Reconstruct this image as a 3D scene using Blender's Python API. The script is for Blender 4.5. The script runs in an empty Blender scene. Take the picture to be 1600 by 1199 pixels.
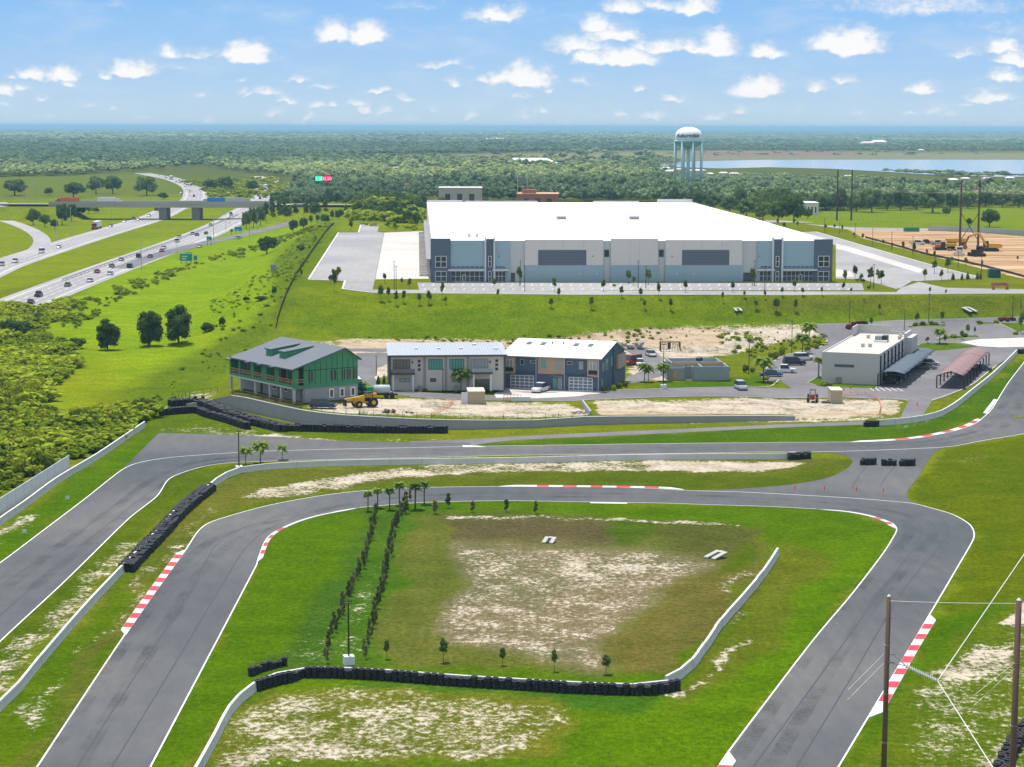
import bpy, math, random
import numpy as np
from mathutils import Vector, Matrix, Euler
from mathutils.geometry import delaunay_2d_cdt

random.seed(7); NPR = np.random.RandomState(7)
sc = bpy.context.scene
COL = sc.collection
R = math.radians

# ------------------------------------------------------------------ camera
FPX, CX, CY, CAMZ = 3200.0, 800.0, 599.5, 54.0
TILT, ROLL = 7.15, 0.143
cam_d = bpy.data.cameras.new('camera')
cam_d.sensor_width = 36.0
cam_d.lens = 36.0 * FPX / 1600.0
cam_d.clip_start = 1.0
cam_d.clip_end = 120000.0
cam = bpy.data.objects.new('camera', cam_d)
COL.objects.link(cam)
CAMROT = Euler((R(90 - TILT), 0, 0)).to_matrix() @ Matrix.Rotation(R(ROLL), 3, 'Z')
cam.matrix_world = Matrix.Translation((0, 0, CAMZ)) @ CAMROT.to_4x4()
sc.camera = cam
RM = np.array(CAMROT)

# ------------------------------------------------------------------ exposure, sun and sky
EXPO = 0.70
sc.view_settings.view_transform = 'Standard'
sc.view_settings.look = 'None'
sc.view_settings.gamma = 1.0
sc.view_settings.use_curve_mapping = False
sc.view_settings.exposure = EXPO
sc.cycles.use_denoising = True
sc.cycles.max_bounces = 6
sc.cycles.diffuse_bounces = 3
sc.cycles.transparent_max_bounces = 8
sc.cycles.volume_bounces = 0

SUN_EL, SUN_AZ = 73.0, -25.0      # azimuth from +Y towards +X
sd = Vector((math.sin(R(SUN_AZ)) * math.cos(R(SUN_EL)), math.cos(R(SUN_AZ)) * math.cos(R(SUN_EL)), math.sin(R(SUN_EL))))
sun_d = bpy.data.lights.new('sun', 'SUN')
sun_d.energy = 3.6
sun_d.angle = R(0.53)
sun_d.color = (1.0, 0.955, 0.89)
sun = bpy.data.objects.new('sun', sun_d)
COL.objects.link(sun)
sun.rotation_euler = sd.to_track_quat('Z', 'Y').to_euler()
sun.location = (0, 0, 400)

def s2l(c):
    c = c / 255.0
    return c / 12.92 if c <= 0.04045 else ((c + 0.055) / 1.055) ** 2.4
def lin(r, g, b, k=1.0):
    return (s2l(r) * k, s2l(g) * k, s2l(b) * k, 1.0)

class NT:
    """tiny node helper"""
    def __init__(self, tree):
        self.t = tree; self.n = tree.nodes; self.l = tree.links
    def new(self, typ, **kw):
        nd = self.n.new(typ)
        for k, v in kw.items():
            setattr(nd, k, v)
        return nd
    def set(self, sock, v):
        if isinstance(v, bpy.types.NodeSocket): self.l.new(v, sock)
        elif v is not None: sock.default_value = v
    def math(self, op, a, b=None, c=None, clamp=False):
        nd = self.new('ShaderNodeMath', operation=op, use_clamp=clamp)
        for i, v in enumerate((a, b, c)):
            if v is not None: self.set(nd.inputs[i], v)
        return nd.outputs[0]
    def vm(self, op, a, b=None):
        nd = self.new('ShaderNodeVectorMath', operation=op)
        self.set(nd.inputs[0], a)
        if b is not None: self.set(nd.inputs[1], b)
        return nd.outputs['Value'] if op in ('LENGTH', 'DOT_PRODUCT', 'DISTANCE') else nd.outputs[0]
    def mix(self, f, a, b, blend='MIX'):
        nd = self.new('ShaderNodeMix', data_type='RGBA', blend_type=blend)
        self.set(nd.inputs[0], f); self.set(nd.inputs[6], a); self.set(nd.inputs[7], b)
        return nd.outputs[2]
    def smooth(self, v, a, b, lo=0.0, hi=1.0):
        nd = self.new('ShaderNodeMapRange', interpolation_type='SMOOTHSTEP')
        self.set(nd.inputs[0], v)
        nd.inputs[1].default_value = a; nd.inputs[2].default_value = b
        nd.inputs[3].default_value = lo; nd.inputs[4].default_value = hi
        return nd.outputs[0]
    def noise(self, vec, scale, detail=4, rough=0.55, dist=0.0):
        nd = self.new('ShaderNodeTexNoise')
        if vec is not None: self.l.new(vec, nd.inputs['Vector'])
        nd.inputs['Scale'].default_value = scale; nd.inputs['Detail'].default_value = detail
        nd.inputs['Roughness'].default_value = rough; nd.inputs['Distortion'].default_value = dist
        return nd.outputs[0]
    def mapping(self, vec, scale=(1, 1, 1), rot=(0, 0, 0), loc=(0, 0, 0)):
        nd = self.new('ShaderNodeMapping')
        self.l.new(vec, nd.inputs[0])
        nd.inputs[1].default_value = loc; nd.inputs[2].default_value = rot; nd.inputs[3].default_value = scale
        return nd.outputs[0]

world = bpy.data.worlds.new("World"); sc.world = world
world.use_nodes = True
wt = NT(world.node_tree); wt.n.clear()
w_out = wt.new('ShaderNodeOutputWorld'); w_bg = wt.new('ShaderNodeBackground')
wt.l.new(w_bg.outputs[0], w_out.inputs[0])
tc = wt.new('ShaderNodeTexCoord')
sky = wt.new('ShaderNodeTexSky', sky_type='NISHITA', sun_disc=False)
sky.sun_elevation = R(SUN_EL); sky.sun_rotation = R(SUN_AZ)
sky.air_density = 1.0; sky.dust_density = 1.0; sky.ozone_density = 1.5
SKY_STR = 0.10
GK = 1.0 / (2 ** EXPO) / SKY_STR
sepd = wt.new('ShaderNodeSeparateXYZ'); wt.l.new(tc.outputs['Generated'], sepd.inputs[0])
ysafe = wt.math('MAXIMUM', sepd.outputs[1], 0.02)
uu = wt.math('DIVIDE', sepd.outputs[0], ysafe); vv = wt.math('DIVIDE', sepd.outputs[2], ysafe)
comb = wt.new('ShaderNodeCombineXYZ'); wt.l.new(uu, comb.inputs[0]); wt.l.new(vv, comb.inputs[1])
uv = comb.outputs[0]
# clouds: (px, base py, half width, height, opacity) turned into sky directions
CLOUDS = [(522,60,30,33,1),(573,61,34,28,1),(384,92,44,28,1),(206,116,38,24,1),(186,116,30,14,.7),(50,122,28,20,.8),(98,123,26,20,1),(106,133,14,9,.6),
(262,85,20,24,.6),(312,85,40,15,.45),(266,107,24,9,.3),(6,147,16,15,.8),(7,167,13,9,.6),(136,165,12,8,.5),(175,176,12,7,.5),(328,191,14,14,.6),
(418,149,26,15,.65),(444,154,14,10,.5),(505,139,26,10,.45),(592,146,28,10,.65),(635,154,18,8,.6),(430,181,16,13,.6),(487,165,12,8,.5),(518,166,11,11,.6),
(560,166,22,12,.6),(602,177,16,13,.6),(735,183,17,14,.6),(465,190,12,9,.5),(219,187,12,8,.4),(75,180,20,6,.35),
(775,29,45,22,.75),(692,103,46,12,.5),(818,128,46,33,1),(786,126,26,20,.8),(708,125,20,8,.45),(440,28,30,9,.25),(178,10,24,9,.25),(800,22,40,18,.45),
(975,16,38,22,.8),(1085,17,40,24,.85),(1030,14,40,18,.6),(933,47,26,26,.9),(958,59,48,22,.85),(905,75,50,26,.7),(920,96,28,20,.95),(975,99,56,26,.95),(1000,80,20,26,.6),
(1035,80,44,24,.75),(1122,80,32,37,1),(1090,80,60,20,.7),(1192,86,24,24,.9),(1212,90,18,14,.8),(1325,77,62,38,1),(1298,74,28,26,.9),
(1184,145,44,27,1),(1055,156,22,11,.65),(1000,140,14,10,.6),(905,130,18,14,.35),(1274,139,20,14,.65),(1318,126,22,10,.6),(1157,178,18,15,.6),(1022,185,26,17,.6),
(970,180,13,11,.55),(820,181,20,14,.5),(1440,142,30,16,.75),(1507,88,30,14,.5),(1568,79,28,20,.85),(1585,98,34,17,1),(1570,124,26,19,.8),(1550,155,40,19,.75),
(1460,175,32,13,.45),(1340,183,20,12,.4),(1240,178,24,12,.35),(1450,14,170,40,.42),(1560,50,60,40,.22),(1300,-6,150,25,.5),(640,12,60,10,.2),(880,190,20,8,.4),(680,172,16,8,.4),(1100,186,18,8,.4)]
_rc = random.Random(4)
CLOUDS += [(_rc.uniform(0, 1600), _rc.uniform(120, 193), _rc.uniform(8, 22), _rc.uniform(6, 13), _rc.uniform(.4, .75)) for _ in range(26)]
warp = wt.noise(wt.mapping(uv, (1, 1.6, 1)), 160, 5, 0.62)
wn = wt.new('ShaderNodeTexNoise'); wt.l.new(uv, wn.inputs[0]); wn.inputs['Scale'].default_value = 110; wn.inputs['Detail'].default_value = 4
wv = wt.vm('SCALE', wt.vm('SUBTRACT', wn.outputs[1], (0.5, 0.5, 0.5)))
wv.node.inputs['Scale'].default_value = 0.009
uvw = wt.vm('ADD', uv, wv)
acc = None
T0 = math.tan(R(TILT))
for (px, py, w, h, a) in CLOUDS:
    # direction of the pixel
    d = CAMROT @ Vector((px - CX, CY - py, -FPX))
    cu, cv = d.x / d.y, d.z / d.y
    q = wt.vm('MULTIPLY', wt.vm('SUBTRACT', uvw, (cu, cv, 0)), (FPX / (w * 1.38), FPX / (h * 1.30), 0))
    q = wt.vm('MAXIMUM', q, wt.vm('MULTIPLY', q, (-1, -4.0, 0)))
    ln = wt.vm('LENGTH', q)
    v = wt.math('MULTIPLY', wt.math('SUBTRACT', 1.0, ln), a)
    acc = v if acc is None else wt.math('MAXIMUM', acc, v)
dens = wt.math('ADD', acc, wt.math('MULTIPLY', wt.math('SUBTRACT', warp, 0.5), 0.62))
cmask = wt.smooth(dens, 0.0, 0.62)
cmask = wt.math('MULTIPLY', cmask, wt.smooth(vv, 0.0005, 0.02, 0.45, 1.0))
shade = wt.smooth(wt.math('ADD', dens, wt.math('MULTIPLY', wt.math('SUBTRACT', wt.noise(uv, 320, 4), 0.5), 0.7)), 0.05, 0.6)
ccol = wt.mix(shade, lin(206, 222, 240, GK), lin(252, 252, 253, GK))
ramp = wt.new('ShaderNodeValToRGB'); cr = ramp.color_ramp
cr.elements[0].position = 0.0; cr.elements[0].color = lin(196, 216, 230)
cr.elements[1].position = 1.0; cr.elements[1].color = lin(112, 170, 232)
for p, c in ((0.10, (190, 216, 238)), (0.28, (172, 208, 243)), (0.55, (150, 198, 246)), (0.75, (134, 187, 243))):
    e = cr.elements.new(p); e.color = lin(*c)
wt.l.new(wt.math('MULTIPLY', vv, 1 / 0.1), ramp.inputs[0])
grad = wt.vm('SCALE', ramp.outputs[0]); grad.node.inputs['Scale'].default_value = GK
thin = wt.smooth(wt.noise(wt.mapping(uv, (1, 3.2, 1), loc=(3, 1, 0)), 26, 5, 0.6), 0.42, 0.8, 0.0, 0.38)
grad = wt.mix(thin, grad, lin(214, 227, 242, GK))
low = wt.mix(cmask, grad, ccol)
elev = wt.smooth(sepd.outputs[2], 0.09, 0.42)
# above the picture the ordinary sky takes over, its unseen cloud thickened to whiten the fill light
cl2 = wt.smooth(wt.noise(wt.mapping(tc.outputs['Generated'], (1, 1, 2)), 5, 5, 0.6), 0.44, 0.62, 0, 0.85)
high = wt.mix(cl2, sky.outputs[0], (7.5, 7.8, 8.2, 1))
isl_ = wt.math('MAXIMUM', elev, wt.math('LESS_THAN', sepd.outputs[1], 0.02))
wt.l.new(low, w_bg.inputs[0]); w_bg.inputs[1].default_value = SKY_STR
w_b2 = wt.new('ShaderNodeBackground'); wt.l.new(high, w_b2.inputs[0]); w_b2.inputs[1].default_value = SKY_STR
w_mx = wt.new('ShaderNodeMixShader'); wt.l.new(isl_, w_mx.inputs[0])
wt.l.new(w_bg.outputs[0], w_mx.inputs[1]); wt.l.new(w_b2.outputs[0], w_mx.inputs[2]); wt.l.new(w_mx.outputs[0], w_out.inputs[0])

# ------------------------------------------------------------------ pixel <-> place
def ray(u, v):
    d = RM @ np.array([u - CX, CY - v, -FPX]); return d / np.linalg.norm(d)
def W0(u, v, z=0.0):
    d = ray(u, v); t = (z - CAMZ) / d[2]
    return np.array([d[0] * t, d[1] * t, z])
def project(x, y, z):
    p = np.stack([x, y, z - CAMZ], -1) @ RM          # = R^T p
    zz = np.minimum(p[..., 2], -1e-3)
    return CX + FPX * p[..., 0] / -zz, CY - FPX * p[..., 1] / -zz
def sst(t):
    t = np.clip(t, 0, 1); return t * t * (3 - 2 * t)
def poly_sd(px, py, poly):
    """signed distance, positive inside"""
    poly = np.asarray(poly, float); n = len(poly)
    ins = np.zeros(px.shape, bool); dm = np.full(px.shape, 1e18)
    for i in range(n):
        x1, y1 = poly[i]; x2, y2 = poly[(i + 1) % n]
        dx, dy = x2 - x1, y2 - y1
        t = np.clip(((px - x1) * dx + (py - y1) * dy) / (dx * dx + dy * dy + 1e-12), 0, 1)
        dm = np.minimum(dm, (px - x1 - t * dx) ** 2 + (py - y1 - t * dy) ** 2)
        c = (y1 > py) != (y2 > py)
        if dy != 0:
            ins ^= c & (px < dx * (py - y1) / dy + x1)
    d = np.sqrt(dm)
    return np.where(ins, d, -d)

WALLPX = [(262,632),(300,635),(351,637),(415,650),(472,662),(520,668),(580,671),(695,671.5),(830,668.5),(921,664),(1060,661),(1200,658),(1242,657)]
WALLXY = np.array([W0(*p)[:2] for p in WALLPX])
WX, WY = WALLXY[:, 0], WALLXY[:, 1]
PADX = np.array([W0(p, 655)[0] for p in (262, 300, 351, 472, 580, 695, 830, 921, 1200, 1300, 1400)])
PADZ = np.array([0.0, 0.7, 2.45, 2.25, 2.05, 1.5, 1.1, 1.25, .72, .2, .12])
BASIN = np.array([W0(*p)[:2] for p in ((640,812),(700,806),(860,810),(1000,816),(1120,824),(1195,838),(1200,862),(1180,900),(1140,950),(1090,1008),(1050,1046),(1000,1054),(860,1050),(600,1036),(585,1020),(600,950),(620,880))])
BRX0, BRX1, BRY = -262.0, -141.0, 1195.0
def T(x, y):
    x = np.asarray(x, float); y = np.asarray(y, float)
    wy = np.interp(x, WX, WY)
    pad = np.interp(x, PADX, PADZ) * sst((y - wy - np.where(x < -25, 2.2, np.where(x > WX[-1], 0, 1.3))) / np.where(x > WX[-1], 3.0, 0.6))
    k = sst(x / 60.0)
    e1 = np.interp(y, [496, 524, 536, 950, 1300], [0, 7, 10, 10, 0])
    e2 = np.interp(y, [470, 500, 529, 540, 950, 1300], [0, 1.2, 4.2, 10, 10, 0])
    e = e1 * (1 - k) + e2 * k
    xb = np.interp(y, [400, 505, 926], [-60, -56, -79])
    L = sst((x - (xb - 38)) / 38)
    z = np.maximum(pad, e) * L
    z = z + 0.5 * L * sst((y-500)/10) * sst((540-y)/10) * np.sin(x*0.07+1) 
    m = (x > -60) & (x < 60) & (y > 190) & (y < 300)
    if np.any(m):
        d = np.zeros(np.broadcast(x, y).shape)
        sdv = poly_sd(np.broadcast_to(x, d.shape), np.broadcast_to(y, d.shape), BASIN) if d.ndim else float(poly_sd(np.array([float(x)]), np.array([float(y)]), BASIN)[0])
        z = z - np.where(m, sst(np.clip(sdv, 0, 10) / 10) * 2.7, 0)
    rid = sst((17 - np.abs(y - BRY)) / 10.0) * 9.3
    side = np.maximum(sst((BRX0 - x) / 14 + 1), sst((x - BRX1) / 14 + 1)) * (x < -60)
    z = np.maximum(z, rid * side)
    # sand heaps behind the town houses
    for (hx, hy, hr, hh) in ((18, 497, 8, 1.6), (44, 489, 10, 2.0), (56, 496, 9, 2.2), (30, 492, 6, 1.0)):
        z = z + hh * sst(1 - np.hypot(x - hx, (y - hy) * 1.5) / hr)
    return z
_ts = np.geomspace(120, 60000, 900)
def W(u, v, off=0.0):
    d = ray(u, v); tt = _ts / d[1]
    x = d[0] * tt; y = d[1] * tt; z = CAMZ + d[2] * tt
    below = z < T(x, y) + off
    if not below.any(): i = len(tt) - 1
    else: i = int(np.argmax(below))
    a, b = tt[max(i - 1, 0)], tt[i]
    for _ in range(14):
        m = (a + b) / 2
        if CAMZ + d[2] * m < float(T(d[0] * m, d[1] * m)) + off: b = m
        else: a = m
    return np.array([d[0] * b, d[1] * b, CAMZ + d[2] * b])
def Z0(x, y): return float(T(x, y))

# ------------------------------------------------------------------ materials
def newmat(name):
    m = bpy.data.materials.new(name); m.use_nodes = True
    t = NT(m.node_tree); b = t.n['Principled BSDF']
    return m, t, b
MC = {}
def mat(name, col, rough=0.7, metal=0.0, var=0.12, scale=1.0, spec=0.3, bump=0.0, coord='Object', stretch=(1, 1, 1), objcol=False, emit=None):
    if name in MC: return MC[name]
    m, t, b = newmat(name)
    tcn = t.new('ShaderNodeTexCoord')
    v = t.mapping(tcn.outputs[coord], stretch)
    n = t.noise(v, scale, 5, 0.6)
    base = col if len(col) == 4 else (*col, 1)
    if objcol:
        oi = t.new('ShaderNodeObjectInfo'); base = oi.outputs['Color']
    f = t.math('MULTIPLY_ADD', n, 2 * var, 1 - var)
    c = t.vm('SCALE', base if isinstance(base, bpy.types.NodeSocket) else tuple(base[:3]))
    t.l.new(f, c.node.inputs['Scale'])
    t.l.new(c, b.inputs['Base Color'])
    b.inputs['Roughness'].default_value = rough; b.inputs['Metallic'].default_value = metal
    b.inputs['Specular IOR Level'].default_value = spec
    if bump > 0:
        bn = t.new('ShaderNodeBump'); bn.inputs['Strength'].default_value = bump
        t.l.new(n, bn.inputs['Height']); t.l.new(bn.outputs[0], b.inputs['Normal'])
    if emit:
        b.inputs['Emission Color'].default_value = (*emit[:3], 1); b.inputs['Emission Strength'].default_value = emit[3]
    MC[name] = m
    return m

def foliage_mat(name, c1, c2, attr=False, trans=0.28):
    if name in MC: return MC[name]
    m, t, b = newmat(name)
    geo = t.new('ShaderNodeNewGeometry')
    n1 = t.noise(geo.outputs['Position'], 0.6, 3)
    if attr:
        at = t.new('ShaderNodeAttribute', attribute_name='tint'); r = at.outputs['Fac']
    else:
        r = t.new('ShaderNodeObjectInfo').outputs['Random']
    f = t.math('ADD', t.math('MULTIPLY', r, 0.85), t.math('MULTIPLY', t.math('SUBTRACT', n1, 0.4), 0.7), clamp=True)
    c = t.mix(f, (*c1, 1), (*c2, 1))
    isl = geo.outputs['Random Per Island']
    c = t.mix(1.0, c, t.mix(isl, (0.70, 0.73, 0.68, 1), (1.28, 1.25, 1.15, 1)), 'MULTIPLY')
    t.l.new(c, b.inputs['Base Color']); b.inputs['Roughness'].default_value = 1.0
    b.inputs['Specular IOR Level'].default_value = 0.0
    if trans:
        tr = t.new('ShaderNodeBsdfTranslucent'); t.l.new(c, tr.inputs[0])
        ms = t.new('ShaderNodeMixShader'); ms.inputs[0].default_value = trans
        t.l.new(b.outputs[0], ms.inputs[1]); t.l.new(tr.outputs[0], ms.inputs[2])
        t.l.new(ms.outputs[0], t.n['Material Output'].inputs[0])
    MC[name] = m
    return m

# ------------------------------------------------------------------ mesh helpers
class MB:
    def __init__(s): s.v = []; s.f = []; s.smooth = False
    def box(s, x0, x1, y0, y1, z0, z1):
        b = len(s.v)
        s.v += [(x0, y0, z0), (x1, y0, z0), (x1, y1, z0), (x0, y1, z0), (x0, y0, z1), (x1, y0, z1), (x1, y1, z1), (x0, y1, z1)]
        s.f += [(b, b + 3, b + 2, b + 1), (b + 4, b + 5, b + 6, b + 7), (b, b + 1, b + 5, b + 4), (b + 1, b + 2, b + 6, b + 5), (b + 2, b + 3, b + 7, b + 6), (b + 3, b, b + 4, b + 7)]
        return s
    def tube(s, pts, rads, n=8, cap=True):
        pts = [Vector(p) for p in pts]
        if not isinstance(rads, (list, tuple)): rads = [rads] * len(pts)
        b = len(s.v)
        for i, p in enumerate(pts):
            d = (pts[min(i + 1, len(pts) - 1)] - pts[max(i - 1, 0)]).normalized()
            a = d.orthogonal().normalized() if abs(d.z) < 0.99 else Vector((1, 0, 0))
            if abs(d.z) < 0.99: a = d.cross(Vector((0, 0, 1))).normalized()
            c = d.cross(a).normalized()
            for k in range(n):
                t = 2 * math.pi * k / n
                q = p + (a * math.cos(t) + c * math.sin(t)) * rads[i]
                s.v.append(tuple(q))
        for i in range(len(pts) - 1):
            for k in range(n):
                k2 = (k + 1) % n
                s.f.append((b + i * n + k, b + i * n + k2, b + (i + 1) * n + k2, b + (i + 1) * n + k))
        if cap:
            s.f.append(tuple(b + k for k in reversed(range(n))))
            s.f.append(tuple(b + (len(pts) - 1) * n + k for k in range(n)))
        return s
    def prism(s, poly, a0, a1, axis='y'):
        """poly of 2D points extruded along an axis"""
        b = len(s.v); n = len(poly)
        def mk(p, t):
            return {'y': (p[0], t, p[1]), 'x': (t, p[0], p[1]), 'z': (p[0], p[1], t)}[axis]
        s.v += [mk(p, a0) for p in poly] + [mk(p, a1) for p in poly]
        s.f.append(tuple(b + k for k in range(n))); s.f.append(tuple(b + n + k for k in reversed(range(n))))
        for k in range(n):
            k2 = (k + 1) % n
            s.f.append((b + k2, b + k, b + n + k, b + n + k2))
        return s
    def quad(s, *p):
        b = len(s.v); s.v += [tuple(q) for q in p]; s.f.append(tuple(range(b, b + len(p)))); return s
    def beam(s, p, q, w, h=None):
        h = h or w; p = Vector(p); q = Vector(q); d = (q - p).normalized()
        a = d.cross(Vector((0, 0, 1)))
        a = a.normalized() if a.length > 1e-3 else Vector((1, 0, 0))
        c = d.cross(a).normalized(); b = len(s.v)
        for e in (p, q):
            for (i, j) in ((-1, -1), (1, -1), (1, 1), (-1, 1)):
                s.v.append(tuple(e + a * (i * w / 2) + c * (j * h / 2)))
        s.f += [(b, b + 1, b + 2, b + 3), (b + 7, b + 6, b + 5, b + 4), (b, b + 4, b + 5, b + 1), (b + 1, b + 5, b + 6, b + 2), (b + 2, b + 6, b + 7, b + 3), (b + 3, b + 7, b + 4, b)]
        return s
    def ball(s, c, r, sub=1, sz=1.0, jit=0.0, rnd=None):
        import bmesh
        bm = bmesh.new(); bmesh.ops.create_icosphere(bm, subdivisions=sub, radius=1.0)
        b = len(s.v)
        for v in bm.verts:
            k = r * (1 + (rnd.uniform(-jit, jit) if rnd else 0))
            s.v.append((c[0] + v.co.x * k, c[1] + v.co.y * k, c[2] + v.co.z * k * sz))
        for f in bm.faces: s.f.append(tuple(b + v.index for v in f.verts))
        bm.free(); return s
    def mesh(s, name, m):
        me = bpy.data.meshes.new(name); me.from_pydata(s.v, [], s.f)
        if m: me.materials.append(m)
        if s.smooth: me.shade_smooth()
        me.validate(); return me
    def build(s, name, m, parent=None, smooth=False):
        s.smooth = smooth
        me = s.mesh(name, m)
        import bmesh
        bm = bmesh.new(); bm.from_mesh(me); bmesh.ops.recalc_face_normals(bm, faces=bm.faces); bm.to_mesh(me); bm.free()
        return link(name, me, parent)
def link(name, me, parent=None):
    o = bpy.data.objects.new(name, me); COL.objects.link(o)
    if parent: o.parent = parent
    return o
def tag(o, label=None, cat=None, group=None, kind=None):
    if label: o['label'] = label
    if cat: o['category'] = cat
    if group: o['group'] = group
    if kind: o['kind'] = kind
    return o
def empty(name, loc, rz=0, label=None, cat=None, group=None):
    o = bpy.data.objects.new(name, None); COL.objects.link(o)
    o.location = loc; o.rotation_euler = (0, 0, rz); o.empty_display_size = 0.5
    return tag(o, label, cat, group)
KIDS = {}
def dup(root, loc, rz=0.0, scale=1.0, label=None, group=None, color=None):
    r = root.copy(); COL.objects.link(r); r.location = loc; r.rotation_euler = (0, 0, rz)
    r.scale = (scale,) * 3 if not isinstance(scale, (tuple, list)) else scale
    if label: r['label'] = label
    if group: r['group'] = group
    if color: r.color = color
    if root.name not in KIDS: KIDS[root.name] = [(c, list(c.children)) for c in root.children]
    for ch, gs in KIDS[root.name]:
        c = ch.copy(); COL.objects.link(c); c.parent = r
        if color and ch.get('paint'): c.color = color
        for g in gs:
            d = g.copy(); COL.objects.link(d); d.parent = c
    return r
USED = {}
def place(proto, loc, rz=0.0, scale=1.0, label=None, group=None, color=None):
    """the first placement moves the prototype itself, later ones copy it"""
    if proto.name not in USED:
        USED[proto.name] = True
        KIDS[proto.name] = [(c, list(c.children)) for c in proto.children]
        proto.location = loc; proto.rotation_euler = (0, 0, rz)
        proto.scale = (scale,) * 3 if not isinstance(scale, (tuple, list)) else scale
        if label: proto['label'] = label
        if group: proto['group'] = group
        if color:
            proto.color = color
            for c in proto.children:
                if c.get('paint'): c.color = color
        return proto
    return dup(proto, loc, rz, scale, label, group, color)
_o1 = ['', 'first', 'second', 'third', 'fourth', 'fifth', 'sixth', 'seventh', 'eighth', 'ninth', 'tenth', 'eleventh', 'twelfth', 'thirteenth', 'fourteenth', 'fifteenth', 'sixteenth', 'seventeenth', 'eighteenth', 'nineteenth']
_tens = ['', '', 'twenty', 'thirty', 'forty', 'fifty', 'sixty', 'seventy', 'eighty', 'ninety']
def nth(n):
    if n < 20: return _o1[n]
    a, b = divmod(n, 10)
    if n >= 100: return 'hundred and ' + nth(n - 100) if n > 100 else 'hundredth'
    return (_tens[a] + '-' + _o1[b]) if b else _tens[a][:-1] + 'ieth'

def smoothline(pts, n=6):
    """Catmull-Rom through 2D points"""
    P = [np.array(p, float) for p in pts]; out = []
    for i in range(len(P) - 1):
        p0 = P[max(i - 1, 0)]; p1 = P[i]; p2 = P[i + 1]; p3 = P[min(i + 2, len(P) - 1)]
        for k in range(n):
            t = k / n
            # centripetal-ish tension
            m1 = (p2 - p0) * 0.5; m2 = (p3 - p1) * 0.5
            L = np.linalg.norm(p2 - p1)
            for m in (m1, m2):
                lm = np.linalg.norm(m)
                if lm > L: m *= L / lm
            h = (2*t**3-3*t**2+1)*p1 + (t**3-2*t**2+t)*m1 + (-2*t**3+3*t**2)*p2 + (t**3-t**2)*m2
            out.append(h)
    out.append(P[-1]); return out
def path_world(pix, off=0.0, n=6, smooth=True):
    pp = smoothline(pix, n) if smooth else pix
    return [W(p[0], p[1], off) for p in pp]
def sheet(name, pix, m, off=0.04, grid=None, parent=None, world=False, kind='structure'):
    """flat ground sheet following the terrain, outline given by photo points already turned into places"""
    P = [np.array(p[:2]) for p in pix] if world else [W(p[0], p[1])[:2] for p in pix]
    P = [p for i, p in enumerate(P) if np.linalg.norm(p - P[i - 1]) > 0.02]
    n = len(P); co = [Vector((float(p[0]), float(p[1]))) for p in P]
    if grid:
        A = np.array(P)
        xs = np.arange(A[:, 0].min(), A[:, 0].max(), grid); ys = np.arange(A[:, 1].min(), A[:, 1].max(), grid)
        if len(xs) and len(ys):
            gx, gy = np.meshgrid(xs, ys); sdv = poly_sd(gx, gy, A)
            k = sdv > grid * 0.35
            co += [Vector((float(a), float(b))) for a, b in zip(gx[k], gy[k])]
    r = delaunay_2d_cdt(co, [(i, (i + 1) % n) for i in range(n)], [], 1, 1e-4)
    vs, fs = r[0], r[2]
    zs = T(np.array([v.x for v in vs]), np.array([v.y for v in vs]))
    me = bpy.data.meshes.new(name)
    me.from_pydata([(v.x, v.y, float(z) + off) for v, z in zip(vs, zs)], [], [tuple(f) for f in fs])
    me.materials.append(m); me.update()
    if len(me.polygons) and sum(p.normal.z for p in me.polygons) < 0: me.flip_normals()
    o = link(name, me, parent)
    if kind and not parent: o['kind'] = kind
    return o
def ribbon(name, pts, width, m, off=0.05, parent=None, side=0.0, mb=None):
    """thin strip along world points; side -1..1 shifts it off the line"""
    b = mb or MB(); base = len(b.v); n = len(pts)
    for i, p in enumerate(pts):
        a = np.array(pts[min(i + 1, n - 1)][:2]) - np.array(pts[max(i - 1, 0)][:2])
        a = a / (np.linalg.norm(a) + 1e-9); nr = np.array([-a[1], a[0]])
        for s_ in (-0.5, 0.5):
            q = np.array(p[:2]) + nr * (s_ + side * 0.5) * width
            b.v.append((q[0], q[1], Z0(q[0], q[1]) + off))
    for i in range(n - 1):
        b.f.append((base + 2 * i, base + 2 * i + 2, base + 2 * i + 3, base + 2 * i + 1))
    if mb is None:
        o = b.build(name, m, parent)
        if not parent: o['kind'] = 'structure'
        return o
def resample(pts, step):
    P = np.array([[float(c) for c in p] for p in pts])
    seg = np.linalg.norm(np.diff(P[:, :2], axis=0), axis=1); s = np.concatenate([[0], np.cumsum(seg)])
    n = max(1, int(round(s[-1] / step))); q = np.linspace(0, s[-1], n + 1)
    return [np.array([np.interp(t, s, P[:, k]) for k in range(P.shape[1])]) for t in q]

# ================================================================== GROUND
def geom_axis(a, b, step, hi, g):
    v = list(np.arange(a, b + 1e-6, step)); s = step
    while v[-1] < hi: s *= g; v.append(v[-1] + s)
    return v
ys = np.array(list(np.arange(60, 160, 5.0)) + geom_axis(160, 620, 1.0, 105000, 1.024))
xr = geom_axis(0, 130, 1.1, 32000, 1.05)
xs = np.array([-v for v in xr[:0:-1]] + xr)
gx, gy = np.meshgrid(xs, ys)
gz = T(gx, gy)
pu, pv = project(gx, gy, gz)
def wob(x, y, k, seed):
    r = np.random.RandomState(seed); o = np.zeros(x.shape)
    for i in range(7):
        a = r.uniform(0, 6.28); f = k * r.uniform(.5, 1.9); o += np.sin((x * math.cos(a) + y * math.sin(a)) * f + r.uniform(0, 6.28))
    return o / 2.6
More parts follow.
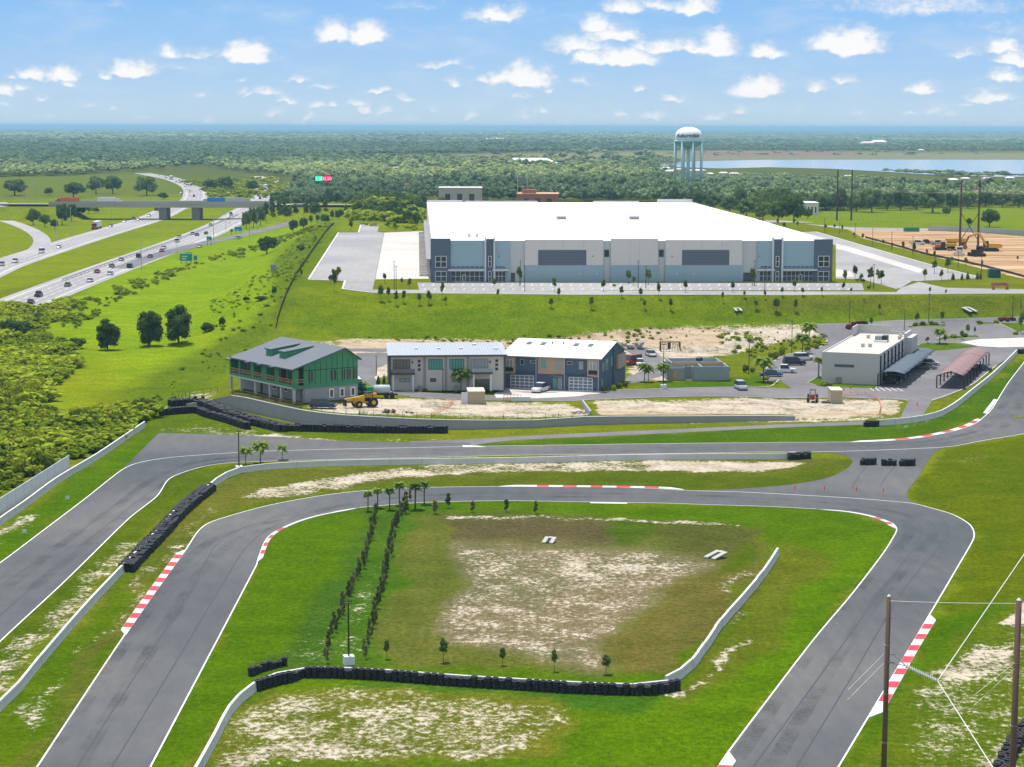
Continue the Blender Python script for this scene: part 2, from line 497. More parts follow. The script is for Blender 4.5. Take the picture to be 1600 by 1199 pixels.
# irregular edges: the outlines are shifted by up to a metre or two on the ground
_sx = gx + wob(gx, gy, 0.22, 1) * 0.9 + wob(gx, gy, .9, 5) * 0.35; _sy = gy + wob(gx, gy, 0.18, 2) * 1.6 + wob(gx, gy, .8, 6) * .6
qu, qv = project(_sx, _sy, gz)
def hexc(r, g, b):
    dry = min(1.0, max(0.0, (r / g - 0.80) / 0.2))
    return np.array([s2l(r) * (1.08 - .08 * dry), s2l(g) * (0.91 + .06 * dry), s2l(b) * (0.40 + 0.6 * dry)])
KG = 0.36
# base ground cover colours (what grows there), then painted areas: (outline, colour, softness px)
cover = np.zeros(gx.shape + (3,)); sand = np.zeros(gx.shape); soil = np.zeros(gx.shape)
G_DEF = hexc(138, 164, 50); G_BRT = hexc(104, 152, 28); G_DK = hexc(80, 125, 40); G_OLV = hexc(125, 140, 62)
G_DRY = hexc(132, 125, 72); G_BRN = hexc(118, 110, 70); G_MEAD = hexc(156, 206, 52); G_FOR = hexc(120, 140, 84); G_BLU = hexc(84, 135, 58)
cover[:] = G_DEF
AREAS = [
 ([(-900,312),(2500,312),(2500,180),(-900,180)], G_FOR, 4),
 ([(0,255),(300,262),(430,258),(430,272),(200,274),(0,290)], hexc(118,140,90), 3),
 ([(-200,272),(240,272),(290,290),(300,312),(0,315),(-200,320)], hexc(130,160,75), 3),
 ([(230,268),(300,285),(330,300),(300,312),(420,312),(370,280)], hexc(120,150,72), 3),
 ([(620,243),(1060,236),(1900,240),(1900,252),(1100,252),(800,256),(620,250)], hexc(176,178,132), 2.5),
 ([(1060,236),(1300,237),(1350,243),(1100,245)], hexc(185,160,140), 1.5),
 ([(520,214),(900,216),(900,221),(560,222)], hexc(150,150,130), 2),
 ([(-900,340),(500,300),(660,330),(660,360),(500,360),(380,385),(-900,620)], hexc(150,184,48), 4),
 ([(1200,345),(1310,322),(1700,322),(1700,366),(1450,358),(1330,356)], hexc(145,184,58), 2),
 ([(-900,900),(0,560),(220,380),(420,350),(520,350),(430,515),(330,600),(0,700)], G_MEAD, 8),
 ([(430,400),(500,345),(530,348),(440,520),(340,600),(260,640),(60,660),(200,600),(330,540),(420,480)], hexc(120,160,56), 10),
 ([(90,560),(150,575),(190,600),(185,640),(120,650),(85,610)], hexc(165,188,45), 55),
 ([(430,515),(500,440),(560,460),(2000,462),(2000,498),(1200,500),(900,530),(560,532),(440,530)], hexc(134,172,48), 5),
 ([(440,500),(600,482),(2000,484),(2000,520),(900,528),(560,536)], hexc(124,166,48), 3),
 ([(1150,465),(2000,463),(2000,490),(1220,488)], hexc(126,152,58), 6),
 ([(240,640),(420,655),(700,690),(400,690),(0,900),(0,830)], hexc(112,150,50), 4),
 ([(0,1120),(240,830),(372,735),(1240,712),(1330,715),(1320,745),(1050,765),(700,764),(420,795),(300,860),(60,1199),(0,1199)], hexc(124,142,60), 3),
 ([(60,1199),(200,985),(290,860),(330,812),(500,773),(700,755),(1250,755),(1260,775),(400,800),(290,880),(200,1020),(90,1199),(-100,1199),(170,930),(260,850),(20,1199)], hexc(104,148,30), 5),
 ([(640,760),(860,738),(1240,742),(1330,715),(1335,760),(700,768)], hexc(108,138,52), 3),
 ([(-200,1100),(-10,1000),(200,795),(250,745),(380,722),(372,738),(320,762),(250,812),(170,890),(-20,1090)], hexc(106,142,42), 4),
 ([(-200,880),(0,830),(190,700),(245,680),(190,735),(0,875)], hexc(98,150,28), 4),
 ([(235,1199),(400,870),(430,820),(560,790),(700,782),(1330,795),(1400,825),(1330,930),(1120,1199)], hexc(100,150,26), 3),
 ([(860,1199),(1000,1090),(1200,1000),(1260,850),(1400,825),(1120,1199)], hexc(106,158,22), 10),
 ([(1200,870),(1240,850),(1290,870),(1210,1010),(1080,1110),(1060,1085)], hexc(120,145,52), 9),
 ([(590,790),(700,785),(620,850),(520,1045),(400,1050),(480,960),(540,880),(570,800)], G_BLU, 7),
 ([(600,795),(680,790),(690,800),(640,830),(600,930),(590,1040),(500,1040),(560,900)], hexc(92,145,55), 6),
 ([(640,806),(690,800),(860,806),(1000,812),(1190,832),(1205,862),(1180,905),(1140,955),(1085,1012),(1045,1052),(860,1056),(700,1045),(600,1042),(590,1020),(610,940)], hexc(124,142,70), 5),
 ([(690,806),(860,808),(955,815),(960,850),(870,850),(850,845),(715,850)], hexc(116,114,70), 8),
 ([(955,812),(1035,816),(1045,838),(1000,846),(960,855),(950,835)], hexc(92,132,52), 6),
 ([(1045,815),(1190,832),(1190,862),(1110,880),(1040,862)], hexc(112,124,66), 10),
 ([(1195,850),(1170,905),(1080,1010),(1040,1050),(960,1055),(960,1010),(1080,905),(1120,880)], hexc(132,132,58), 7),
 ([(1110,885),(1180,850),(1190,870),(1130,900)], hexc(104,140,48), 5),
 ([(560,1060),(1060,1085),(1030,1110),(850,1112),(700,1090),(560,1072)], hexc(80,140,50), 5),
 ([(300,1199),(345,1125),(420,1075),(560,1070),(860,1095),(900,1130),(860,1199)], hexc(132,152,55), 6),
 ([(300,1205),(330,1188),(520,1188),(640,1196),(860,1185),(1100,1199),(1100,1300),(250,1300)], hexc(102,155,20), 4),
 ([(1120,1199),(1310,1199),(1470,950),(1530,840),(1600,820),(1900,820),(1900,1300),(1100,1300)], hexc(100,150,28), 4),
 ([(1330,1199),(1400,1100),(1480,1010),(1600,925),(1900,925),(1900,1300),(1300,1300)], hexc(118,152,50), 6),
 ([(1420,780),(1480,700),(1600,680),(1900,680),(1900,930),(1600,930),(1470,960),(1525,835)], hexc(112,144,30), 3),
 ([(700,697),(1000,680),(1350,664),(1450,660),(1545,600),(1600,560),(1620,600),(1540,655),(1440,686),(1340,692),(725,700)], hexc(96,145,40), 2),
 ([(1020,605),(1040,600),(1200,585),(1210,600),(1140,607),(985,611)], hexc(102,150,50), 2),
]
for poly, c, s_ in AREAS:
    m = sst(poly_sd(qu, qv, poly) / (s_ * 1.3) * 0.5 + 0.5)[..., None]
    cover = cover * (1 - m) + c * m
m = sst(poly_sd(qu, qv, [(715,852),(860,850),(1000,857),(1110,880),(1060,915),(985,970),(960,1010),(930,1056),(860,1046),(700,1005),(702,940)]) / 26 + 0.5)[..., None]
cover = cover * (1 - m) + hexc(162, 156, 112) * m
SANDS = [
 ([(375,777),(400,765),(560,740),(700,720),(1000,716),(1230,716),(1262,724),(1225,740),(1000,738),(880,737),(760,738),(640,754),(540,767),(420,782)], .52, 4),
 ([(400,765),(560,740),(640,735),(760,725),(760,738),(640,752),(540,765),(420,780)], .68, 3),
 ([(760,735),(800,722),(1000,718),(1100,718),(1100,736),(1000,737),(880,738)], .6, 2),
 ([(1010,718),(1150,718),(1240,719),(1262,724),(1225,738),(1010,736)], .97, 3),
 ([(470,632),(560,628),(700,622),(780,628),(880,632),(915,645),(915,652),(800,654),(700,650),(600,649),(500,648)], .8, 3),
 ([(700,648),(915,648),(915,662),(700,664)], .35, 4),
 ([(930,628),(1130,622),(1400,622),(1415,640),(1402,650),(1250,656),(925,652)], .82, 3),
 ([(1080,655),(1350,652),(1350,658),(1080,662)], .7, 2),
 ([(520,528),(800,530),(930,518),(1010,511),(1130,509),(1290,508),(1295,520),(1270,530),(1200,545),(1110,560),(1030,600),(985,600),(975,560),(800,545),(560,600),(540,560)], .8, 5),
 ([(430,530),(560,532),(600,536),(600,545),(540,546)], .5, 3),
 ([(0,1199),(0,1108),(100,1050),(200,935),(235,880),(310,800),(335,790),(240,915),(120,1050),(30,1150)], .48, 6),
 ([(-50,1060),(30,990),(110,915),(190,845),(232,850),(170,915),(90,990),(0,1090)], .50, 8),
 ([(-60,850),(40,808),(75,793),(64,815),(10,838),(-60,880)], .62, 5),
 ([(245,668),(330,665),(520,688),(700,680),(690,688),(520,691),(430,684),(350,682),(250,676)], .45, 4),
 ([(350,676),(440,678),(520,686),(520,690),(430,683)], .75, 2),
 ([(330,1210),(345,1125),(420,1078),(540,1066),(680,1082),(800,1098),(890,1112),(895,1135),(810,1180),(650,1190),(520,1188)], .50, 9),
 ([(340,1200),(350,1165),(480,1155),(620,1165),(760,1165),(830,1160),(780,1188),(520,1186)], .62, 8),
 ([(715,852),(860,850),(1000,857),(1110,880),(1060,915),(985,970),(960,1010),(930,1056),(860,1046),(700,1005),(702,940)], .44, 10),
 ([(720,880),(790,870),(760,960),(790,1010),(700,1000)], .52, 14),
 ([(870,852),(1000,860),(1105,882),(1040,905),(880,930)], .58, 14),
 ([(1110,1058),(1135,1010),(1165,992),(1160,1012),(1120,1060),(1090,1092),(990,1098),(1000,1088),(1060,1084)], .66, 4),
 ([(1150,880),(1185,885),(1160,940),(1130,985),(1110,985),(1140,920)], .42, 8),
 ([(1465,1040),(1530,1005),(1570,1010),(1570,1050),(1500,1062),(1455,1045)], .66, 6),
 ([(1440,1072),(1500,1068),(1530,1100),(1480,1125),(1430,1105)], .5, 8),
 ([(1540,1170),(1560,1150),(1575,1199),(1540,1210)], .7, 5),
 ([(1560,975),(1600,940),(1640,930),(1640,960),(1580,982)], .95, 4),
 ([(1400,1199),(1420,1120),(1500,1030),(1600,970),(1700,960),(1700,1250)], .40, 10),
 ([(690,803),(860,806),(1000,811),(1080,814),(1165,823),(1165,828),(1000,818),(860,811),(700,808)], .62, 1.6),
 ([(505,1035),(540,985),(585,880),(600,885),(575,1020),(420,1052),(400,1045)], .42, 8),
 ([(400,1050),(470,960),(520,960),(520,1040)], .3, 10),
 ([(1485,705),(1560,705),(1545,725),(1480,720)], .36, 8),
 ([(1380,652),(1440,662),(1500,640),(1520,620),(1530,625),(1500,655),(1430,675),(1340,672)], .38, 5),
 ([(1200,885),(1250,880),(1215,920),(1190,950)], .3, 8),
 ([(600,850),(620,870),(600,900)], .4, 8),
 ([(300,610),(345,612),(345,632),(262,632)], .55, 4),
 ([(1180,360),(1450,360),(1610,372),(1610,436),(1500,412),(1380,392),(1330,372)], 0, 1),
]
for poly, a, s_ in SANDS:
    m = sst(poly_sd(qu, qv, poly) / (s_ * 1.8) * 0.5 + 0.5)
    sand = np.maximum(sand, m * a)
DIRT = [([(1322,357),(1440,360),(1530,364),(1700,378),(1700,445),(1600,436),(1450,399),(1350,373)], 1, 1.5)]
for poly, a, s_ in DIRT:
    m = sst(poly_sd(pu, pv, poly) / s_ * 0.5 + 0.5)
    sand = np.maximum(sand, m * 1.1); soil = np.maximum(soil, m)
for poly in ([(925,640),(1250,648),(1400,640),(1400,650),(925,656)], [(520,524),(1000,510),(1130,508),(1130,540),(520,545)], [(262,632),(340,612),(345,632)]):
    soil = np.maximum(soil, 0.5 * sst(poly_sd(pu, pv, poly) / 6 + 0.5))
nv = gx.size; nr, nc = gx.shape
me = bpy.data.meshes.new('ground')
me.vertices.add(nv); me.vertices.foreach_set('co', np.stack([gx, gy, gz], -1).astype(np.float32).ravel())
ii = (np.arange(nr - 1)[:, None] * nc + np.arange(nc - 1)[None, :]).ravel()
quads = np.stack([ii, ii + 1, ii + nc + 1, ii + nc], -1).astype(np.int32)
me.loops.add(quads.size); me.loops.foreach_set('vertex_index', quads.ravel())
me.polygons.add(len(quads)); me.polygons.foreach_set('loop_start', np.arange(0, quads.size, 4, dtype=np.int32))
me.polygons.foreach_set('loop_total', np.full(len(quads), 4, np.int32))
me.update(); me.shade_smooth()
at = me.attributes.new('cover', 'FLOAT_COLOR', 'POINT')
at.data.foreach_set('color', np.concatenate([cover * KG, sand[..., None]], -1).astype(np.float32).ravel())
at = me.attributes.new('soil', 'FLOAT', 'POINT'); at.data.foreach_set('value', soil.astype(np.float32).ravel())

def ground_shader(name, fixed=None):
    m, t, b = newmat(name)
    geo = t.new('ShaderNodeNewGeometry'); P = geo.outputs['Position']
    n1 = t.noise(P, 0.035, 4, 0.6); n2 = t.noise(P, 0.22, 5, 0.62); n3 = t.noise(t.mapping(P, (1, .8, 1)), 1.5, 4, 0.7); n4 = t.noise(P, 5.0, 3, 0.7)
    if fixed is None:
        a = t.new('ShaderNodeAttribute', attribute_name='cover'); s_ = t.new('ShaderNodeAttribute', attribute_name='soil')
        base, sa, so = a.outputs['Color'], a.outputs['Alpha'], s_.outputs['Fac']
    else:
        base, sa, so = (*fixed, 1), 0.0, 0.0
    g = t.mix(t.smooth(n1, .3, .7), (0.86, 0.92, .82, 1), (1.16, 1.06, 1.1, 1))
    c = t.mix(1.0, base, g, 'MULTIPLY')
    c = t.mix(1.0, c, t.mix(t.smooth(n2, .25, .75), (0.80, .84, .8, 1), (1.2, 1.14, 1.25, 1)), 'MULTIPLY')
    c = t.mix(1.0, c, t.mix(t.smooth(n3, .25, .75), (0.62, .68, .6, 1), (1.38, 1.3, 1.4, 1)), 'MULTIPLY')
    c = t.mix(1.0, c, t.mix(t.smooth(n4, .25, .75), (0.66, .70, .7, 1), (1.34, 1.3, 1.3, 1)), 'MULTIPLY')
    nn = t.math('ADD', t.math('MULTIPLY', n2, 0.32), t.math('ADD', t.math('MULTIPLY', n3, 0.46), t.math('MULTIPLY', n4, 0.22)))
    k = t.math('ADD', t.math('MULTIPLY_ADD', sa, 1.0, 0.0), t.math('MULTIPLY', t.math('SUBTRACT', nn, 0.5), 2.9))
    mk = t.smooth(k, 0.42, 0.72)
    sc1 = t.mix(t.smooth(t.math('ADD', t.math('MULTIPLY', n3, .5), t.math('MULTIPLY', n2, .5)), .36, .62), (0.24, 0.195, 0.14, 1), (0.45, 0.395, 0.31, 1))
    sc2 = t.mix(t.smooth(t.noise(t.mapping(P, (.5, 3.0, 1), rot=(0, 0, -.35)), .05, 5, .65), .35, .68), (0.24, 0.135, 0.07, 1), (0.46, 0.33, 0.20, 1))
    c = t.mix(mk, c, t.mix(so, sc1, sc2))
    t.l.new(c, b.inputs['Base Color']); b.inputs['Roughness'].default_value = 0.95; b.inputs['Specular IOR Level'].default_value = 0.0
    bn = t.new('ShaderNodeBump'); bn.inputs['Strength'].default_value = 0.6; bn.inputs['Distance'].default_value = 0.25
    t.l.new(nn, bn.inputs['Height']); t.l.new(bn.outputs[0], b.inputs['Normal'])
    return m
M_GROUND = ground_shader('ground_cover')
M_ISLAND = ground_shader('mown_island_grass', tuple(hexc(104, 150, 45) * KG))
me.materials.append(M_GROUND)
ground = link('ground', me); ground['kind'] = 'structure'

# ------------------------------------------------------------------ asphalt, concrete, paint
def asphalt(name, c0, c1, spot=0.16, sc_=0.05):
    m, t, b = newmat(name)
    geo = t.new('ShaderNodeNewGeometry'); P = geo.outputs['Position']
    n1 = t.noise(P, sc_, 4, 0.55); n2 = t.noise(t.mapping(P, (1, .25, 1), rot=(0, 0, 0.1)), 0.6, 5, 0.65); n3 = t.noise(P, 9, 2, 0.7)
    c = t.mix(t.smooth(n1, .32, .68), (*c0, 1), (*c1, 1))
    c = t.mix(1.0, c, t.mix(t.smooth(n2, .25, .75), (1 - spot, 1 - spot, 1 - spot, 1), (1 + spot, 1 + spot, 1 + spot * .9, 1)), 'MULTIPLY')
    c = t.mix(1.0, c, t.mix(n3, (.86, .86, .86, 1), (1.14, 1.14, 1.14, 1)), 'MULTIPLY')
    t.l.new(c, b.inputs['Base Color']); b.inputs['Roughness'].default_value = 0.95; b.inputs['Specular IOR Level'].default_value = 0.06
    return m
M_TRACK = asphalt('track_asphalt', (0.072, 0.078, 0.085), (0.125, 0.124, 0.120), .10, 0.014)
M_ROAD = asphalt('street_asphalt', (0.13, 0.125, 0.132), (0.17, 0.165, 0.168), .08)
M_LOT = asphalt('truck_court_asphalt', (0.24, 0.235, 0.235), (0.30, 0.295, 0.29), .08, 0.03)
M_CONC = asphalt('pavement_concrete', (0.42, 0.39, 0.36), (0.50, 0.47, 0.44), .06, 0.04)
M_HWY = asphalt('highway_asphalt', (0.27, 0.26, 0.26), (0.33, 0.315, 0.31), .10, 0.01)
M_HWYL = mat('lane_wear', (0.19, 0.185, 0.19), var=.1, scale=.05, coord='Object')
M_PAINT = mat('white_road_paint', (0.72, 0.71, 0.68), .6, var=.10, scale=2)
M_SEAM = mat('dark_track_seam', (0.042, 0.045, 0.05), .8, var=.15, scale=.4)
M_RED = mat('red_kerb_paint', (0.50, 0.03, 0.045), .6, var=.14, scale=1.5)
M_KW = mat('white_kerb_paint', (0.56, 0.55, 0.53), .6, var=.10, scale=1.5)
M_KERB = mat('kerb_concrete', (0.50, 0.46, 0.40), .9, var=.1, scale=1)
M_YEL = mat('yellow_paint', (0.6, 0.45, 0.12), .6)

# --- race track
OUT1 = [(-160,990),(0,880),(60,835),(130,782),(190,735)]
RUN = [(190,735),(248,677),(330,679),(430,683),(520,689),(640,692),(735,692)]
TOPR = [(735,698),(800,697),(1000,694),(1200,692),(1340,691),(1390,689),(1440,684),(1490,674),(1520,664),(1537,653),(1550,640),(1575,600),(1605,560),(1660,470)]
LOW1 = [(-160,1160),(0,1003),(100,910),(200,812),(245,776),(262,751),(280,741),(320,729),(370,723),(500,719),(640,716),(800,712),(1000,710),(1200,706.5),(1265,707)]
TIP = [(1265,707),(1300,708),(1325,714),(1332,723),(1320,735),(1290,748),(1240,757),(1190,762),(1120,766),(1075,767)]
OUT2 = [(40,1228),(58,1199),(200,985),(290,860),(310,830),(330,816),(400,795),(460,782),(540,770),(640,763),(750,761),(840,761),(1000,763),(1075,767)]
JR = [(1485,698),(1465,704),(1450,720),(1435,745),(1420,765),(1417,776),(1425,785)]
OUT2B = [(1425,785),(1450,793),(1490,805),(1515,820),(1522,833),(1520,845),(1500,880),(1450,965),(1310,1199),(1292,1230)]
RGT = [(1485,698),(1530,690),(1560,685),(1600,678),(1700,655),(1800,600)]
IN2 = [(218,1230),(235,1199),(400,885),(404,872),(415,845),(430,831),(470,814),(520,801),(560,794),(640,787),(700,784.5),(800,783),(920,785),(1050,787),(1100,789),(1200,792),(1275,796),(1320,799),(1360,806),(1392,817),(1401,826),(1398,836),(1380,865),(1330,930),(1272,999),(1200,1093),(1130,1187),(1105,1230)]
S = smoothline
outline1 = S(OUT1) + RUN[1:] + [(735,698)] + S(TOPR)[1:] + [(1760,520)] + S(RGT)[::-1] + S(JR)[1:] + S(OUT2B)[1:] + S(IN2)[::-1] + S(OUT2)[1:] + S(TIP)[::-1][1:] + S(LOW1)[::-1][1:]
track = sheet('race_track', outline1, M_TRACK, 0.035, grid=None); tag(track, kind='structure')
pit_top = [(640,690),(720,687.5),(800,682.5),(1000,673.5),(1200,664.5),(1330,659.5),(1368,657),(1400,652.5)]
pit_low = [(1440,656),(1400,660),(1360,663.5),(1200,669.5),(1000,679.5),(800,688.5),(725,698),(700,699),(640,697)]
pit = sheet('pit_lane', S(pit_top) + S(pit_low), M_ROAD, 0.031); 
drive = sheet('site_driveway', [(1406,655),(1413,640),(1420,626),(1457,626),(1448,640),(1438,656)], M_ROAD, 0.043, grid=1.0)
lines = MB()
LW = 0.15
for pl, side in ((OUT1 + [(215,724),(260,716),(320,711),(400,706),(500,703),(640,700),(735,698)], 1), (TOPR, 1), (LOW1, 1), ([(1232,707),(1300,706),(1370,704),(1440,701),(1487,698),(1530,690),(1600,678),(1700,655)], 1), (OUT2 + [(1150,769),(1230,773),(1300,777),(1360,781),(1425,787)] + OUT2B[1:], -1), (IN2, 1)):
    wp = resample([W0(*p) for p in S(pl, 8)], 1.2)
    ribbon('x', wp, LW, None, 0.042, mb=lines)
wl = lines.build('track_edge_line', M_PAINT, track)
# dark paving seams down the asphalt (roughly a third and two thirds of the width)
seams = MB()
for pl in ([(110,1215),(190,1090),(300,920),(340,850),(400,818),(500,795),(600,783)], [(165,1215),(260,1060),(365,885),(390,850),(430,822),(520,797)],
           [(0,915),(100,850),(180,790),(240,752),(300,738)], [(0,962),(120,860),(200,795),(258,752)],
           [(1235,1215),(1330,1060),(1410,925),(1468,855),(1482,830),(1465,805),(1400,792)], [(1165,1215),(1290,1045),(1380,920),(1430,855),(1440,832),(1425,812),(1380,798)],
           [(620,774),(800,771),(1000,774),(1200,782),(1340,792)], [(1372,705),(1345,740),(1330,765)], [(1420,706),(1385,745),(1375,762)], [(1600,620),(1575,645),(1540,670),(1470,688),(1340,697),(1000,702),(600,708)]):
    wp = resample([W0(*p) for p in S(pl, 8)], 1.5)
    ribbon('x', wp, 0.13, None, 0.040, mb=seams)
seams.build('paving_seam', M_SEAM, track)
# rubbered-in driving line: thin worn film with broken-up coverage
M_RUB, _rt, _rb = newmat('rubber_film')
_rb.inputs['Base Color'].default_value = (0.03, 0.032, 0.035, 1); _rb.inputs['Roughness'].default_value = .8; _rb.inputs['Specular IOR Level'].default_value = .1
_rg = _rt.new('ShaderNodeNewGeometry')
_rf = _rt.math('MULTIPLY', _rt.smooth(_rt.noise(_rg.outputs['Position'], .11, 5, .65), .40, .75, 0, 1), _rt.smooth(_rt.noise(_rg.outputs['Position'], 2.2, 4, .6), .3, .75, .10, .48))
_rtr = _rt.new('ShaderNodeBsdfTransparent'); _rmx = _rt.new('ShaderNodeMixShader'); _rt.l.new(_rf, _rmx.inputs[0]); _rt.l.new(_rtr.outputs[0], _rmx.inputs[1]); _rt.l.new(_rb.outputs[0], _rmx.inputs[2]); _rt.l.new(_rmx.outputs[0], _rt.n['Material Output'].inputs[0])
rubm = MB()
for pl in ([(80,1215),(170,1080),(290,900),(350,845),(420,822),(470,812),(560,790),(700,776),(900,774),(1100,778),(1300,790),(1400,806),(1440,828),(1420,860),(1330,960),(1180,1190)],
           [(0,945),(110,855),(200,790),(262,745),(330,722),(500,710),(900,704),(1200,700),(1400,697),(1500,685),(1560,662),(1600,600)]):
    wp = resample([W0(*p) for p in S(pl, 8)], 1.5)
    for s_, w_ in ((-1.3, 1.5), (1.3, 1.5)): ribbon('x', wp, w_, None, 0.0375, side=s_ * 1.6, mb=rubm)
rubm.build('rubber_film', M_RUB, track)

def kerb(name, pix, width, side, n, first_red=True, taper=True, red=(0, 1)):
    """raised painted kerb: white body with red blocks, side -1 left / +1 right of the direction of travel"""
    wp = [W0(*p) for p in S(pix, 8)]
    wp = resample(wp, 0.3); N = len(wp)
    def off(i, w):
        a = wp[min(i + 1, N - 1)][:2] - wp[max(i - 1, 0)][:2]; a = a / np.linalg.norm(a)
        nr = np.array([a[1], -a[0]]) * side
        return wp[i][:2] + nr * w
    def wd(i):
        if not taper: return width
        e = min(i, N - 1 - i) * 0.3
        return 0.12 + (width - 0.12) * min(1.0, e / 2.2)
    body = MB(); redm = MB()
    def strip(mb, i0, i1, z, inset=0.0, prof=True):
        b = len(mb.v)
        for i in range(i0, i1 + 1):
            w = wd(i) - inset
            p0 = off(i, inset); p1 = off(i, w)
            mb.v += [(p0[0], p0[1], z), (p1[0], p1[1], z + 0.05), (p1[0], p1[1], 0.0)]
        for k in range(i1 - i0):
            a = b + 3 * k
            mb.f += [(a, a + 3, a + 4, a + 1), (a + 1, a + 4, a + 5, a + 2)]
    strip(body, 0, N - 1, 0.05)
    a0, a1 = int(N * red[0]), int(N * red[1]); step = (a1 - a0) / (2 * n - 1 if first_red else 2 * n)
    for k in range(n):
        i0 = int(a0 + 2 * k * step); i1 = int(a0 + (2 * k + 1) * step)
        if i1 > i0: strip(redm, i0, min(i1, N - 1), 0.054, 0.012)
    o = body.build('race_kerb', M_KW); o['kind'] = 'structure'
    redm.build('red_block', M_RED, o)
    return o
kerb('k', [(197,993),(230,945),(260,903),(291,860)], 0.95, -1, 9, red=(.08, .93))
kerb('k', [(780,761),(840,761),(930,762),(1025,763.5),(1068,766)], 1.1, -1, 5, red=(.21, .86))
kerb('k', [(402,878),(414,847),(430,831),(462,816),(500,805),(560,794)], 0.55, 1, 4, red=(.12, .55))
kerb('k', [(1275,796),(1320,799),(1360,806),(1392,817),(1401,827)], 0.75, 1, 2, red=(.55, .83))
kerb('k', [(1452,962),(1420,1013),(1390,1065),(1357,1122)], 1.05, -1, 7, red=(.10, .86))
kerb('k', [(1330,691.5),(1390,689),(1440,684),(1490,674),(1520,664),(1536,654)], 1.1, -1, 5, red=(.2, .9))
kerb('k', [(1138,1177),(1120,1200),(1102,1228)], 1.2, -1, 2, red=(.4, .95))
sheet('concrete_pad', [(1536,646),(1553,624),(1558,625),(1542,647)], M_KW, 0.06)
sheet('concrete_pad', [(922,785.4),(980,786.4),(980,788),(922,787)], M_KW, 0.06)
sheet('concrete_pad', [(722,696.5),(745,697),(760,699),(724,699.3)], M_KW, 0.06)

# --- streets, lots and highways
def road(name, pix, m, off=0.05, grid=4.0, smooth=False):
    return sheet(name, S(pix) if smooth else pix, m, off, grid)
KL = []
def kerbline(pix, w=0.22, m=None, off=0.11, sm=True, z=0.12):
    wp = resample([W(*p) for p in (S(pix, 5) if sm else pix)], 2.0)
    b = MB(); n = len(wp)
    for i, p in enumerate(wp):
        a = wp[min(i + 1, n - 1)][:2] - wp[max(i - 1, 0)][:2]; a = a / (np.linalg.norm(a) + 1e-9); nr = np.array([-a[1], a[0]])
        g = Z0(p[0], p[1])
        for s_, zz in ((-.5, 0), (-.5, z), (.5, z), (.5, 0)):
            q = p[:2] + nr * s_ * w; b.v.append((q[0], q[1], g + zz + 0.03))
    for i in range(n - 1):
        for k in range(3): b.f.append((4 * i + k, 4 * i + 4 + k, 4 * i + 5 + k, 4 * i + 1 + k))
    o = b.build('kerb', m or M_KERB); o['kind'] = 'structure'; return o
road('street', [(557,552),(612,552),(640,556),(590,575),(586,590),(596,603),(640,613),(720,617.5),(775,620),(800,612),(935,614),(960,611),(1050,608),(1150,605.5),(1190,606.5),(1240,608),(1240,622.5),(1100,619.5),(960,623.5),(900,626.5),(840,626),(740,625),(640,620),(600,616),(575,600),(556,585),(556,560)], M_ROAD, 0.05, 3)
kerbline([(640,621),(740,626),(840,627),(902,627),(930,625),(1100,620),(1240,623),(1310,622),(1400,624),(1420,627)])
kerbline([(586,590),(596,603),(640,613),(720,617.5),(775,620)]); kerbline([(937,614),(960,611),(1050,608),(1150,605.5),(1184,606)])
road('street', [(530,545),(604,545),(604,550),(530,549)], M_ROAD, 0.06, 3)
road('driveway', [(786,606),(940,612),(938,615),(900,620),(840,623),(775,622),(772,616)], M_CONC, 0.06, 2)
road('street', [(972,545),(1000,541),(1020,546),(1035,560),(1042,585),(1000,598),(978,600),(978,592),(1002,580),(1005,560),(985,552)], M_ROAD, 0.05, 2)
# car park by the small warehouse
road('car_park', [(1236,607),(1217,594),(1196,597),(1188,588),(1215,560),(1262,546),(1280,543),(1292,532),(1272,516),(1268,507),(1400,501),(1620,494),(1700,492),(1700,560),(1600,546),(1588,550),(1550,577),(1515,603),(1480,620),(1457,627),(1420,626),(1310,622),(1236,622.6)], M_ROAD, 0.055, 4)
for isl in ([(1262,599),(1280,589),(1345,598),(1372,603),(1367,607.5),(1310,606.5),(1280,604)], [(1425,546),(1440,538),(1492,537),(1528,543),(1480,548),(1430,551)], [(1418,511),(1440,506),(1478,508),(1476,510),(1420,512)],
            [(1462,531),(1475,526),(1525,525),(1530,528),(1470,532)], [(1525,507),(1540,503),(1561,503),(1562,506),(1530,508)], [(1562,506),(1595,504),(1610,516),(1590,519)]):
    sheet('grass_island', isl, M_ISLAND, 0.16, 2); kerbline(isl + [isl[0]], sm=False)
road('footpath', [(1500,536),(1530,531),(1620,528),(1620,543),(1560,544),(1530,542)], M_CONC, 0.14, 3)
kerbline([(1188,588),(1215,561),(1262,547),(1281,543),(1293,532)]); kerbline([(1272,509),(1400,502.5),(1600,496)]); kerbline([(1455,627),(1515,604),(1550,577),(1588,551)]); kerbline([(1185,606),(1205,604),(1217,594)])
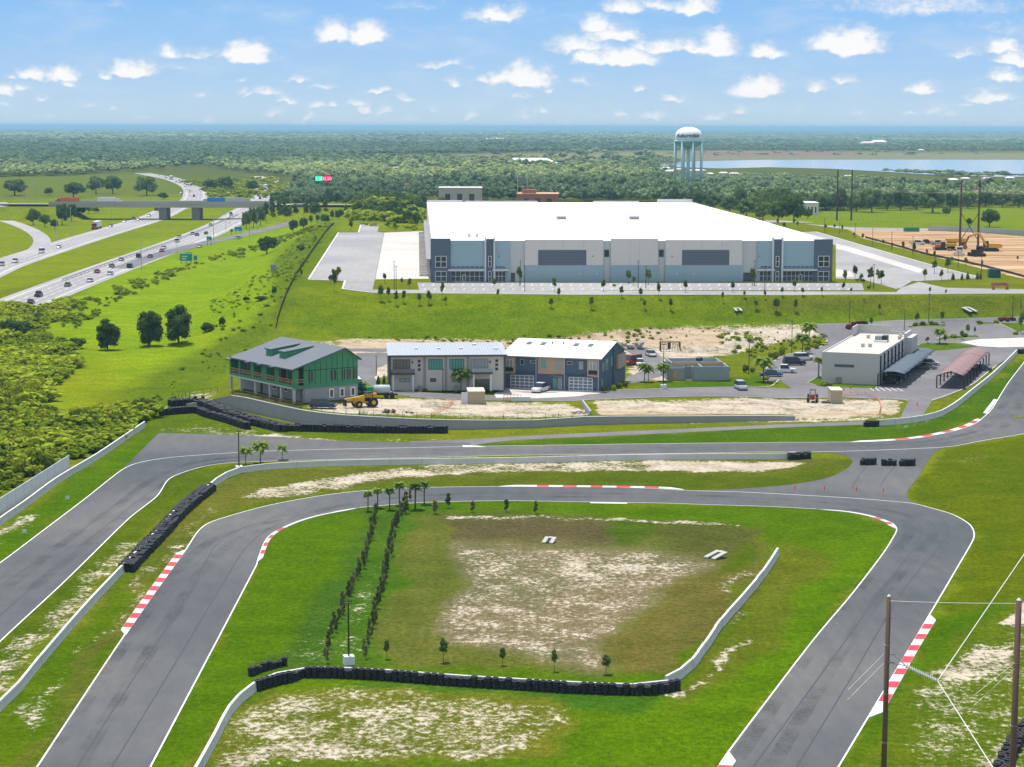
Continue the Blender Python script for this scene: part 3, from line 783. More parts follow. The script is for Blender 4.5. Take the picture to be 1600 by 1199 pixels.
# warehouse surroundings
road('truck_court', [(482,437),(529,364),(560,364),(564,351),(592,351),(590,363),(600,364),(586,437),(581,457),(535,452),(539,439)], M_LOT, 0.05, 12)
road('dock_apron', [(600.5,364),(660,361.5),(672,370),(675,431),(670,436),(586.5,437)], M_CONC, 0.054, 12)
road('access_road', [(580,453),(1340,456),(1400,457),(1408,450),(1436,441),(1477,450),(1620,453),(1620,459),(1400,460.5),(1200,461.5),(900,461),(581,458)], M_LOT, 0.054, 12)
lot = road('parking_lot', [(652,442),(1347,443),(1350,454),(655,454)], M_LOT, 0.05, 12)
road('truck_court', [(1238,364),(1275,362),(1340,381),(1470,418),(1536,434),(1425,439.5),(1408,450),(1400,452),(1348,437),(1306,436),(1306,384)], M_LOT, 0.05, 12)
road('concrete_strip', [(1306,381),(1320,384),(1442,421),(1437,427),(1306,388)], M_CONC, 0.058, 12)
road('concrete_strip', [(1306,420),(1330,425),(1335,433),(1306,433)], M_CONC, 0.058, 12)
road('far_road', [(1195,344),(1268,347.5),(1325,355.5),(1450,357.5),(1450,361),(1325,359),(1262,351),(1195,348)], M_LOT, 0.06, 20)
kerbline([(1275,363),(1340,382),(1470,419),(1536,435),(1430,440)], .4, M_KW, sm=False); kerbline([(482,437),(529,364),(560,364),(564,351)], .5, M_KW, sm=False); kerbline([(482,437.5),(539,439.5),(535,452),(581,458)], .5, M_KW, sm=False)
pm = MB()
for i in range(44):
    for v0, v1 in ((444.2, 447.0), (451.2, 453.4)):
        x = 660 + 15.4 * i + (2 if v0 > 450 else 0)
        if 1344 > x: ribbon('x', [W(x, v1), W(x + 3.0, v0)], 0.16, None, 0.062, mb=pm)
pm.build('bay_marking', M_PAINT, lot)

def hway(name, cl, w, m, off, marks=True):
    """carriageway along a centre line given in metres"""
    P = resample(S([np.array(p, float) for p in cl], 8), 12)
    o = ribbon(name, P, w, m, off)
    mm = MB(); wr = MB()
    for s_ in (-0.72, 0.72): ribbon('x', P, .25, None, off + .012, side=s_ * w / .25, mb=mm)
    for s_ in (-0.45, -0.15, .15, .45):
        ribbon('x', P, 0.9, None, off + .006, side=s_ * w / .9, mb=wr)
    Q = resample(P, 12)
    for s_ in (-0.3, 0.0, .3):
        for i in range(0, len(Q) - 1):
            a, b_ = Q[i][:2], Q[i + 1][:2]; b2 = a + (b_ - a) * 0.3
            d = (b_ - a) / np.linalg.norm(b_ - a); nr = np.array([-d[1], d[0]]) * s_ * w / 2 * 1.0
            if a[1] < 1500: ribbon('x', [a + nr, b2 + nr], .2, None, off + .014, mb=mm)
    mm.build('lane_line', M_PAINT, o); wr.build('wheel_track', M_HWYL, o)
    return o
def cpx(l): return [W0(*p)[:2] for p in l]
def Xat(px, Y): return (px - 800) * Y / 3200.0
H_R = [(-140, 430), (-144, 520)] + cpx([(0,489),(60,463),(180,417),(300,373),(352,350),(385,330)]) + [W0(405,318)[:2]] + cpx([(418,306),(420,300),(412,294),(398,287),(380,280)])
H_L = [(-190, 560)] + cpx([(-60,441),(0,416),(120,377),(235,342),(270,326),(300,314),(305,306),(303,296),(292,288),(270,280),(245,275),(222,271)])
hr_ = hway('highway', H_R, 19.5, M_HWY, 0.06)
hl_ = hway('highway', H_L, 19.0, M_HWY, 0.06)
ramp1 = ribbon('slip_road', resample(S(cpx([(-40,322),(0,342),(30,352),(55,364),(66,378),(50,395),(10,408),(-30,425)]), 6), 6), 8, M_HWY, 0.09)
ribbon('frontage_road', resample(S(cpx([(190,420),(250,398),(330,378),(400,363),(450,350),(490,338),(525,330)]), 6), 8), 8.5, M_ROAD, 0.10)
ribbon('far_slip_road', resample(S(cpx([(400,276),(425,281),(445,288),(452,298),(452,306)]), 6), 10), 12, M_CONC, 0.10)
ribbon('overpass_approach', [np.array([x, BRY]) for x in np.arange(-520, -255, 8.0)], 17, M_HWY, 0.10)
ribbon('overpass_approach', [np.array([x, BRY]) for x in np.arange(-142, 60, 8.0)], 17, M_HWY, 0.10)
# lake
M_WATER, _t, _b = newmat('lake_water')
_b.inputs['Base Color'].default_value = (0.30, 0.33, 0.34, 1); _b.inputs['Roughness'].default_value = 0.06; _b.inputs['Specular IOR Level'].default_value = 0.6
_g = _t.new('ShaderNodeNewGeometry'); _bn = _t.new('ShaderNodeBump'); _bn.inputs['Strength'].default_value = .05; _bn.inputs['Distance'].default_value = .1
_t.l.new(_t.noise(_g.outputs['Position'], .6, 3), _bn.inputs['Height']); _t.l.new(_bn.outputs[0], _b.inputs['Normal'])
LAKEPX = [(1040,255),(1090,252.5),(1180,250.5),(1400,250),(1700,250.5),(2100,252),(2100,278),(1700,277),(1560,277),(1480,276),(1380,269),(1300,264.5),(1200,262),(1130,264),(1060,262)]
lake = sheet('lake', LAKEPX, M_WATER, 0.4); 
lake2 = sheet('lake', [(870,256.5),(1000,255),(1046,256),(1046,260),(960,261),(880,260)], M_WATER, 0.4)

# ================================================================== BARRIERS, TYRE WALLS, FENCES
M_BAR = mat('barrier_concrete', (0.56, 0.55, 0.54), .85, var=.10, scale=.6, bump=.1)
M_RET = mat('retaining_block', (0.30, 0.30, 0.31), .9, var=.18, scale=.5, bump=.2)
M_TYRE = mat('black_rubber', (0.018, 0.019, 0.024), .6, var=.35, scale=1.5, spec=.35)
M_VIN = mat('white_vinyl', (0.62, 0.63, 0.64), .6, var=.05, scale=.6)
M_GREY = mat('grey_post', (0.22, 0.22, 0.23), .7)
M_BLK = mat('black_metal', (0.02, 0.02, 0.022), .5)
M_WOODD = mat('dark_wood', (0.10, 0.062, 0.04), .9, var=.3, scale=3)
M_WOODL = mat('new_lumber', (0.48, 0.30, 0.15), .85, var=.25, scale=3)
M_ORANGE = mat('orange_plastic', (0.75, 0.20, 0.05), .7)

def wallrun(name, pix, h, w, m, label, cat, seglen=6.0, part='barrier_segment', group=None, foot=True, sm=True, world=False, maxseg=100, wob_=0.0):
    wp = resample([W(*p) for p in (S(pix, 6) if sm else pix)] if not world else pix, seglen)
    n = len(wp) - 1
    root = empty(name, tuple(wp[0]), 0, label, cat, group)
    o3 = np.array(wp[0]); rnd = random.Random(len(pix))
    for i in range(n):
        a, c = wp[i] - o3, wp[i + 1] - o3
        d = (c - a)[:2]; L = np.linalg.norm(d); d = d / L; nr = np.array([-d[1], d[0]])
        a = a.copy(); c = c.copy(); a[:2] += d * .045; c[:2] -= d * .045
        j = rnd.uniform(-wob_, wob_)
        prof = [(-w * .5 - (.12 if foot else 0), 0), (w * .5 + (.12 if foot else 0), 0), (w * .5, h * (.3 if foot else .5)), (w * .42, h), (-w * .42, h), (-w * .5, h * (.3 if foot else .5))]
        b = MB()
        for p in (a, c):
            for (s_, z) in prof: b.v.append((p[0] + nr[0] * (s_ + j), p[1] + nr[1] * (s_ + j), p[2] + z - (.15 if z == 0 else 0)))
        k = len(prof)
        b.f = [tuple(range(k))[::-1], tuple(range(k, 2 * k))] + [(q, (q + 1) % k, k + (q + 1) % k, k + q) for q in range(k)]
        b.build(part, m, root)
    return root
G_BARR = 'white concrete barrier walls along the race track'
wallrun('concrete_barrier', [(-70,1180),(0,1109),(22,1089),(70,1030),(130,960),(183,903),(220,865),(250,833),(275,805),(300,785),(325,768),(345,752),(372,740),(400,735),(500,729),(640,726),(800,724),(1000,719),(1232,717)], .95, .32, M_BAR,
        'very long white concrete barrier between the two track loops, bottom left to centre right', 'barrier', 5.0, group=G_BARR, wob_=.02)
wallrun('concrete_barrier', [(-60,868),(0,820),(40,792),(87,757),(145,722),(162,711),(226,667)], 1.0, .32, M_BAR, 'white concrete barrier on the far left, beside the tall white panel fence', 'barrier', 4.0, group=G_BARR)
wallrun('concrete_barrier', [(300,1225),(317,1195),(335,1162),(362,1112),(398,1080),(430,1066),(460,1059.5),(480,1056),(515,1056),(600,1060),(700,1068),(800,1074),(900,1080),(1010,1083),(1045,1077)], .92, .32, M_BAR, 'curved white concrete barrier behind the bottom tyre wall, below the dry basin', 'barrier', 4.0, group=G_BARR)
wallrun('concrete_barrier', [(1040,1072),(1060,1062),(1078,1048),(1100,1019),(1127,980),(1162,940),(1192,903),(1215,868)], 1.0, .32, M_BAR, 'white concrete barrier along the right edge of the dry basin', 'barrier', 3.6, group=G_BARR, wob_=.04)
wallrun('concrete_barrier', [(1370,665),(1395,663.5),(1425,660.5),(1452,655.5),(1472,649),(1495,635),(1520,615),(1545,595),(1570,572),(1590,552)], 1.05, .32, M_BAR, 'white concrete barrier curving past the red canopy at the upper right', 'barrier', 4.0, group=G_BARR)
# block retaining wall
rt = []
for p in S([p for p in WALLPX], 6):
    q = W0(*p); rt.append(q)
rt = resample(rt, 5.0)
def retwall():
    root = empty('retaining_wall', tuple(rt[0]), 0, 'long grey block retaining wall below the house plots, behind the upper tyre walls', 'wall')
    cap = mat('wall_cap', (0.42, 0.41, 0.39), .9)
    for i in range(len(rt) - 1):
        a, c = rt[i], rt[i + 1]; d = (c - a)[:2]; L = np.linalg.norm(d); d /= L; nr = np.array([-d[1], d[0]])
        b = MB(); ct = MB()
        za = [float(np.interp(q[0], PADX, PADZ)) + 0.22 for q in (a, c)]
        for bb, (w0, w1, lo, hi) in ((b, (-.15, .35, -.3, 0)), (ct, (-.2, .42, 0.0, .09))):
            for q, zt in zip((a, c), za):
                for s_ in (w0, w1):
                    for z in (lo if bb is b else zt, zt if bb is b else zt + hi):
                        bb.v.append((q[0] - rt[0][0] + nr[0] * s_, q[1] - rt[0][1] + nr[1] * s_, z))
            bb.f = [(0, 1, 3, 2), (4, 6, 7, 5), (0, 4, 5, 1), (2, 3, 7, 6), (1, 5, 7, 3), (0, 2, 6, 4)]
        b.build('wall_panel', M_RET, root); ct.build('wall_cap', cap, root)
retwall()
bf = MB()
for i in range(len(rt) - 1):
    k = len(bf.v)
    for q in (rt[i], rt[i + 1]):
        z = float(np.interp(q[0], PADX, PADZ)) + .03; bf.v += [(q[0], q[1] + .3, z), (q[0] + .3, q[1] + 3.6, z)]
    bf.f.append((k, k + 2, k + 3, k + 1))
bf.build('verge', M_ISLAND)['kind'] = 'structure'
wallrun('retaining_wall', [(910,633),(916,641),(923,651)], 1.0, .4, M_RET, 'short slanting grey wall end rising beside the long retaining wall', 'wall', 3.0, 'wall_panel', foot=False, sm=False)
wallrun('retaining_wall', [(1170,656),(1235,655)], .35, .5, mat('pale_block', (.4, .4, .4)), 'low pale slab wall at the right end of the sand plot', 'wall', 4, 'wall_panel', foot=False, sm=False)

# white vinyl panel fence
def vinyl():
    A, B = W(-46, 836), W(108, 735)
    n = 12
    root = empty('panel_fence', tuple(A), 0, 'tall white vinyl panel fence at the left edge in front of the thicket', 'fence')
    for i in range(n + 1):
        p = A + (B - A) * i / n; z = Z0(p[0], p[1]) - A[2]
        MB().box(p[0]-A[0]-.07, p[0]-A[0]+.07, p[1]-A[1]-.07, p[1]-A[1]+.07, z - .1, z + 2.45).build('fence_post', M_VIN, root)
        if i < n:
            q = A + (B - A) * (i + 1) / n; b = MB(); b.beam((p[0]-A[0], p[1]-A[1], z + 1.2), (q[0]-A[0], q[1]-A[1], z + 1.2), .05, 2.3)
            b.beam((p[0]-A[0], p[1]-A[1], z + 2.35), (q[0]-A[0], q[1]-A[1], z + 2.35), .09, .12)
            b.build('fence_panel', M_VIN, root)
vinyl()

# tyres
def tyre_stack_mesh(n, seed, h=.22, r=.36):
    rnd = random.Random(seed); b = MB(); N = 14
    for k in range(n):
        dx, dy = rnd.uniform(-.03, .03), rnd.uniform(-.03, .03)
        rr = r * rnd.uniform(.93, 1.03)
        prof = [(rr * .56, .03), (rr * .82, 0.0), (rr, .05), (rr * 1.0, h - .05), (rr * .82, h - .005), (rr * .56, h - .03)]
        base = len(b.v); m_ = len(prof)
        for i in range(N):
            a = 2 * math.pi * i / N
            for (q, z) in prof: b.v.append((dx + q * math.cos(a), dy + q * math.sin(a), z + k * h))
        for i in range(N):
            i2 = (i + 1) % N
            for j in range(m_):
                j2 = (j + 1) % m_
                b.f.append((base + i * m_ + j, base + i2 * m_ + j, base + i2 * m_ + j2, base + i * m_ + j2))
    me = b.mesh('tyre_stack', M_TYRE); me.shade_smooth()
    return me
TS = {(n, k): tyre_stack_mesh(n, n * 10 + k) for n in (3, 4, 5, 6) for k in range(2)}
def tyrewall(pix, label, rows=2, n=5, pitch=.68, group='black tyre walls protecting the concrete barriers', maxp=100, side=1, sm=True):
    wp = resample([W(*p) for p in (S(pix, 5) if sm else pix)], pitch)
    root = empty('tyre_wall', tuple(wp[0]), 0, label, 'tyre wall', group); cnt = 0; rest = []
    rnd = random.Random(len(wp))
    for r in range(rows):
        for i, p in enumerate(wp):
            a = wp[min(i + 1, len(wp) - 1)][:2] - wp[max(i - 1, 0)][:2]; a /= np.linalg.norm(a); nr = np.array([-a[1], a[0]]) * side
            q = p[:2] + nr * (r * .66 + rnd.uniform(-.09, .09) * (1 if rows > 1 else .4)) + a * (pitch * .5 * (r % 2) + rnd.uniform(-.04, .04))
            me = TS[(rnd.choice((n, n, n, n - 1)), rnd.randint(0, 1))]
            loc = (q[0] - wp[0][0], q[1] - wp[0][1], Z0(q[0], q[1]) - wp[0][2])
            if cnt < maxp:
                o = link('tyre_stack', me, root); o.location = loc; o.rotation_euler = (0, 0, rnd.uniform(0, 6)); cnt += 1
            else: rest.append((me, loc))
    if rest:
        V = []; F = []; base = 0
        for me, loc in rest:
            co = np.zeros(len(me.vertices) * 3); me.vertices.foreach_get('co', co); co = co.reshape(-1, 3) + np.array(loc)
            V.append(co); F += [tuple(v + base for v in p.vertices) for p in me.polygons]; base += len(co)
        me2 = bpy.data.meshes.new('tyre_stacks'); me2.from_pydata(np.concatenate(V).tolist(), [], F); me2.materials.append(M_TYRE); me2.shade_smooth()
        o = link('tyre_stacks', me2, root); o['kind'] = 'stuff'
    return root
tyrewall([(403,1079),(431,1071),(460,1064),(468,1059),(515,1059),(600,1063),(700,1071),(800,1077),(900,1083),(1012,1086),(1058,1079)], 'long black tyre wall curving along the near side of the dry basin', 1, 5)
tyrewall([(392,1056),(410,1049),(444,1040)], 'short row of black tyre stacks behind the barrier at the basin corner', 1, 4)
tyrewall([(207,894),(229,869),(256,841),(285,809),(312,784),(334,767)], 'black tyre wall leaning on the barrier between the two left hand tracks', 3, 5, side=1)
tyrewall([(252,650),(269,648),(306,646),(318,651),(350,660),(383,671)], 'free standing black tyre wall in front, left of the palms by the runoff', 2, 6)
tyrewall([(269,636),(304,634),(323,640),(360,655),(395,665),(435,675)], 'wide black tyre wall behind the free standing one, below the green house', 4, 6)
tyrewall([(445,675),(453,674),(520,675.5),(600,677),(694,677.5)], 'black tyre wall along the grey retaining wall, left of centre', 3, 6)
tyrewall([(1568,1215),(1582,1185),(1596,1160),(1615,1140)], 'black tyre wall in the bottom right corner behind the wooden pole', 2, 4)
G_TB = 'bundles of black tyres standing on the track junction'
for x0, x1, y, lab in ((1346,1365,727,'leftmost bundle of black tyre stacks across the track junction'), (1379,1397,728,'middle bundle of black tyre stacks across the track junction'), (1407,1426,728.5,'rightmost bundle of black tyre stacks across the track junction')):
    tyrewall([(x0 + 1,y),(x1 - 1,y)], lab, 2, 5, group=G_TB, sm=False)
tyrewall([(1234,719),(1250,718),(1264,717)], 'bundle of black tyres at the right end of the middle barrier', 2, 5, group='tyre bundles at barrier ends', sm=False)
tyrewall([(1352,667),(1369,667)], 'bundle of black tyres at the start of the curving right barrier', 2, 5, group='tyre bundles at barrier ends', sm=False)
tyrewall([(1590,553),(1625,553)], 'black tyres at the far end of the right hand barrier', 2, 5, group='tyre bundles at barrier ends', sm=False)

# light post-and-wire fences, silt fence, rails
def postfence(name, pix, step, h, label, m=M_BLK, rails=2, th=.06, sm=True, closed=True, panel=None, cat='fence', rail_th=.035, group=None, world=False):
    wp = resample(pix if world else [W(*p) for p in (S(pix, 5) if sm else pix)], step)
    root = empty(name, tuple(wp[0]), 0, label, cat, group)
    b = MB(); r_ = MB()
    L0 = wp[0]
    for p in wp[:100]:
        q = p - L0; MB().box(q[0] - th/2, q[0] + th/2, q[1] - th/2, q[1] + th/2, q[2] - .1, q[2] + h).build('fence_post', m, root)
    for i in range(len(wp) - 1):
        a, c = wp[i] - L0, wp[i + 1] - L0
        for k in range(rails):
            z = h * (k + 1) / rails - .03
            r_.beam((a[0], a[1], a[2] + z), (c[0], c[1], c[2] + z), rail_th)
    if rails: r_.build('fence_rail', m, root)
    if panel:
        pn = MB()
        for i in range(len(wp) - 1):
            a, c = wp[i] - L0, wp[i + 1] - L0
            pn.beam((a[0], a[1], a[2] + h * .45), (c[0], c[1], c[2] + h * .45), .03, h * .9)
        pn.build('fence_sheet', panel, root)
    return root
M_SILT = mat('silt_cloth', (0.03, 0.032, 0.035), .9)
postfence('silt_fence', [(431,514),(436,492),(446,465),(462,432),(480,405),(497,380),(510,362),(522,350)], 3.0, .95, 'long black silt fence running up the slope left of the warehouse yard', M_BLK, 0, .08, panel=M_SILT)
postfence('silt_fence', [(1352,372),(1400,385),(1450,399),(1500,409),(1560,423),(1612,437)], 4.0, .8, 'black silt fence below the orange dirt site at the right', M_BLK, 0, .08, panel=M_SILT)
M_CLF = mat('steel_wire', (0.12, 0.12, 0.12), .6)
def walltop(pa, pb): return [np.array([q[0] + .1, q[1] + .3, float(np.interp(q[0], PADX, PADZ)) + .25]) for q in rt if W0(pa, 655)[0] <= q[0] <= W0(pb, 655)[0]]
postfence('plot_fence', walltop(474, 918), 2.6, 1.15, 'low black wire fence along the top of the retaining wall', M_BLK, 3, .07, rail_th=.022, world=True)
postfence('slope_fence', [(268,630),(300,621),(340,615)], 1.6, 1.3, 'black picket fence climbing the sandy ramp left of the green house', M_BLK, 2, .07, rail_th=.03)
postfence('balcony_railing', walltop(345, 478), .55, 1.15, 'dark brown railing on the retaining wall below the green house', M_WOODD, 3, .08, rail_th=.12, world=True)
M_NET = mat('orange_mesh', (0.62, 0.22, 0.10), .8, var=.3, scale=2)
postfence('safety_netting', [(674,652),(690,642),(702,636),(708,629)], 1.6, .8, 'orange safety netting slanting across the sand left of the tan container', M_NET, 3, .05, rail_th=.05)
postfence('safety_netting', [(1312,622),(1345,618),(1370,625),(1376,636),(1374,648)], 2.0, .8, 'orange safety netting on the sand plot beside the small car park', M_NET, 3, .05, rail_th=.05)
M_GALV = mat('galvanised', (0.42, 0.43, 0.45), .6, var=.15, scale=.1)
postfence('site_wall', [(1451,361),(1500,362),(1600,368),(1640,371)], 8, 2.4, 'long pale grey fence behind the dirt site at the right', M_GALV, 0, .15, panel=M_GALV)
postfence('field_fence', [(1272,341),(1340,345),(1400,351),(1450,355)], 12, 1.2, 'thin post and wire fence along the green field at right', M_GREY, 2, .12, rail_th=.05)
M_HRAIL = mat('guard_rail', (0.25, 0.25, 0.26), .5)
postfence('guard_rail', [(98,440),(180,410),(235,391),(290,371),(340,350),(372,337)], 8, .85, 'dark guard rail on the median side of the right carriageway', M_HRAIL, 1, .15, rail_th=.3)

# storm drain outlets in the basin, red cones, marker boards
def outlet(px, py, s, rz, label):
    p = W(px, py); r = empty('drain_outlet', tuple(p), rz, label, 'drain outlet', 'concrete storm drain outlets')
    b = MB(); sl = .30
    for x0, x1 in ((-1.6 * s, -.5 * s), (.5 * s, 1.6 * s)):
        b.prism([(-2 * s, 0.02), (2 * s, 0.02 + 1.1 * s), (2 * s, 1.25 * s), (-2 * s, .2)], x0, x1, 'x')
    b.prism([(1.2 * s, -.3), (2.1 * s, -.2), (2.1 * s, 1.3 * s), (1.2 * s, 1.1 * s)], -.5 * s, .5 * s, 'x')
    b.build('concrete_apron', mat('outlet_concrete', (.36, .355, .33), .9), r)
    q = MB(); q.box(-.5 * s, .5 * s, -1.2 * s, 1.19 * s, -.3, .32 * s); q.build('drain_mouth', M_BLK, r)
    return r
outlet(858, 848, .48, R(-15), 'white concrete drain outlet at the back left of the dry basin')
outlet(1118, 872, .6, R(-48), 'white concrete drain outlet at the right of the dry basin')
outlet(1153, 486, .6, R(10), 'small white concrete drain outlet in the green bank below the warehouse')
outlet(1515, 487, .85, R(28), 'white concrete drain outlet in the bank above the upper right car park')
def cone():
    r = empty('traffic_cone', (0, 0, 0), 0, 'cone', 'traffic cone', 'red traffic cones across the track junction')
    MB().tube([(0, 0, .04), (0, 0, .72)], [.17, .03], 10).build('cone_body', mat('cone_red', (0.75, 0.06, 0.05), .6), r)
    MB().box(-.22, .22, -.22, .22, 0, .04).build('cone_base', mat('cone_red', (0.8, 0.05, 0.04), .6), r)
    return r
_cone = cone()
for i, (x, y) in enumerate(((1242,764),(1288,765),(1338,767),(1380,768.5))): place(_cone, tuple(W(x, y, .04)), 0, .8, '%s red traffic cone from the left across the track junction' % nth(i + 1))
for x, y, l in ((1433,634,'red traffic cone on the short driveway by the sand plot'),(1318,611,'orange cone post right of the tan container by the road'),(1329,608,'second orange cone post further right of the tan container')):
    place(_cone, tuple(W(x, y, .05)), 0, 1.0, l, 'orange cones by the driveway')
def board():
    r = empty('marker_board', (0, 0, 0), 0, 'board', 'marker board', 'small white marker boards on the left verge')
    MB().box(-.28, .28, -.03, .03, .25, .75).build('board_face', M_VIN, r)
    for x in (-.2, .2): MB().box(x - .03, x + .03, -.02, .02, 0, .25).build('leg', M_GREY, r)
    return r
_bd = board()
place(_bd, tuple(W(105.5, 783)), .2, 1, 'small white marker board, the farther of two on the left verge')
place(_bd, tuple(W(38, 836)), .2, 1, 'small white marker board, the nearer of two on the left verge')

# ================================================================== BUILDINGS
M_GLASS = mat('dark_glass', (0.03, 0.045, 0.06), .08, var=.2, scale=.3, spec=.6)
M_TEAL = mat('teal_glass', (0.08, 0.30, 0.26), .12, var=.15, scale=.5, spec=.6)
M_PGLASS = mat('pale_glass', (0.28, 0.32, 0.34), .15, var=.3, scale=.8, spec=.6)
M_WHITE = mat('white_trim', (0.72, 0.72, 0.72), .6, var=.04)
M_ROOFW = mat('white_roof_membrane', (0.74, 0.74, 0.74), .8, var=.05, scale=.03)
M_DNAVY = mat('charcoal_panel', (0.105, 0.135, 0.175), .8, var=.06, scale=.2)
M_LBLUE = mat('steel_blue_panel', (0.30, 0.41, 0.46), .8, var=.05, scale=.15)
M_CREAM = mat('pale_grey_panel', (0.62, 0.59, 0.555), .8, var=.05, scale=.15)
M_GREIGE = mat('warm_grey_panel', (0.50, 0.51, 0.505), .8, var=.05, scale=.15)
def bx(r, name, m, *a):
    for q in (a if isinstance(a[0], (tuple, list)) else [a]): o = MB().box(*q).build(name, m, r)
    return o
def window(r, x0, x1, z0, z1, y=0.0, nx=2, nz=1, fr=None, gl=None, t=.09, name='window', depth=.12, sill=False):
    """window standing proud of a wall facing -y at depth y"""
    fr = fr or M_WHITE; gl = gl or M_GLASS
    b = MB(); f0 = y - .09
    b.box(x0, x1, f0, y + .02, z1 - t, z1); b.box(x0, x1, f0, y + .02, z0, z0 + t)
    for i in range(nx + 1):
        x = x0 + (x1 - x0 - t) * i / nx; b.box(x, x + t, f0 - .003, y + .02, z0 + t, z1 - t)
    for k in range(1, nz):
        z = z0 + (z1 - z0) * k / nz; b.box(x0 + t, x1 - t, f0 + .004, y + .02, z - t / 2, z + t / 2)
    o = b.build(name, fr, r)
    bx(o, 'pane', gl, x0 + .02, x1 - .02, y - .05, y + .01, z0 + .02, z1 - .02)
    return o
# ---- the warehouse
P0, P1 = W(673, 441.2), W(1305, 442.6)
du = (P1 - P0)[:2]; WW = float(np.linalg.norm(du)); wa = R(2.65)
wz = 10.0; wh = empty('warehouse', (P0[0], P0[1], wz), wa, 'huge warehouse with white flat roof and steel blue and charcoal front', 'warehouse')
WD = 299.0; WH = 12.0
ku = WW / 632.0
def U(px): return (px - 673) * ku
def Zp(py): return (441.4 - py) * ku
bx(wh, 'wall', M_GREIGE, (0.5, WW - .5, 1.2, WD, 0, WH - .35), (.5, .9, 1.2, WD, WH - .35, WH - .1), (WW - .9, WW - .5, 1.2, WD, WH - .35, WH - .1))
rf = MB(); X0, X1 = .9, WW - .9
rf.v = [(X0, .9, WH - .3), (X1, .9, WH - .3), (X1, WD * .45, WH + .25), (X0, WD * .45, WH + .25), (X1, WD, WH - .3), (X0, WD, WH - .3)]
rf.f = [(0, 1, 2, 3), (3, 2, 4, 5)]
roof = rf.build('roof', M_ROOFW, wh)
M_SEAMR = mat('roof_seam', (.56, .56, .56), .8)
sm_ = MB()
for k in range(1, 17):
    y = WD * k / 17; z = (WH - .3 + .55 * (y / (WD * .45)) if y < WD * .45 else WH + .25 - .55 * (y - WD * .45) / (WD * .55))
    sm_.box(X0, X1, y, y + .25, z, z + .03)
sm_.build('roof_seam', M_SEAMR, roof)
for (x, y) in ((.40, .42), (.62, .42)):
    o = bx(roof, 'roof_vent', mat('vent_metal', (.35, .33, .32)), WW * x - 1.6, WW * x + 1.6, WD * y, WD * y + 3, WH, WH + 1.1)
    bx(roof, 'roof_vent', M_VIN, WW * x - 2, WW * x + 2, WD * y - .4, WD * y + 3.4, WH + 1.12, WH + 1.5)
for x in (.12, .145): bx(roof, 'roof_vent', M_GREIGE, U(733 + (x - .12) * 500), U(737.5 + (x - .12) * 500), 14, 16, WH, WH + 1.1)
# back parapet blocks
for (a, b_, h) in ((0, .14, .6), (.14, .42, .35), (.62, .80, .35), (.86, 1.0, 1.1)): bx(wh, 'parapet', M_CREAM, WW * a + .5, WW * b_ - .5, WD, WD + .4, 0, WH + h)
def pan(name, px0, px1, ztop, m, y0, z0=0.0, z1=None): return bx(wh, name, m, U(px0), U(px1), y0, 1.3, z0, ztop)
pan('wall_panel', 673, 704, Zp(373.5), M_DNAVY, 0); pan('wall_panel', 704.1, 757, Zp(376.5), M_LBLUE, .35, Zp(421)); 
pan('wall_panel', 760.1, 770.9, Zp(374), M_DNAVY, .1)
pan('wall_panel', 773.6, 796, Zp(376.8), M_LBLUE, .35, Zp(421)); pan('wall_panel', 796.1, 820, Zp(378), M_GREIGE, .8)
pan('wall_panel', 790.5, 796, Zp(421.1), M_LBLUE, .35)
for a, b_, zt in ((820.1, 943, 375.2), (955, 1029, 373.7), (1041, 1162, 375.6)):
    pan('wall_panel', a, b_, Zp(zt), M_CREAM, .2, Zp(415)); pan('wall_panel', a, b_, Zp(415.1), M_LBLUE, .2)
for a, b_ in ((943.1, 954.9), (1029.1, 1040.9), (1162.1, 1186)): pan('wall_panel', a, b_, Zp(378), M_GREIGE, .9)
pan('wall_panel', 1186.1, 1209, Zp(376.8), M_LBLUE, .35, Zp(421)); pan('wall_panel', 1186.1, 1190, Zp(421.1), M_LBLUE, .35)
pan('wall_panel', 1212.1, 1223.9, Zp(374.5), M_DNAVY, .1); pan('wall_panel', 1226.6, 1276, Zp(377), M_LBLUE, .35, Zp(421)); pan('wall_panel', 1276.1, 1305, Zp(374.6), M_DNAVY, 0)
for a in (757.1, 771, 1209.1, 1224): bx(wh, 'fin_wall', mat('fin_white', (.62, .63, .64)), U(a), U(a + 2.5), -.35, 1.25, 0, Zp(371.3))
# recessed ground floor glazing behind the blue panels
for a, b_ in ((704.1, 757), (773.6, 790.4), (1190.1, 1209), (1226.6, 1276)):
    nx = max(3, round((b_ - a) / 7.5))
    bx(wh, 'wall_panel', M_LBLUE, U(a) + .02, U(b_) - .02, 1.0, 1.3, 0, Zp(421.2))
    window(wh, U(a) + .05, U(b_) - .05, Zp(440.8), Zp(424.4), .95, nx, 2, M_VIN, M_GLASS, .13)
    window(wh, U(a) + .05, U(b_) - .05, Zp(420.2), Zp(415.8), .3, nx, 1, M_LBLUE, M_GLASS, .22)
    bx(wh, 'canopy', mat('canopy_white', (.6, .62, .62)), U(a) - (.8 if a < 1200 else 0), U(b_) + (.8 if a > 770 else 0), -.9, .95, Zp(423.6), Zp(421.3))
    if b_ - a > 40:
        dx = 722.5 if a < 800 else 1252.6
        o = bx(wh, 'door', M_WHITE, U(dx), U(dx + 5.4), .80, .97, 0, Zp(430)); bx(o, 'pane', M_GLASS, U(dx) + .2, U(dx + 5.4) - .2, .76, .81, .25, Zp(430) - .2)
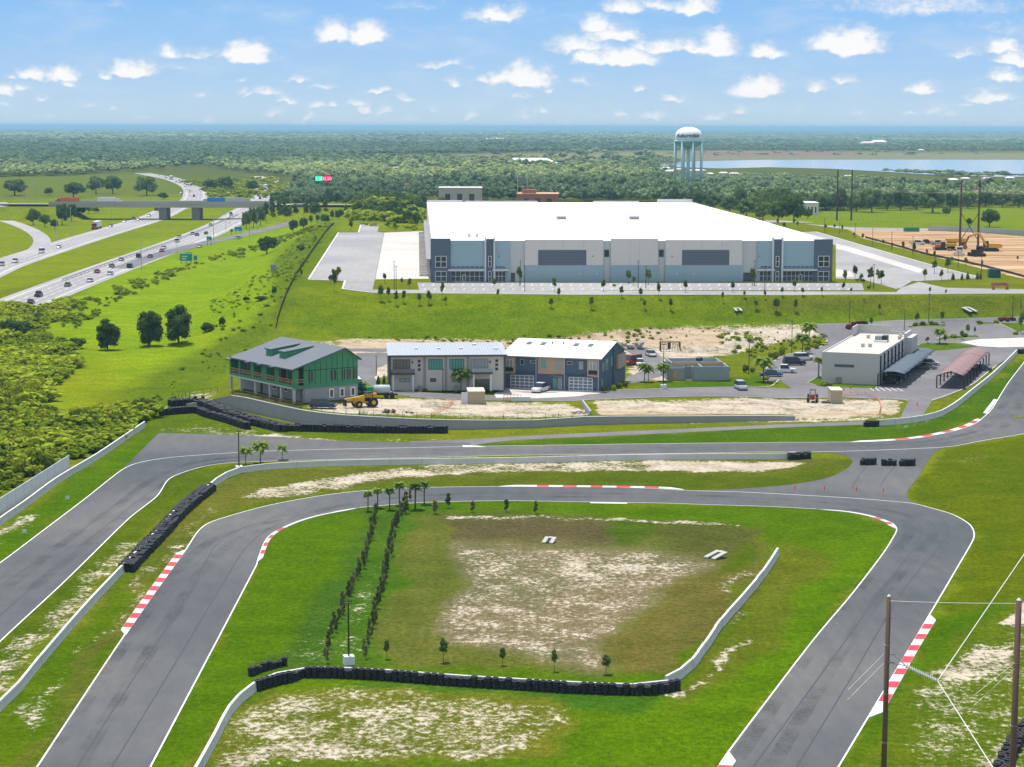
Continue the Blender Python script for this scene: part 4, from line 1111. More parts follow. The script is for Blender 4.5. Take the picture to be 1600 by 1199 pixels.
for a, b_, c, d, nx, nz in ((680, 698, 418.5, 400.5, 2, 2), (680, 698, 440.5, 424, 2, 2), (1282, 1300, 418, 400.5, 2, 2), (1282, 1300, 441, 424.5, 2, 2), (763, 768, 418, 400.5, 1, 2), (763, 768, 440.8, 424, 1, 2), (1215, 1220.5, 418, 401, 1, 2), (1215, 1220.5, 441, 424.5, 1, 2)):
    window(wh, U(a), U(b_), max(Zp(c), .05), Zp(d), .1 if nx == 1 else 0, nx, nz, M_VIN, M_GLASS, .16)
for a, b_, c, d in ((945, 952.5, 402.5, 391), (1031, 1038.5, 402.5, 391), (798.5, 805, 440.8, 427), (1165, 1183, 440.8, 427)):
    window(wh, U(a), U(b_), Zp(c), Zp(d), .9 if a > 900 and a < 1100 else (.9 if a > 1100 else .8), 1, 1, M_DNAVY, M_GLASS, .1)
for a, b_ in ((841, 916.5), (1067, 1141.5)):
    o = bx(wh, 'accent_panel', mat('slate_panel', (.125, .14, .18), var=.05), U(a), U(b_), .12, .2, Zp(415), Zp(391.2))
    j = MB()
    for k in range(1, 5): j.box(U(a), U(b_), .10, .122, Zp(415) + (Zp(391.2) - Zp(415)) * k / 5, Zp(415) + (Zp(391.2) - Zp(415)) * k / 5 + .05)
    j.build('panel_joint', M_BLK, o)
jm = MB(); 
for a in (850, 880, 912, 985, 1000, 1070, 1098, 1130): jm.box(U(a), U(a) + .06, .19, .2, 0, Zp(376.5))
jm.build('panel_joint', mat('joint_grey', (.3, .31, .32)), wh)
for a in (829, 947, 1034, 1149): o = bx(wh, 'door', M_LBLUE if a in (829, 1149) else M_GREIGE, U(a), U(a + 4.2), .10 if a in (829, 1149) else .8, .9, 0, 2.4)
for a in (905, 932, 1058, 1085): bx(wh, 'wall_lamp', M_WHITE, U(a), U(a) + .35, .0, .2, 2.2, 2.5)
for a in (925, 1050, 1188, 778): bx(wh, 'wall_lamp', M_GREY, U(a), U(a) + .5, .05, .3, 7.2, 7.5)
# dock doors on the left side
bmp = MB(); dd = MB()
for k in range(26):
    y = 18 + k * 9.6
    o = bx(wh, 'dock_door', M_WHITE, .38, .52, y, y + 3.2, 1.2, 4.4)
    bx(o, 'dock_seal', M_BLK, .12, .48, y - .5, y - .02, 1.0, 4.9)
    bx(wh, 'dock_ramp', M_CONC, -3.2, .36, y + 4.4, y + 5.4, 0, .9)
bx(wh, 'dock_canopy', M_GREY, -1.2, .5, 17, 268, 5.2, 5.45)
bx(wh, 'wall_band', M_CREAM, .3, .5, 1.4, WD - 1, 7.0, WH - .12)
# ---- generic oriented house frame
def house(name, loc, ang, label, cat='house', group=None): return empty(name, loc, ang, label, cat, group)
def shed_roof(r, x0, x1, y0, yr, y1, ze, zr, zb, th, m, name='roof', over=.4):
    b = MB(); s1 = (zr - ze) / (yr - y0); s2 = (zb - zr) / (y1 - yr) if y1 > yr else 0
    pr = [(y0 - over, ze - s1 * over), (yr, zr)]
    if y1 > yr: pr.append((y1 + over, zb + s2 * over))
    poly = [(y, z) for y, z in pr] + [(y, z - th) for y, z in pr[::-1]]
    b.prism(poly, x0 - over, x1 + over, 'x'); return b.build(name, m, r)
def gable_wall(r, x, t, y0, yr, y1, ze, zr, zb, z0, m, name='side_wall'):
    b = MB(); b.prism([(y0, z0), (y1, z0), (y1, zb - .2), (yr, zr - .2), (y0, ze - .2)], x, x + t, 'x'); return b.build(name, m, r)
# ---- house under construction
def green_house():
    uA = math.atan2(-.817, .576); L, D = 25.8, 14.0
    p1 = W(459, 631.5); org = (p1[0] - L * math.cos(uA), p1[1] - L * math.sin(uA), p1[2] + .05)
    r = house('house_under_construction', org, uA, 'two storey house under construction with green sheathing over grey block ground floor', 'house')
    GS = mat('green_sheathing', (0.06, 0.25, 0.12), .75, var=.18, scale=.35); GD = mat('sheathing_tape', (.012, .03, .02), .8)
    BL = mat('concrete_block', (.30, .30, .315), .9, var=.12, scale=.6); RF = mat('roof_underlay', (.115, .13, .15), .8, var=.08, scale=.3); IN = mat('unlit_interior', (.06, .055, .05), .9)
    WS = M_WOODL
    zf, ze = 3.0, 6.6
    bx(r, 'block_wall', BL, (0.3, L, 2.6, D, 0, zf - .3), (L - .3, L, 2.0, 2.59, 0, zf - .3))
    for x in (0, 4.2, 10.2, 16.0, 20.4, L - .45): bx(r, 'column', mat('pale_render', (.48, .48, .49)), x, x + .42, 0, .42, 0, zf - .35)
    bx(r, 'column', mat('pale_render', (.5, .5, .5)), L - .45, L, 2.0, 2.42, 0, zf - .35)
    bx(r, 'balcony_slab', mat('pale_render', (.5, .5, .5)), 0, L, -.1, 2.58, zf - .35, zf - .02)
    bx(r, 'rim_beam', GS, (0, L, -.12, .1, zf, zf + .45), (L - .02, L + .1, -.12, D, zf - .3, zf + .3))
    bx(r, 'floor', WS, .1, L - .1, .12, D, zf, zf + .1)
    # upper front wall set back, with loggias
    bx(r, 'upper_wall', GS, (0, L - .1, 2.6, 2.8, zf + .1, ze + .5), (0, .2, .1, D, zf + .1, ze - .2))
    bx(r, 'upper_wall', GS, *[(a, b_, 0, .22, zf + .46, ze - .35) for a, b_ in ((0, .5), (3.9, 4.4), (8.6, 10.0), (13.3, 15.2), (18.6, 20.1), (L - .35, L))])
    bx(r, 'header_beam', GS, 0, L, -.02, .24, ze - .34, ze + .05)
    for a, b_ in ((4.4, 8.6), (15.2, 18.6), (10, 13.3)):
        bx(r, 'partition', GS, a - .12, a - .01, .24, 2.6, zf + .1, ze)
    for a, b_ in ((.6, 3.8), (4.5, 8.5), (10.1, 13.2), (15.3, 18.5), (20.2, L - .5)):
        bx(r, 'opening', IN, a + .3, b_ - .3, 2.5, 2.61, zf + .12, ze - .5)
        g = MB()
        for z in (zf + .9, zf + 1.35): g.box(a, b_, -.08, -.02, z, z + .12)
        for k in range(5): x = a + (b_ - a) * k / 4.0; g.box(x - .05, x + .05, -.14, -.081, zf + .3, zf + 1.5)
        g.build('guard_rail', WS, r)
        w_ = MB()
        for k in range(3): x = a + .4 + (b_ - a - .9) * k / 2.0; w_.box(x, x + .14, 1.4, 1.55, zf + .1, ze - .3)
        w_.build('stud', WS, r)
    # right gable
    yr = 11.0; zr = 10.0; zb = 8.0
    gable_wall(r, L - .2, .22, 2.2, yr, D, ze + (zr - ze) * 2.2 / yr, zr, zb, zf + .3, GS, 'side_wall')
    bx(r, 'side_wall', GS, L - .15, L, .2, 1.0, zf + .3, ze - .3)
    gr = MB()
    for z in (zf + .9, zf + 1.35): gr.box(L + .02, L + .08, .2, 2.2, z, z + .12)
    gr.build('guard_rail', WS, r)
    t = MB()
    for y in (3.4, 4.6, 5.8, 7.0, 8.3, 9.4, 10.6, 11.8, 12.9): t.box(L + .021, L + .035, y, y + .09, zf + .4, min(zr, ze + (zr - ze) * y / yr) - .9 if y < yr else 7.8)
    for z in (zf + 3.0,): t.box(L + .021, L + .034, 2.2, D, z, z + .12)
    t.build('sheathing_tape', GD, r)
    for y, z0, z1, w_ in ((3.2, 3.9, 5.9, .9), (8.0, 3.9, 5.8, 1.2), (10.4, 3.9, 5.8, .8), (11.6, 3.9, 5.8, .8), (13.0, 3.9, 5.8, .7)):
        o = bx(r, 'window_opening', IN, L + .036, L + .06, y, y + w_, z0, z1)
        bx(o, 'brace', M_GREY, L + .061, L + .09, y + w_ * .4, y + w_ * .55, z0, z1)
    for y in (7.6, 9.9, 12.3):
        o = bx(r, 'window', M_WHITE, L + .01, L + .1, y, y + 1.1, .5, 2.3); bx(o, 'pane', M_GLASS, L + .101, L + .13, y + .25, y + .85, .75, 2.05)
    for a, w_, z0, z1 in ((13.2, 1.3, 1.3, 2.4), (17.6, 1.2, 1.3, 2.4)):
        o = bx(r, 'window', M_WHITE, a, a + w_, 2.48, 2.6, z0, z1); bx(o, 'pane', M_GLASS, a + .15, a + w_ - .15, 2.45, 2.48, z0 + .15, z1 - .15)
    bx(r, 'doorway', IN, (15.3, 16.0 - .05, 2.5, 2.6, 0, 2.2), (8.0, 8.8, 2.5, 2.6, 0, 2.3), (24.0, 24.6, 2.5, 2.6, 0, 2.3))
    # roof: big plane up to a ridge, short plane behind, stepped left end
    shed_roof(r, 2.0, L, 0, yr, D, ze + .1, zr, zb, .25, RF, 'roof', .6)
    b = MB(); b.prism([(-.6, ze - .5), (6.5, ze + 1.35), (6.5, ze + 1.1), (-.6, ze - .75)], -.8, 1.39, 'x'); b.build('roof', RF, r)
    for x in (8.6, 13.4, 18.4): bx(r, 'roof_step', RF, x, x + 1.4, -1.3, -.6, ze - .42, ze - .1)
    for x0 in (9.6, 15.0):
        b = MB(); y0, y1 = 3.0, 9.2; s = (zr - ze - .1) / yr
        b.prism([(y0, ze + .1 + s * y0), (y0, ze + s * y0 + 1.25), (y1, ze + .12 + s * y1)], x0, x0 + 2.3, 'x'); o = b.build('dormer', GS, r)
        b = MB(); b.prism([(y0 - .3, ze + s * y0 + 1.2), (y0 - .3, ze + s * y0 + 1.4), (y1, ze + .3 + s * y1), (y1, ze + .16 + s * y1)], x0 - .2, x0 + 2.5, 'x'); b.build('dormer_roof', RF, o)
green_house()
def beige_house():
    p0 = W(610, 610); L = 22.6; r = house('town_house', (p0[0], p0[1], p0[2] - .15), R(5.0) , 'two storey beige town house block with grey low roof and teal windows')
    Wl = mat('beige_render', (.50, .475, .44), .85, var=.06); PL = mat('grey_pilaster', (.27, .26, .25), .85); BR = mat('dark_brown_cladding', (.085, .07, .065), .8); RF = mat('grey_metal_roof', (.33, .36, .40), .5, var=.06, scale=.4)
    k = L / 174.0
    def u(px): return (px - 610) * k
    def z(py): return (608.5 - py) * k
    D = 13.0; H = z(553.5)
    bx(r, 'wall', Wl, .1, L, 0, D, 0, H - .1)
    bx(r, 'side_wall', BR, (-.25, .09, -.2, D, 0, H), (L + .01, L + .3, -.2, D, 0, H - .2))
    shed_roof(r, 0, L + .2, 0, D, D, H, H + 1.1, 0, .18, RF, 'roof', .5)
    bx(r, 'fascia', BR, -.4, L + .5, -.56, -.42, H - .32, H + .02)
    b = MB(); 
    for i in range(1, 40): x = L * i / 40; b.prism([(-.5, H + .02), (D, H + 1.13), (D, H + 1.17), (-.5, H + .06)], x, x + .05, 'x')
    b.build('standing_seam', mat('seam_metal', (.26, .29, .33)), r)
    for a in (660.5, 693, 727): bx(r, 'pilaster', PL, u(a), u(a + 4), -.12, 0, 0, H - .3)
    window(r, u(614), u(640.5), z(577), z(560), 0, 5, 1, BR, mat('brown_reflection', (.20, .16, .14), .2, var=.4, scale=1.5), .1, 'sliding_door')
    window(r, u(733), u(760), z(577), z(560), 0, 5, 1, M_GREY, M_PGLASS, .1, 'sliding_door')
    window(r, u(668), u(690), z(576), z(560), 0, 5, 1, M_BLK, M_TEAL, .08); window(r, u(700.5), u(723), z(576), z(560), 0, 5, 1, M_BLK, M_TEAL, .08)
    for a in (652, 771): 
        for c in (561, 567.3, 573.8): window(r, u(a), u(a + 4.2), z(c + 4), z(c), 0, 1, 1, BR, M_GLASS, .06)
    for a, b_, g in ((624, 640, M_PGLASS), (671, 680, M_GLASS), (704, 712, M_PGLASS)): window(r, u(a), u(b_), z(595), z(589.3), 0, 2, 1, BR, g, .08)
    for a, b_ in ((611, 647), (734, 766)):
        bx(r, 'balcony', BR, u(a), u(b_), -1.6, -.01, z(582.5), z(579.5))
        bx(r, 'balcony_rail', M_PGLASS if a > 700 else mat('smoked_glass', (.16, .16, .17), .2), (u(a), u(b_), -1.62, -1.58, z(579), z(573.5)))
        for x in (u(a) + .25, u(b_) - .5): bx(r, 'column', M_VIN, x, x + .3, -1.55, -1.2, 0, z(582.6))
    bx(r, 'patio_opening', M_GLASS, u(738), u(762), -.03, .01, 0, z(591))
    for a in (643, 762): bx(r, 'wall_lamp', M_BLK, u(a), u(a) + .25, -.2, 0, z(566), z(563))
    for a in (653, 708): bx(r, 'air_conditioner', M_GREY, u(a), u(a + 5), -1.2, -.3, 0, 1.0)
    for x, y in ((.22, .45), (.42, .45), (.62, .45), (.75, .75), (.93, .4)): bx(r, 'roof_vent', M_WHITE, L * x, L * x + .8, D * y, D * y + .7, H + 1.1 * y, H + 1.1 * y + .3)
beige_house()
def blue_house():
    p0 = W(786.5, 606); ang = math.atan2(-.30, .954); L = 20.2; r = house('town_house', (p0[0], p0[1], p0[2]), ang, 'navy blue two storey town house with white metal roof and two glazed garage doors')
    BL = mat('navy_siding', (.07, .11, .155), .7, var=.08, scale=.3, stretch=(6, 6, 1)); BK = mat('blue_grey_brick', (.095, .115, .155), .85, var=.15, scale=1.2); TN = mat('tan_siding', (.42, .30, .21), .8, var=.06); RW = mat('white_metal_roof', (.74, .76, .79), .45, var=.03, scale=.3)
    k = L / 150.0
    def u(px): return (px - 786.5) * k
    def z(py, px=861): return (606 + (px - 786.5) * .040 - py) * k * 1.02
    D, yr, H, HR, HB = 20.0, 12.0, 6.75, 9.0, 6.6
    bx(r, 'wall', BL, .2, L - .2, .1, D, 0, H - .4)
    bx(r, 'upper_wall', BL, 0, L - .21, 0, .09, 3.2, H - .3); bx(r, 'brick_base', BK, 0, L - .21, -.05, .09, 0, 3.19)
    gable_wall(r, L - .2, .2, 0, yr, D, H, HR, HB, 0, BL); gable_wall(r, 0, .19, .1, yr, D, H, HR, HB, 0, BL)
    shed_roof(r, 0, L, 0, yr, D, H, HR, HB, .16, RW, 'roof', .5)
    bx(r, 'fascia', mat('eave_trim', (.30, .24, .22)), -.5, L + .5, -.58, -.45, H - .3, H - .08)
    s = (HR - H) / yr
    b = MB()
    for i in range(1, 44): x = L * i / 44; b.prism([(-.5, H - .08), (yr, HR + .01), (yr, HR + .05), (-.5, H - .04)], x, x + .04, 'x')
    b.build('standing_seam', mat('white_seam', (.60, .63, .67)), r)
    for x in (.12, .27, .62, .77):
        y0, y1 = 7.6, 9.4
        b = MB(); b.prism([(y0, H + s * y0 - .02), (y0, H + s * y0 + .12), (y1, H + s * y1 + .12), (y1, H + s * y1 - .02)], L * x, L * x + 1.0, 'x'); b.build('skylight', M_GLASS, r)
    for x in (.02 + .36, .50): bx(r, 'roof_vent', M_GREY, L * x, L * x + .25, 8.6, 8.85, H + s * 8.6, H + s * 8.6 + .5)
    # garage doors (glazed grids), bays, doors, downpipes
    for a in (798, 889.5):
        x0, x1 = u(a), u(a + 37)
        o = window(r, x0, x1, .02, 2.75, -.06, 5, 4, M_WHITE, mat('garage_glass', (.16, .20, .25), .2), .12, 'garage_door')
        bx(r, 'door_canopy', BL, x0 - .4, x1 + .2, -.55, -.06, 2.95, 3.08)
    for a, b_, pr in ((788.5, 806, .5), (918.5, 936.2, .5)):
        o = bx(r, 'bay', TN, u(a), u(b_), -pr, .0, 2.95, H - .32); window(o, u(a + 3.2), u(b_ - 3.2), 3.5, 5.9, -pr, 2, 1, M_VIN, M_PGLASS, .1)
        bx(o, 'balcony_rail', M_BLK, u(a + 2.5), u(b_ - 2.5), -pr - .2, -pr - .1, 3.5, 4.3)
    o = bx(r, 'bay', TN, u(841), u(882), -.15, .0, 3.2, H - .32)
    for a in (846, 869): window(o, u(a), u(a + 8.5), 4.2, 6.0, -.15, 2, 1, M_PGLASS, M_TEAL if a < 850 else M_PGLASS, .1)
    for a, b_, c, d in ((813, 819.5, 4.8, 6.0), (829, 838, 5.2, 5.9), (886, 895, 5.2, 5.95), (905, 911.5, 4.4, 6.0)): window(r, u(a), u(b_), c, d, 0, 1, 1, mat('stone_trim', (.35, .33, .28)), M_GLASS if a < 900 else M_PGLASS, .12)
    bx(r, 'front_door', M_TEAL, u(864.5), u(870.5), -.1, -.05, .3, 2.4); window(r, u(872), u(879.5), .1, 2.6, -.06, 2, 1, M_GREY, M_PGLASS, .1, 'entry_door'); bx(r, 'door_canopy', M_GREY, u(869), u(881), -.9, -.06, 2.8, 2.95)
    for a in (787, 839.3, 883.4, 936): bx(r, 'downpipe', mat('pipe_grey', (.35, .40, .46)), u(a) - .06, u(a) + .08, -.62, -.52, 0, H - .3)
    for y, w_, c, d in ((2.4, 1.0, 3.9, 5.6), (4.6, 2.0, 3.9, 6.0), (9.2, .7, 4.2, 6.0), (15.8, 1.5, 3.6, 5.4)):
        o = bx(r, 'window', mat('pipe_grey', (.35, .40, .46)), L + .0, L + (.08 if y < 12 else .62), y, y + w_, c, d); bx(o, 'pane', M_TEAL if y > 4 and y < 9 else M_PGLASS, L + (.081 if y < 12 else .621), L + (.10 if y < 12 else .64), y + .12, y + w_ - .12, c + .12, d - .12)
    bx(r, 'bay', TN, L + .01, L + .5, 13.2, D - .4, 3.1, HB - .6)
    bx(r, 'brick_base', BK, L + .01, L + .3, 11.5, D - .1, 0, 3.0)
    bx(r, 'side_door', M_PGLASS, L + .01, L + .06, 1.6, 2.5, 0, 2.3)
    bx(r, 'chimney_box', BL, L + .01, L + .25, 10.6, 11.4, 0, 8.2)
blue_house()
# ---- block walls of a house being started, timber frame, garage building
def block_site():
    p0 = W(1042, 594.5); r = house('block_shell', (p0[0], p0[1], p0[2]), math.atan2(.07, 1), 'roofless grey concrete block walls of a house being started', 'building site')
    B = mat('grey_block', (.27, .30, .32), .9, var=.14, scale=.5); L, D, h, t = 13.2, 16.0, 2.9, .25
    for (x0, x1, y0, y1, hh) in ((0, 3.6, 0, t, h - .3), (3.6, 5.6, 1.2, 1.2 + t, h - .1), (5.6, L, -.4, -.4 + t, h), (0, t, t, D * .6, h), (L - t, L, -.15, D, h), (2.0, L - t, 6.4, 6.4 + t, h + .25), (5.6 - t, 5.6, -.15, 1.2, h), (3.6, 3.6 + t, t, 1.2, h), (0, 2.0, D * .6, D * .6 + t, h), (2.0, 2.0 + t, 6.4 + t, D, h), (2.25, L - t, D - t, D, h), (7.5, 7.5 + t, -.15, 6.4, h - .1)):
        bx(r, 'block_wall', B, x0, x1, y0, y1, 0, hh)
    bx(r, 'ledger_board', M_WOODL, 2.3, L - t - .05, 6.30, 6.398, 2.6, 3.0)
    bx(r, 'doorway', M_BLK, 4.4, 5.2, 6.36, 6.399, .6, 2.4); bx(r, 'door_board', M_WOODL, 1.2, 2.1, -.08, -.005, 0, 2.1)
    bx(r, 'floor_slab', M_CONC, .2, L - .2, .2, D, -.1, .06)
    o = MB().ball((8.8, 12.0, 3.1), .9, 1, .7).build('rubble_sack', M_BLK, r)
block_site()
def timber():
    p0 = W(1033, 550); r = house('timber_frame', (p0[0], p0[1], p0[2]), .05, 'small open timber wall frame standing on the sand behind the block walls', 'building site'); 
    for x0, y0, x1, y1 in ((0, 0, 4.6, 0), (0, 3, 4.6, 3), (0, 0, 0, 3), (4.6, 0, 4.6, 3)):
        b = MB(); n = 7
        for i in range(n + 1): x = x0 + (x1 - x0) * i / n; y = y0 + (y1 - y0) * i / n; b.box(x - .05, x + .05, y - .05, y + .05, 0, 2.2)
        b.beam((x0, y0, 2.2), (x1, y1, 2.2), .12); b.build('stud_wall', M_WOODD, r)
    bx(r, 'floor_slab', M_CONC, 0, 4.6, 0, 3, .0, .12); bx(r, 'door', M_BLK, 1.9, 2.6, 2.9, 3.06, .13, 2.0)
timber()
VF = R(-19)
def garage_building():
    p0 = W(1283.5, 599); r = house('service_building', (p0[0], p0[1], p0[2]), VF, 'long flat roofed pale grey service building beside the car canopies', 'building'); L, D, H = 12.2, 45.0, 6.7
    Wm = mat('pale_grey_stucco', (.46, .445, .43), .85, var=.04); 
    bx(r, 'wall', Wm, 0, L, 0, D, 0, H - .35)
    bx(r, 'parapet', Wm, (0, L, 0, .25, H - .349, H), (0, .25, .26, D, H - .349, H + .02), (L - .25, L, .26, D - 9, H - .349, H), (0, 7.6, D - 1, D - .7, H, H + 1.9), (0, .3, D - 8, D - 1.01, H + .021, H + 1.9), (7.7, L, D - .3, D, H - .349, H + .5), (L - .3, L + .2, D - 9, D, H, H + .9))
    bx(r, 'roof', mat('cream_membrane', (.46, .43, .37), .85, var=.05, scale=.3), .26, L - .26, .26, D - .3, H - .34, H - .2)
    bx(r, 'dark_band', mat('band_grey', (.10, .10, .11)), L * .22, L * .56, -.06, -.003, 3.6, 4.2)
    o = bx(r, 'roof_unit', mat('unit_grey', (.25, .26, .28)), 7.0, 8.5, 26, 29, H - .19, H + 1.1); bx(o, 'fan_grille', M_BLK, 8.51, 9.6, 26.2, 29, H - .19, H + 1.15); bx(o, 'base_frame', M_WHITE, 6.8, 9.8, 25.4, 25.99, H - .19, H + .25)
    for x, y in ((4.0, 33), (5.9, 14), (7.4, 14.5), (10.5, 38), (11, 33)): bx(r, 'roof_vent', Wm, x, x + .7, y, y + .7, H - .19, H + .6)
    for i in range(7): y = .35 + i * 5.15; bx(r, 'pilaster', M_BLK, L + .003, L + .3, y, y + .28, 0, H - .4)
    for i in range(6): y = 1.4 + i * 5.15; o = bx(r, 'roller_door', mat('door_grey', (.34, .35, .36)), L + .003, L + .08, y, y + 3.2, 0, 3.9)
    bx(r, 'side_wall', mat('pale_grey_stucco', (.44, .44, .44)), L + .003, L + 1.6, D - 9, D, 0, H)
    for i in range(6): bx(r, 'wall_lamp', M_BLK, L + .3, L + .6, 4.4 + i * 5.15, 4.7 + i * 5.15, 4.2, 4.5)
garage_building()
def canopy(px, py, zc, L, D, m, label, gable, n):
    d = ray(px, py); t = (zc - CAMZ) / d[2]; x, y = d[0] * t, d[1] * t; g = Z0(x, y)
    r = house('car_canopy', (x, y, g), VF, label, 'car canopy'); h = zc - g
    for i in range(n):
        b = MB(); y0 = D * i / n; y1 = D * (i + 1) / n; N = 6; sag = .30
        for jy in range(N + 1):
            t_ = jy / N; yy = y0 + (y1 - y0) * t_; lift = -sag * 4 * t_ * (1 - t_) * .0 + sag * (abs(2 * t_ - 1) ** 1.5)
            for jx in range(7):
                s_ = jx / 6; c = (1 - abs(2 * s_ - 1)) * .95 if gable else math.sin(math.pi * s_) * .55
                edge = -sag * .8 * math.sin(math.pi * t_) if jx in (0, 6) else 0
                sc_ = .35 * math.sin(math.pi * t_) * (1 if jx == 6 else 0)
                b.v.append((L * s_ - sc_, yy, h + c + lift * .5))
        for jy in range(N):
            for jx in range(6): a = jy * 7 + jx; b.f.append((a, a + 1, a + 8, a + 7))
        k = len(b.v); 
        o = b.build('canopy_bay', m, r, True); mod = o.modifiers.new('t', 'SOLIDIFY'); mod.thickness = .05
        e = MB(); e.box(0, L, y0 - .03, y0 + .03, h - .1, h + .02); e.build('cross_beam', M_BLK, r)
    for i in range(n + 1):
        y0 = D * i / n
        for x_ in ((.0,) if not gable else (.0, L)): bx(r, 'post', M_BLK, x_ - .12, x_ + .12, y0 - .12, y0 + .12, 0, h)
        if gable:
            b = MB(); b.beam((0, y0, h - .05), (L / 2, y0, h + .85), .1); b.beam((L / 2, y0, h + .85), (L, y0, h - .05), .1); b.build('rafter', M_BLK, r)
    return r
canopy(1372, 584.5, 2.9, 5.6, 48, mat('blue_grey_fabric', (.075, .098, .125), .7, var=.08), 'long blue grey fabric canopy over the parked cars', False, 7)
canopy(1464, 587, 2.8, 5.6, 48, mat('dusty_red_fabric', (.22, .135, .13), .7, var=.05), 'long dusty red pitched canopy by the right hand barrier', True, 8)
# painted bay lines beneath the blue canopy
bm_ = MB()
c0 = ray(1372, 584.5); t_ = (2.9 - CAMZ) / c0[2]; cx0, cy0 = c0[0] * t_, c0[1] * t_
ca, sa_ = math.cos(VF), math.sin(VF)
def cl(x, y): return (cx0 + ca * x - sa_ * y, cy0 + sa_ * x + ca * y)
for i in range(19):
    a, b_ = cl(.6, i * 2.7 - .5), cl(6.3, i * 2.7 - .5)
    ribbon('x', [np.array(a), np.array(b_)], .12, None, .07, mb=bm_)
for i in range(6):
    a, b_ = cl(.4 + i * .4, -5.2 - i * .02), cl(1.2 + i * 1.0, -1.0); ribbon('x', [np.array(cl(.2 + i * 1.15, -6.6 + i*.3)), np.array(cl(-1.9 + i * 1.2, -.8))], .16, None, .07, mb=bm_)
o = bm_.build('bay_marking', M_PAINT); o['kind'] = 'structure'
# ---- overpass
def overpass():
    z0 = Z0(-300, BRY); z0 = 9.3
    r = house('overpass_bridge', (-262, BRY, 0), 0, 'concrete highway overpass on two wide piers', 'bridge'); L = 262 - 138
    C1 = mat('bridge_concrete', (.36, .345, .31), .9, var=.1, scale=.05)
    bx(r, 'deck', M_HWY, -6, L, -8, 8, z0 - .4, z0 + .12); bx(r, 'girder', C1, -6, L, -8.2, -7.6, z0 - 2.3, z0 - .42); bx(r, 'girder', C1, -6, L, 7.6, 8.2, z0 - 2.3, z0 - .42)
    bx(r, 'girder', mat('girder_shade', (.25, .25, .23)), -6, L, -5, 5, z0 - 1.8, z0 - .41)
    for y in (-8.4, 8.1): bx(r, 'parapet', C1, -6, L, y, y + .3, z0 - .41, z0 + 1.15)
    for px in (258, 309): x = Xat(px, BRY) + 262; bx(r, 'pier', mat('pier_grey', (.22, .21, .20), var=.12), x - 2.3, x + 2.3, -6.5, 6.5, 0, z0 - 1.85)
    for x in (-3, L - 4): bx(r, 'abutment', C1, x, x + 1.5, -8, 8, 0, z0 - .45)
overpass()
# ---- water tower
def tower():
    Y = 1785; X = Xat(1073, Y); r = house('water_tower', (X, Y, 0), 0, 'tall pale turquoise water tower with domed tank on slender columns', 'water tower')
    TQ = mat('turquoise_steel', (.38, .58, .60), .5, var=.04, scale=.1); WT = mat('white_tank', (.72, .76, .77), .45, var=.03, scale=.1)
    def lathe(prof, m, name, N=40):
        b = MB()
        for (q, z) in prof:
            for i in range(N): a = 2 * math.pi * i / N; b.v.append((q * math.cos(a), q * math.sin(a), z))
        for j in range(len(prof) - 1):
            for i in range(N): i2 = (i + 1) % N; b.f.append((j * N + i, j * N + i2, (j + 1) * N + i2, (j + 1) * N + i))
        return b.build(name, m, r, True)
    lathe([(.01, 54.2), (3, 54.0), (6.5, 53.0), (9.5, 51.2), (11.3, 48.8), (11.9, 46.5), (11.9, 43.6)], WT, 'tank')
    lathe([(11.9, 43.6), (11.9, 42.2), (13.2, 42.2), (13.2, 41.4), (11.7, 41.4), (10.6, 39.4), (7.5, 37.4), (3.5, 36.4), (.01, 36.2)], TQ, 'tank_base')
    for i in range(8):
        a = 2 * math.pi * (i + .30) / 8; x, y = 12.2 * math.cos(a), 12.2 * math.sin(a)
        MB().tube([(x, y, 0), (x, y, 42)], .8, 10).build('column', TQ, r, True)
    MB().tube([(0, 0, 0), (0, 0, 37)], 1.5, 14).build('riser_pipe', TQ, r, True)
    b = MB(); b.tube([(0, 0, 54), (0, 0, 55.8)], .3, 6); b.build('beacon', M_GREY, r)
    cu = bpy.data.curves.new('lettering', 'FONT'); cu.body = 'Auburndale'; cu.size = 4.7; cu.shear = .35; cu.extrude = .05; cu.offset = .09; cu.align_x = 'CENTER'
    o = bpy.data.objects.new('t', cu); COL.objects.link(o); bpy.context.view_layer.update()
    me = bpy.data.meshes.new_from_object(o.evaluated_get(bpy.context.evaluated_depsgraph_get())); bpy.data.objects.remove(o)
    import bmesh
    bm = bmesh.new(); bm.from_mesh(me); bmesh.ops.subdivide_edges(bm, edges=[e for e in bm.edges if e.calc_length() > .8], cuts=2)
    for v in bm.verts:
        a = (v.co.x - 2.2) / 12.0; rr = 12.02 + v.co.z; v.co = Vector((rr * math.sin(a), -rr * math.cos(a), v.co.y + 45.2))
    bm.to_mesh(me); bm.free(); me.materials.clear(); me.materials.append(mat('letter_blue', (.02, .07, .09)))
    link('lettering', me, r)
tower()
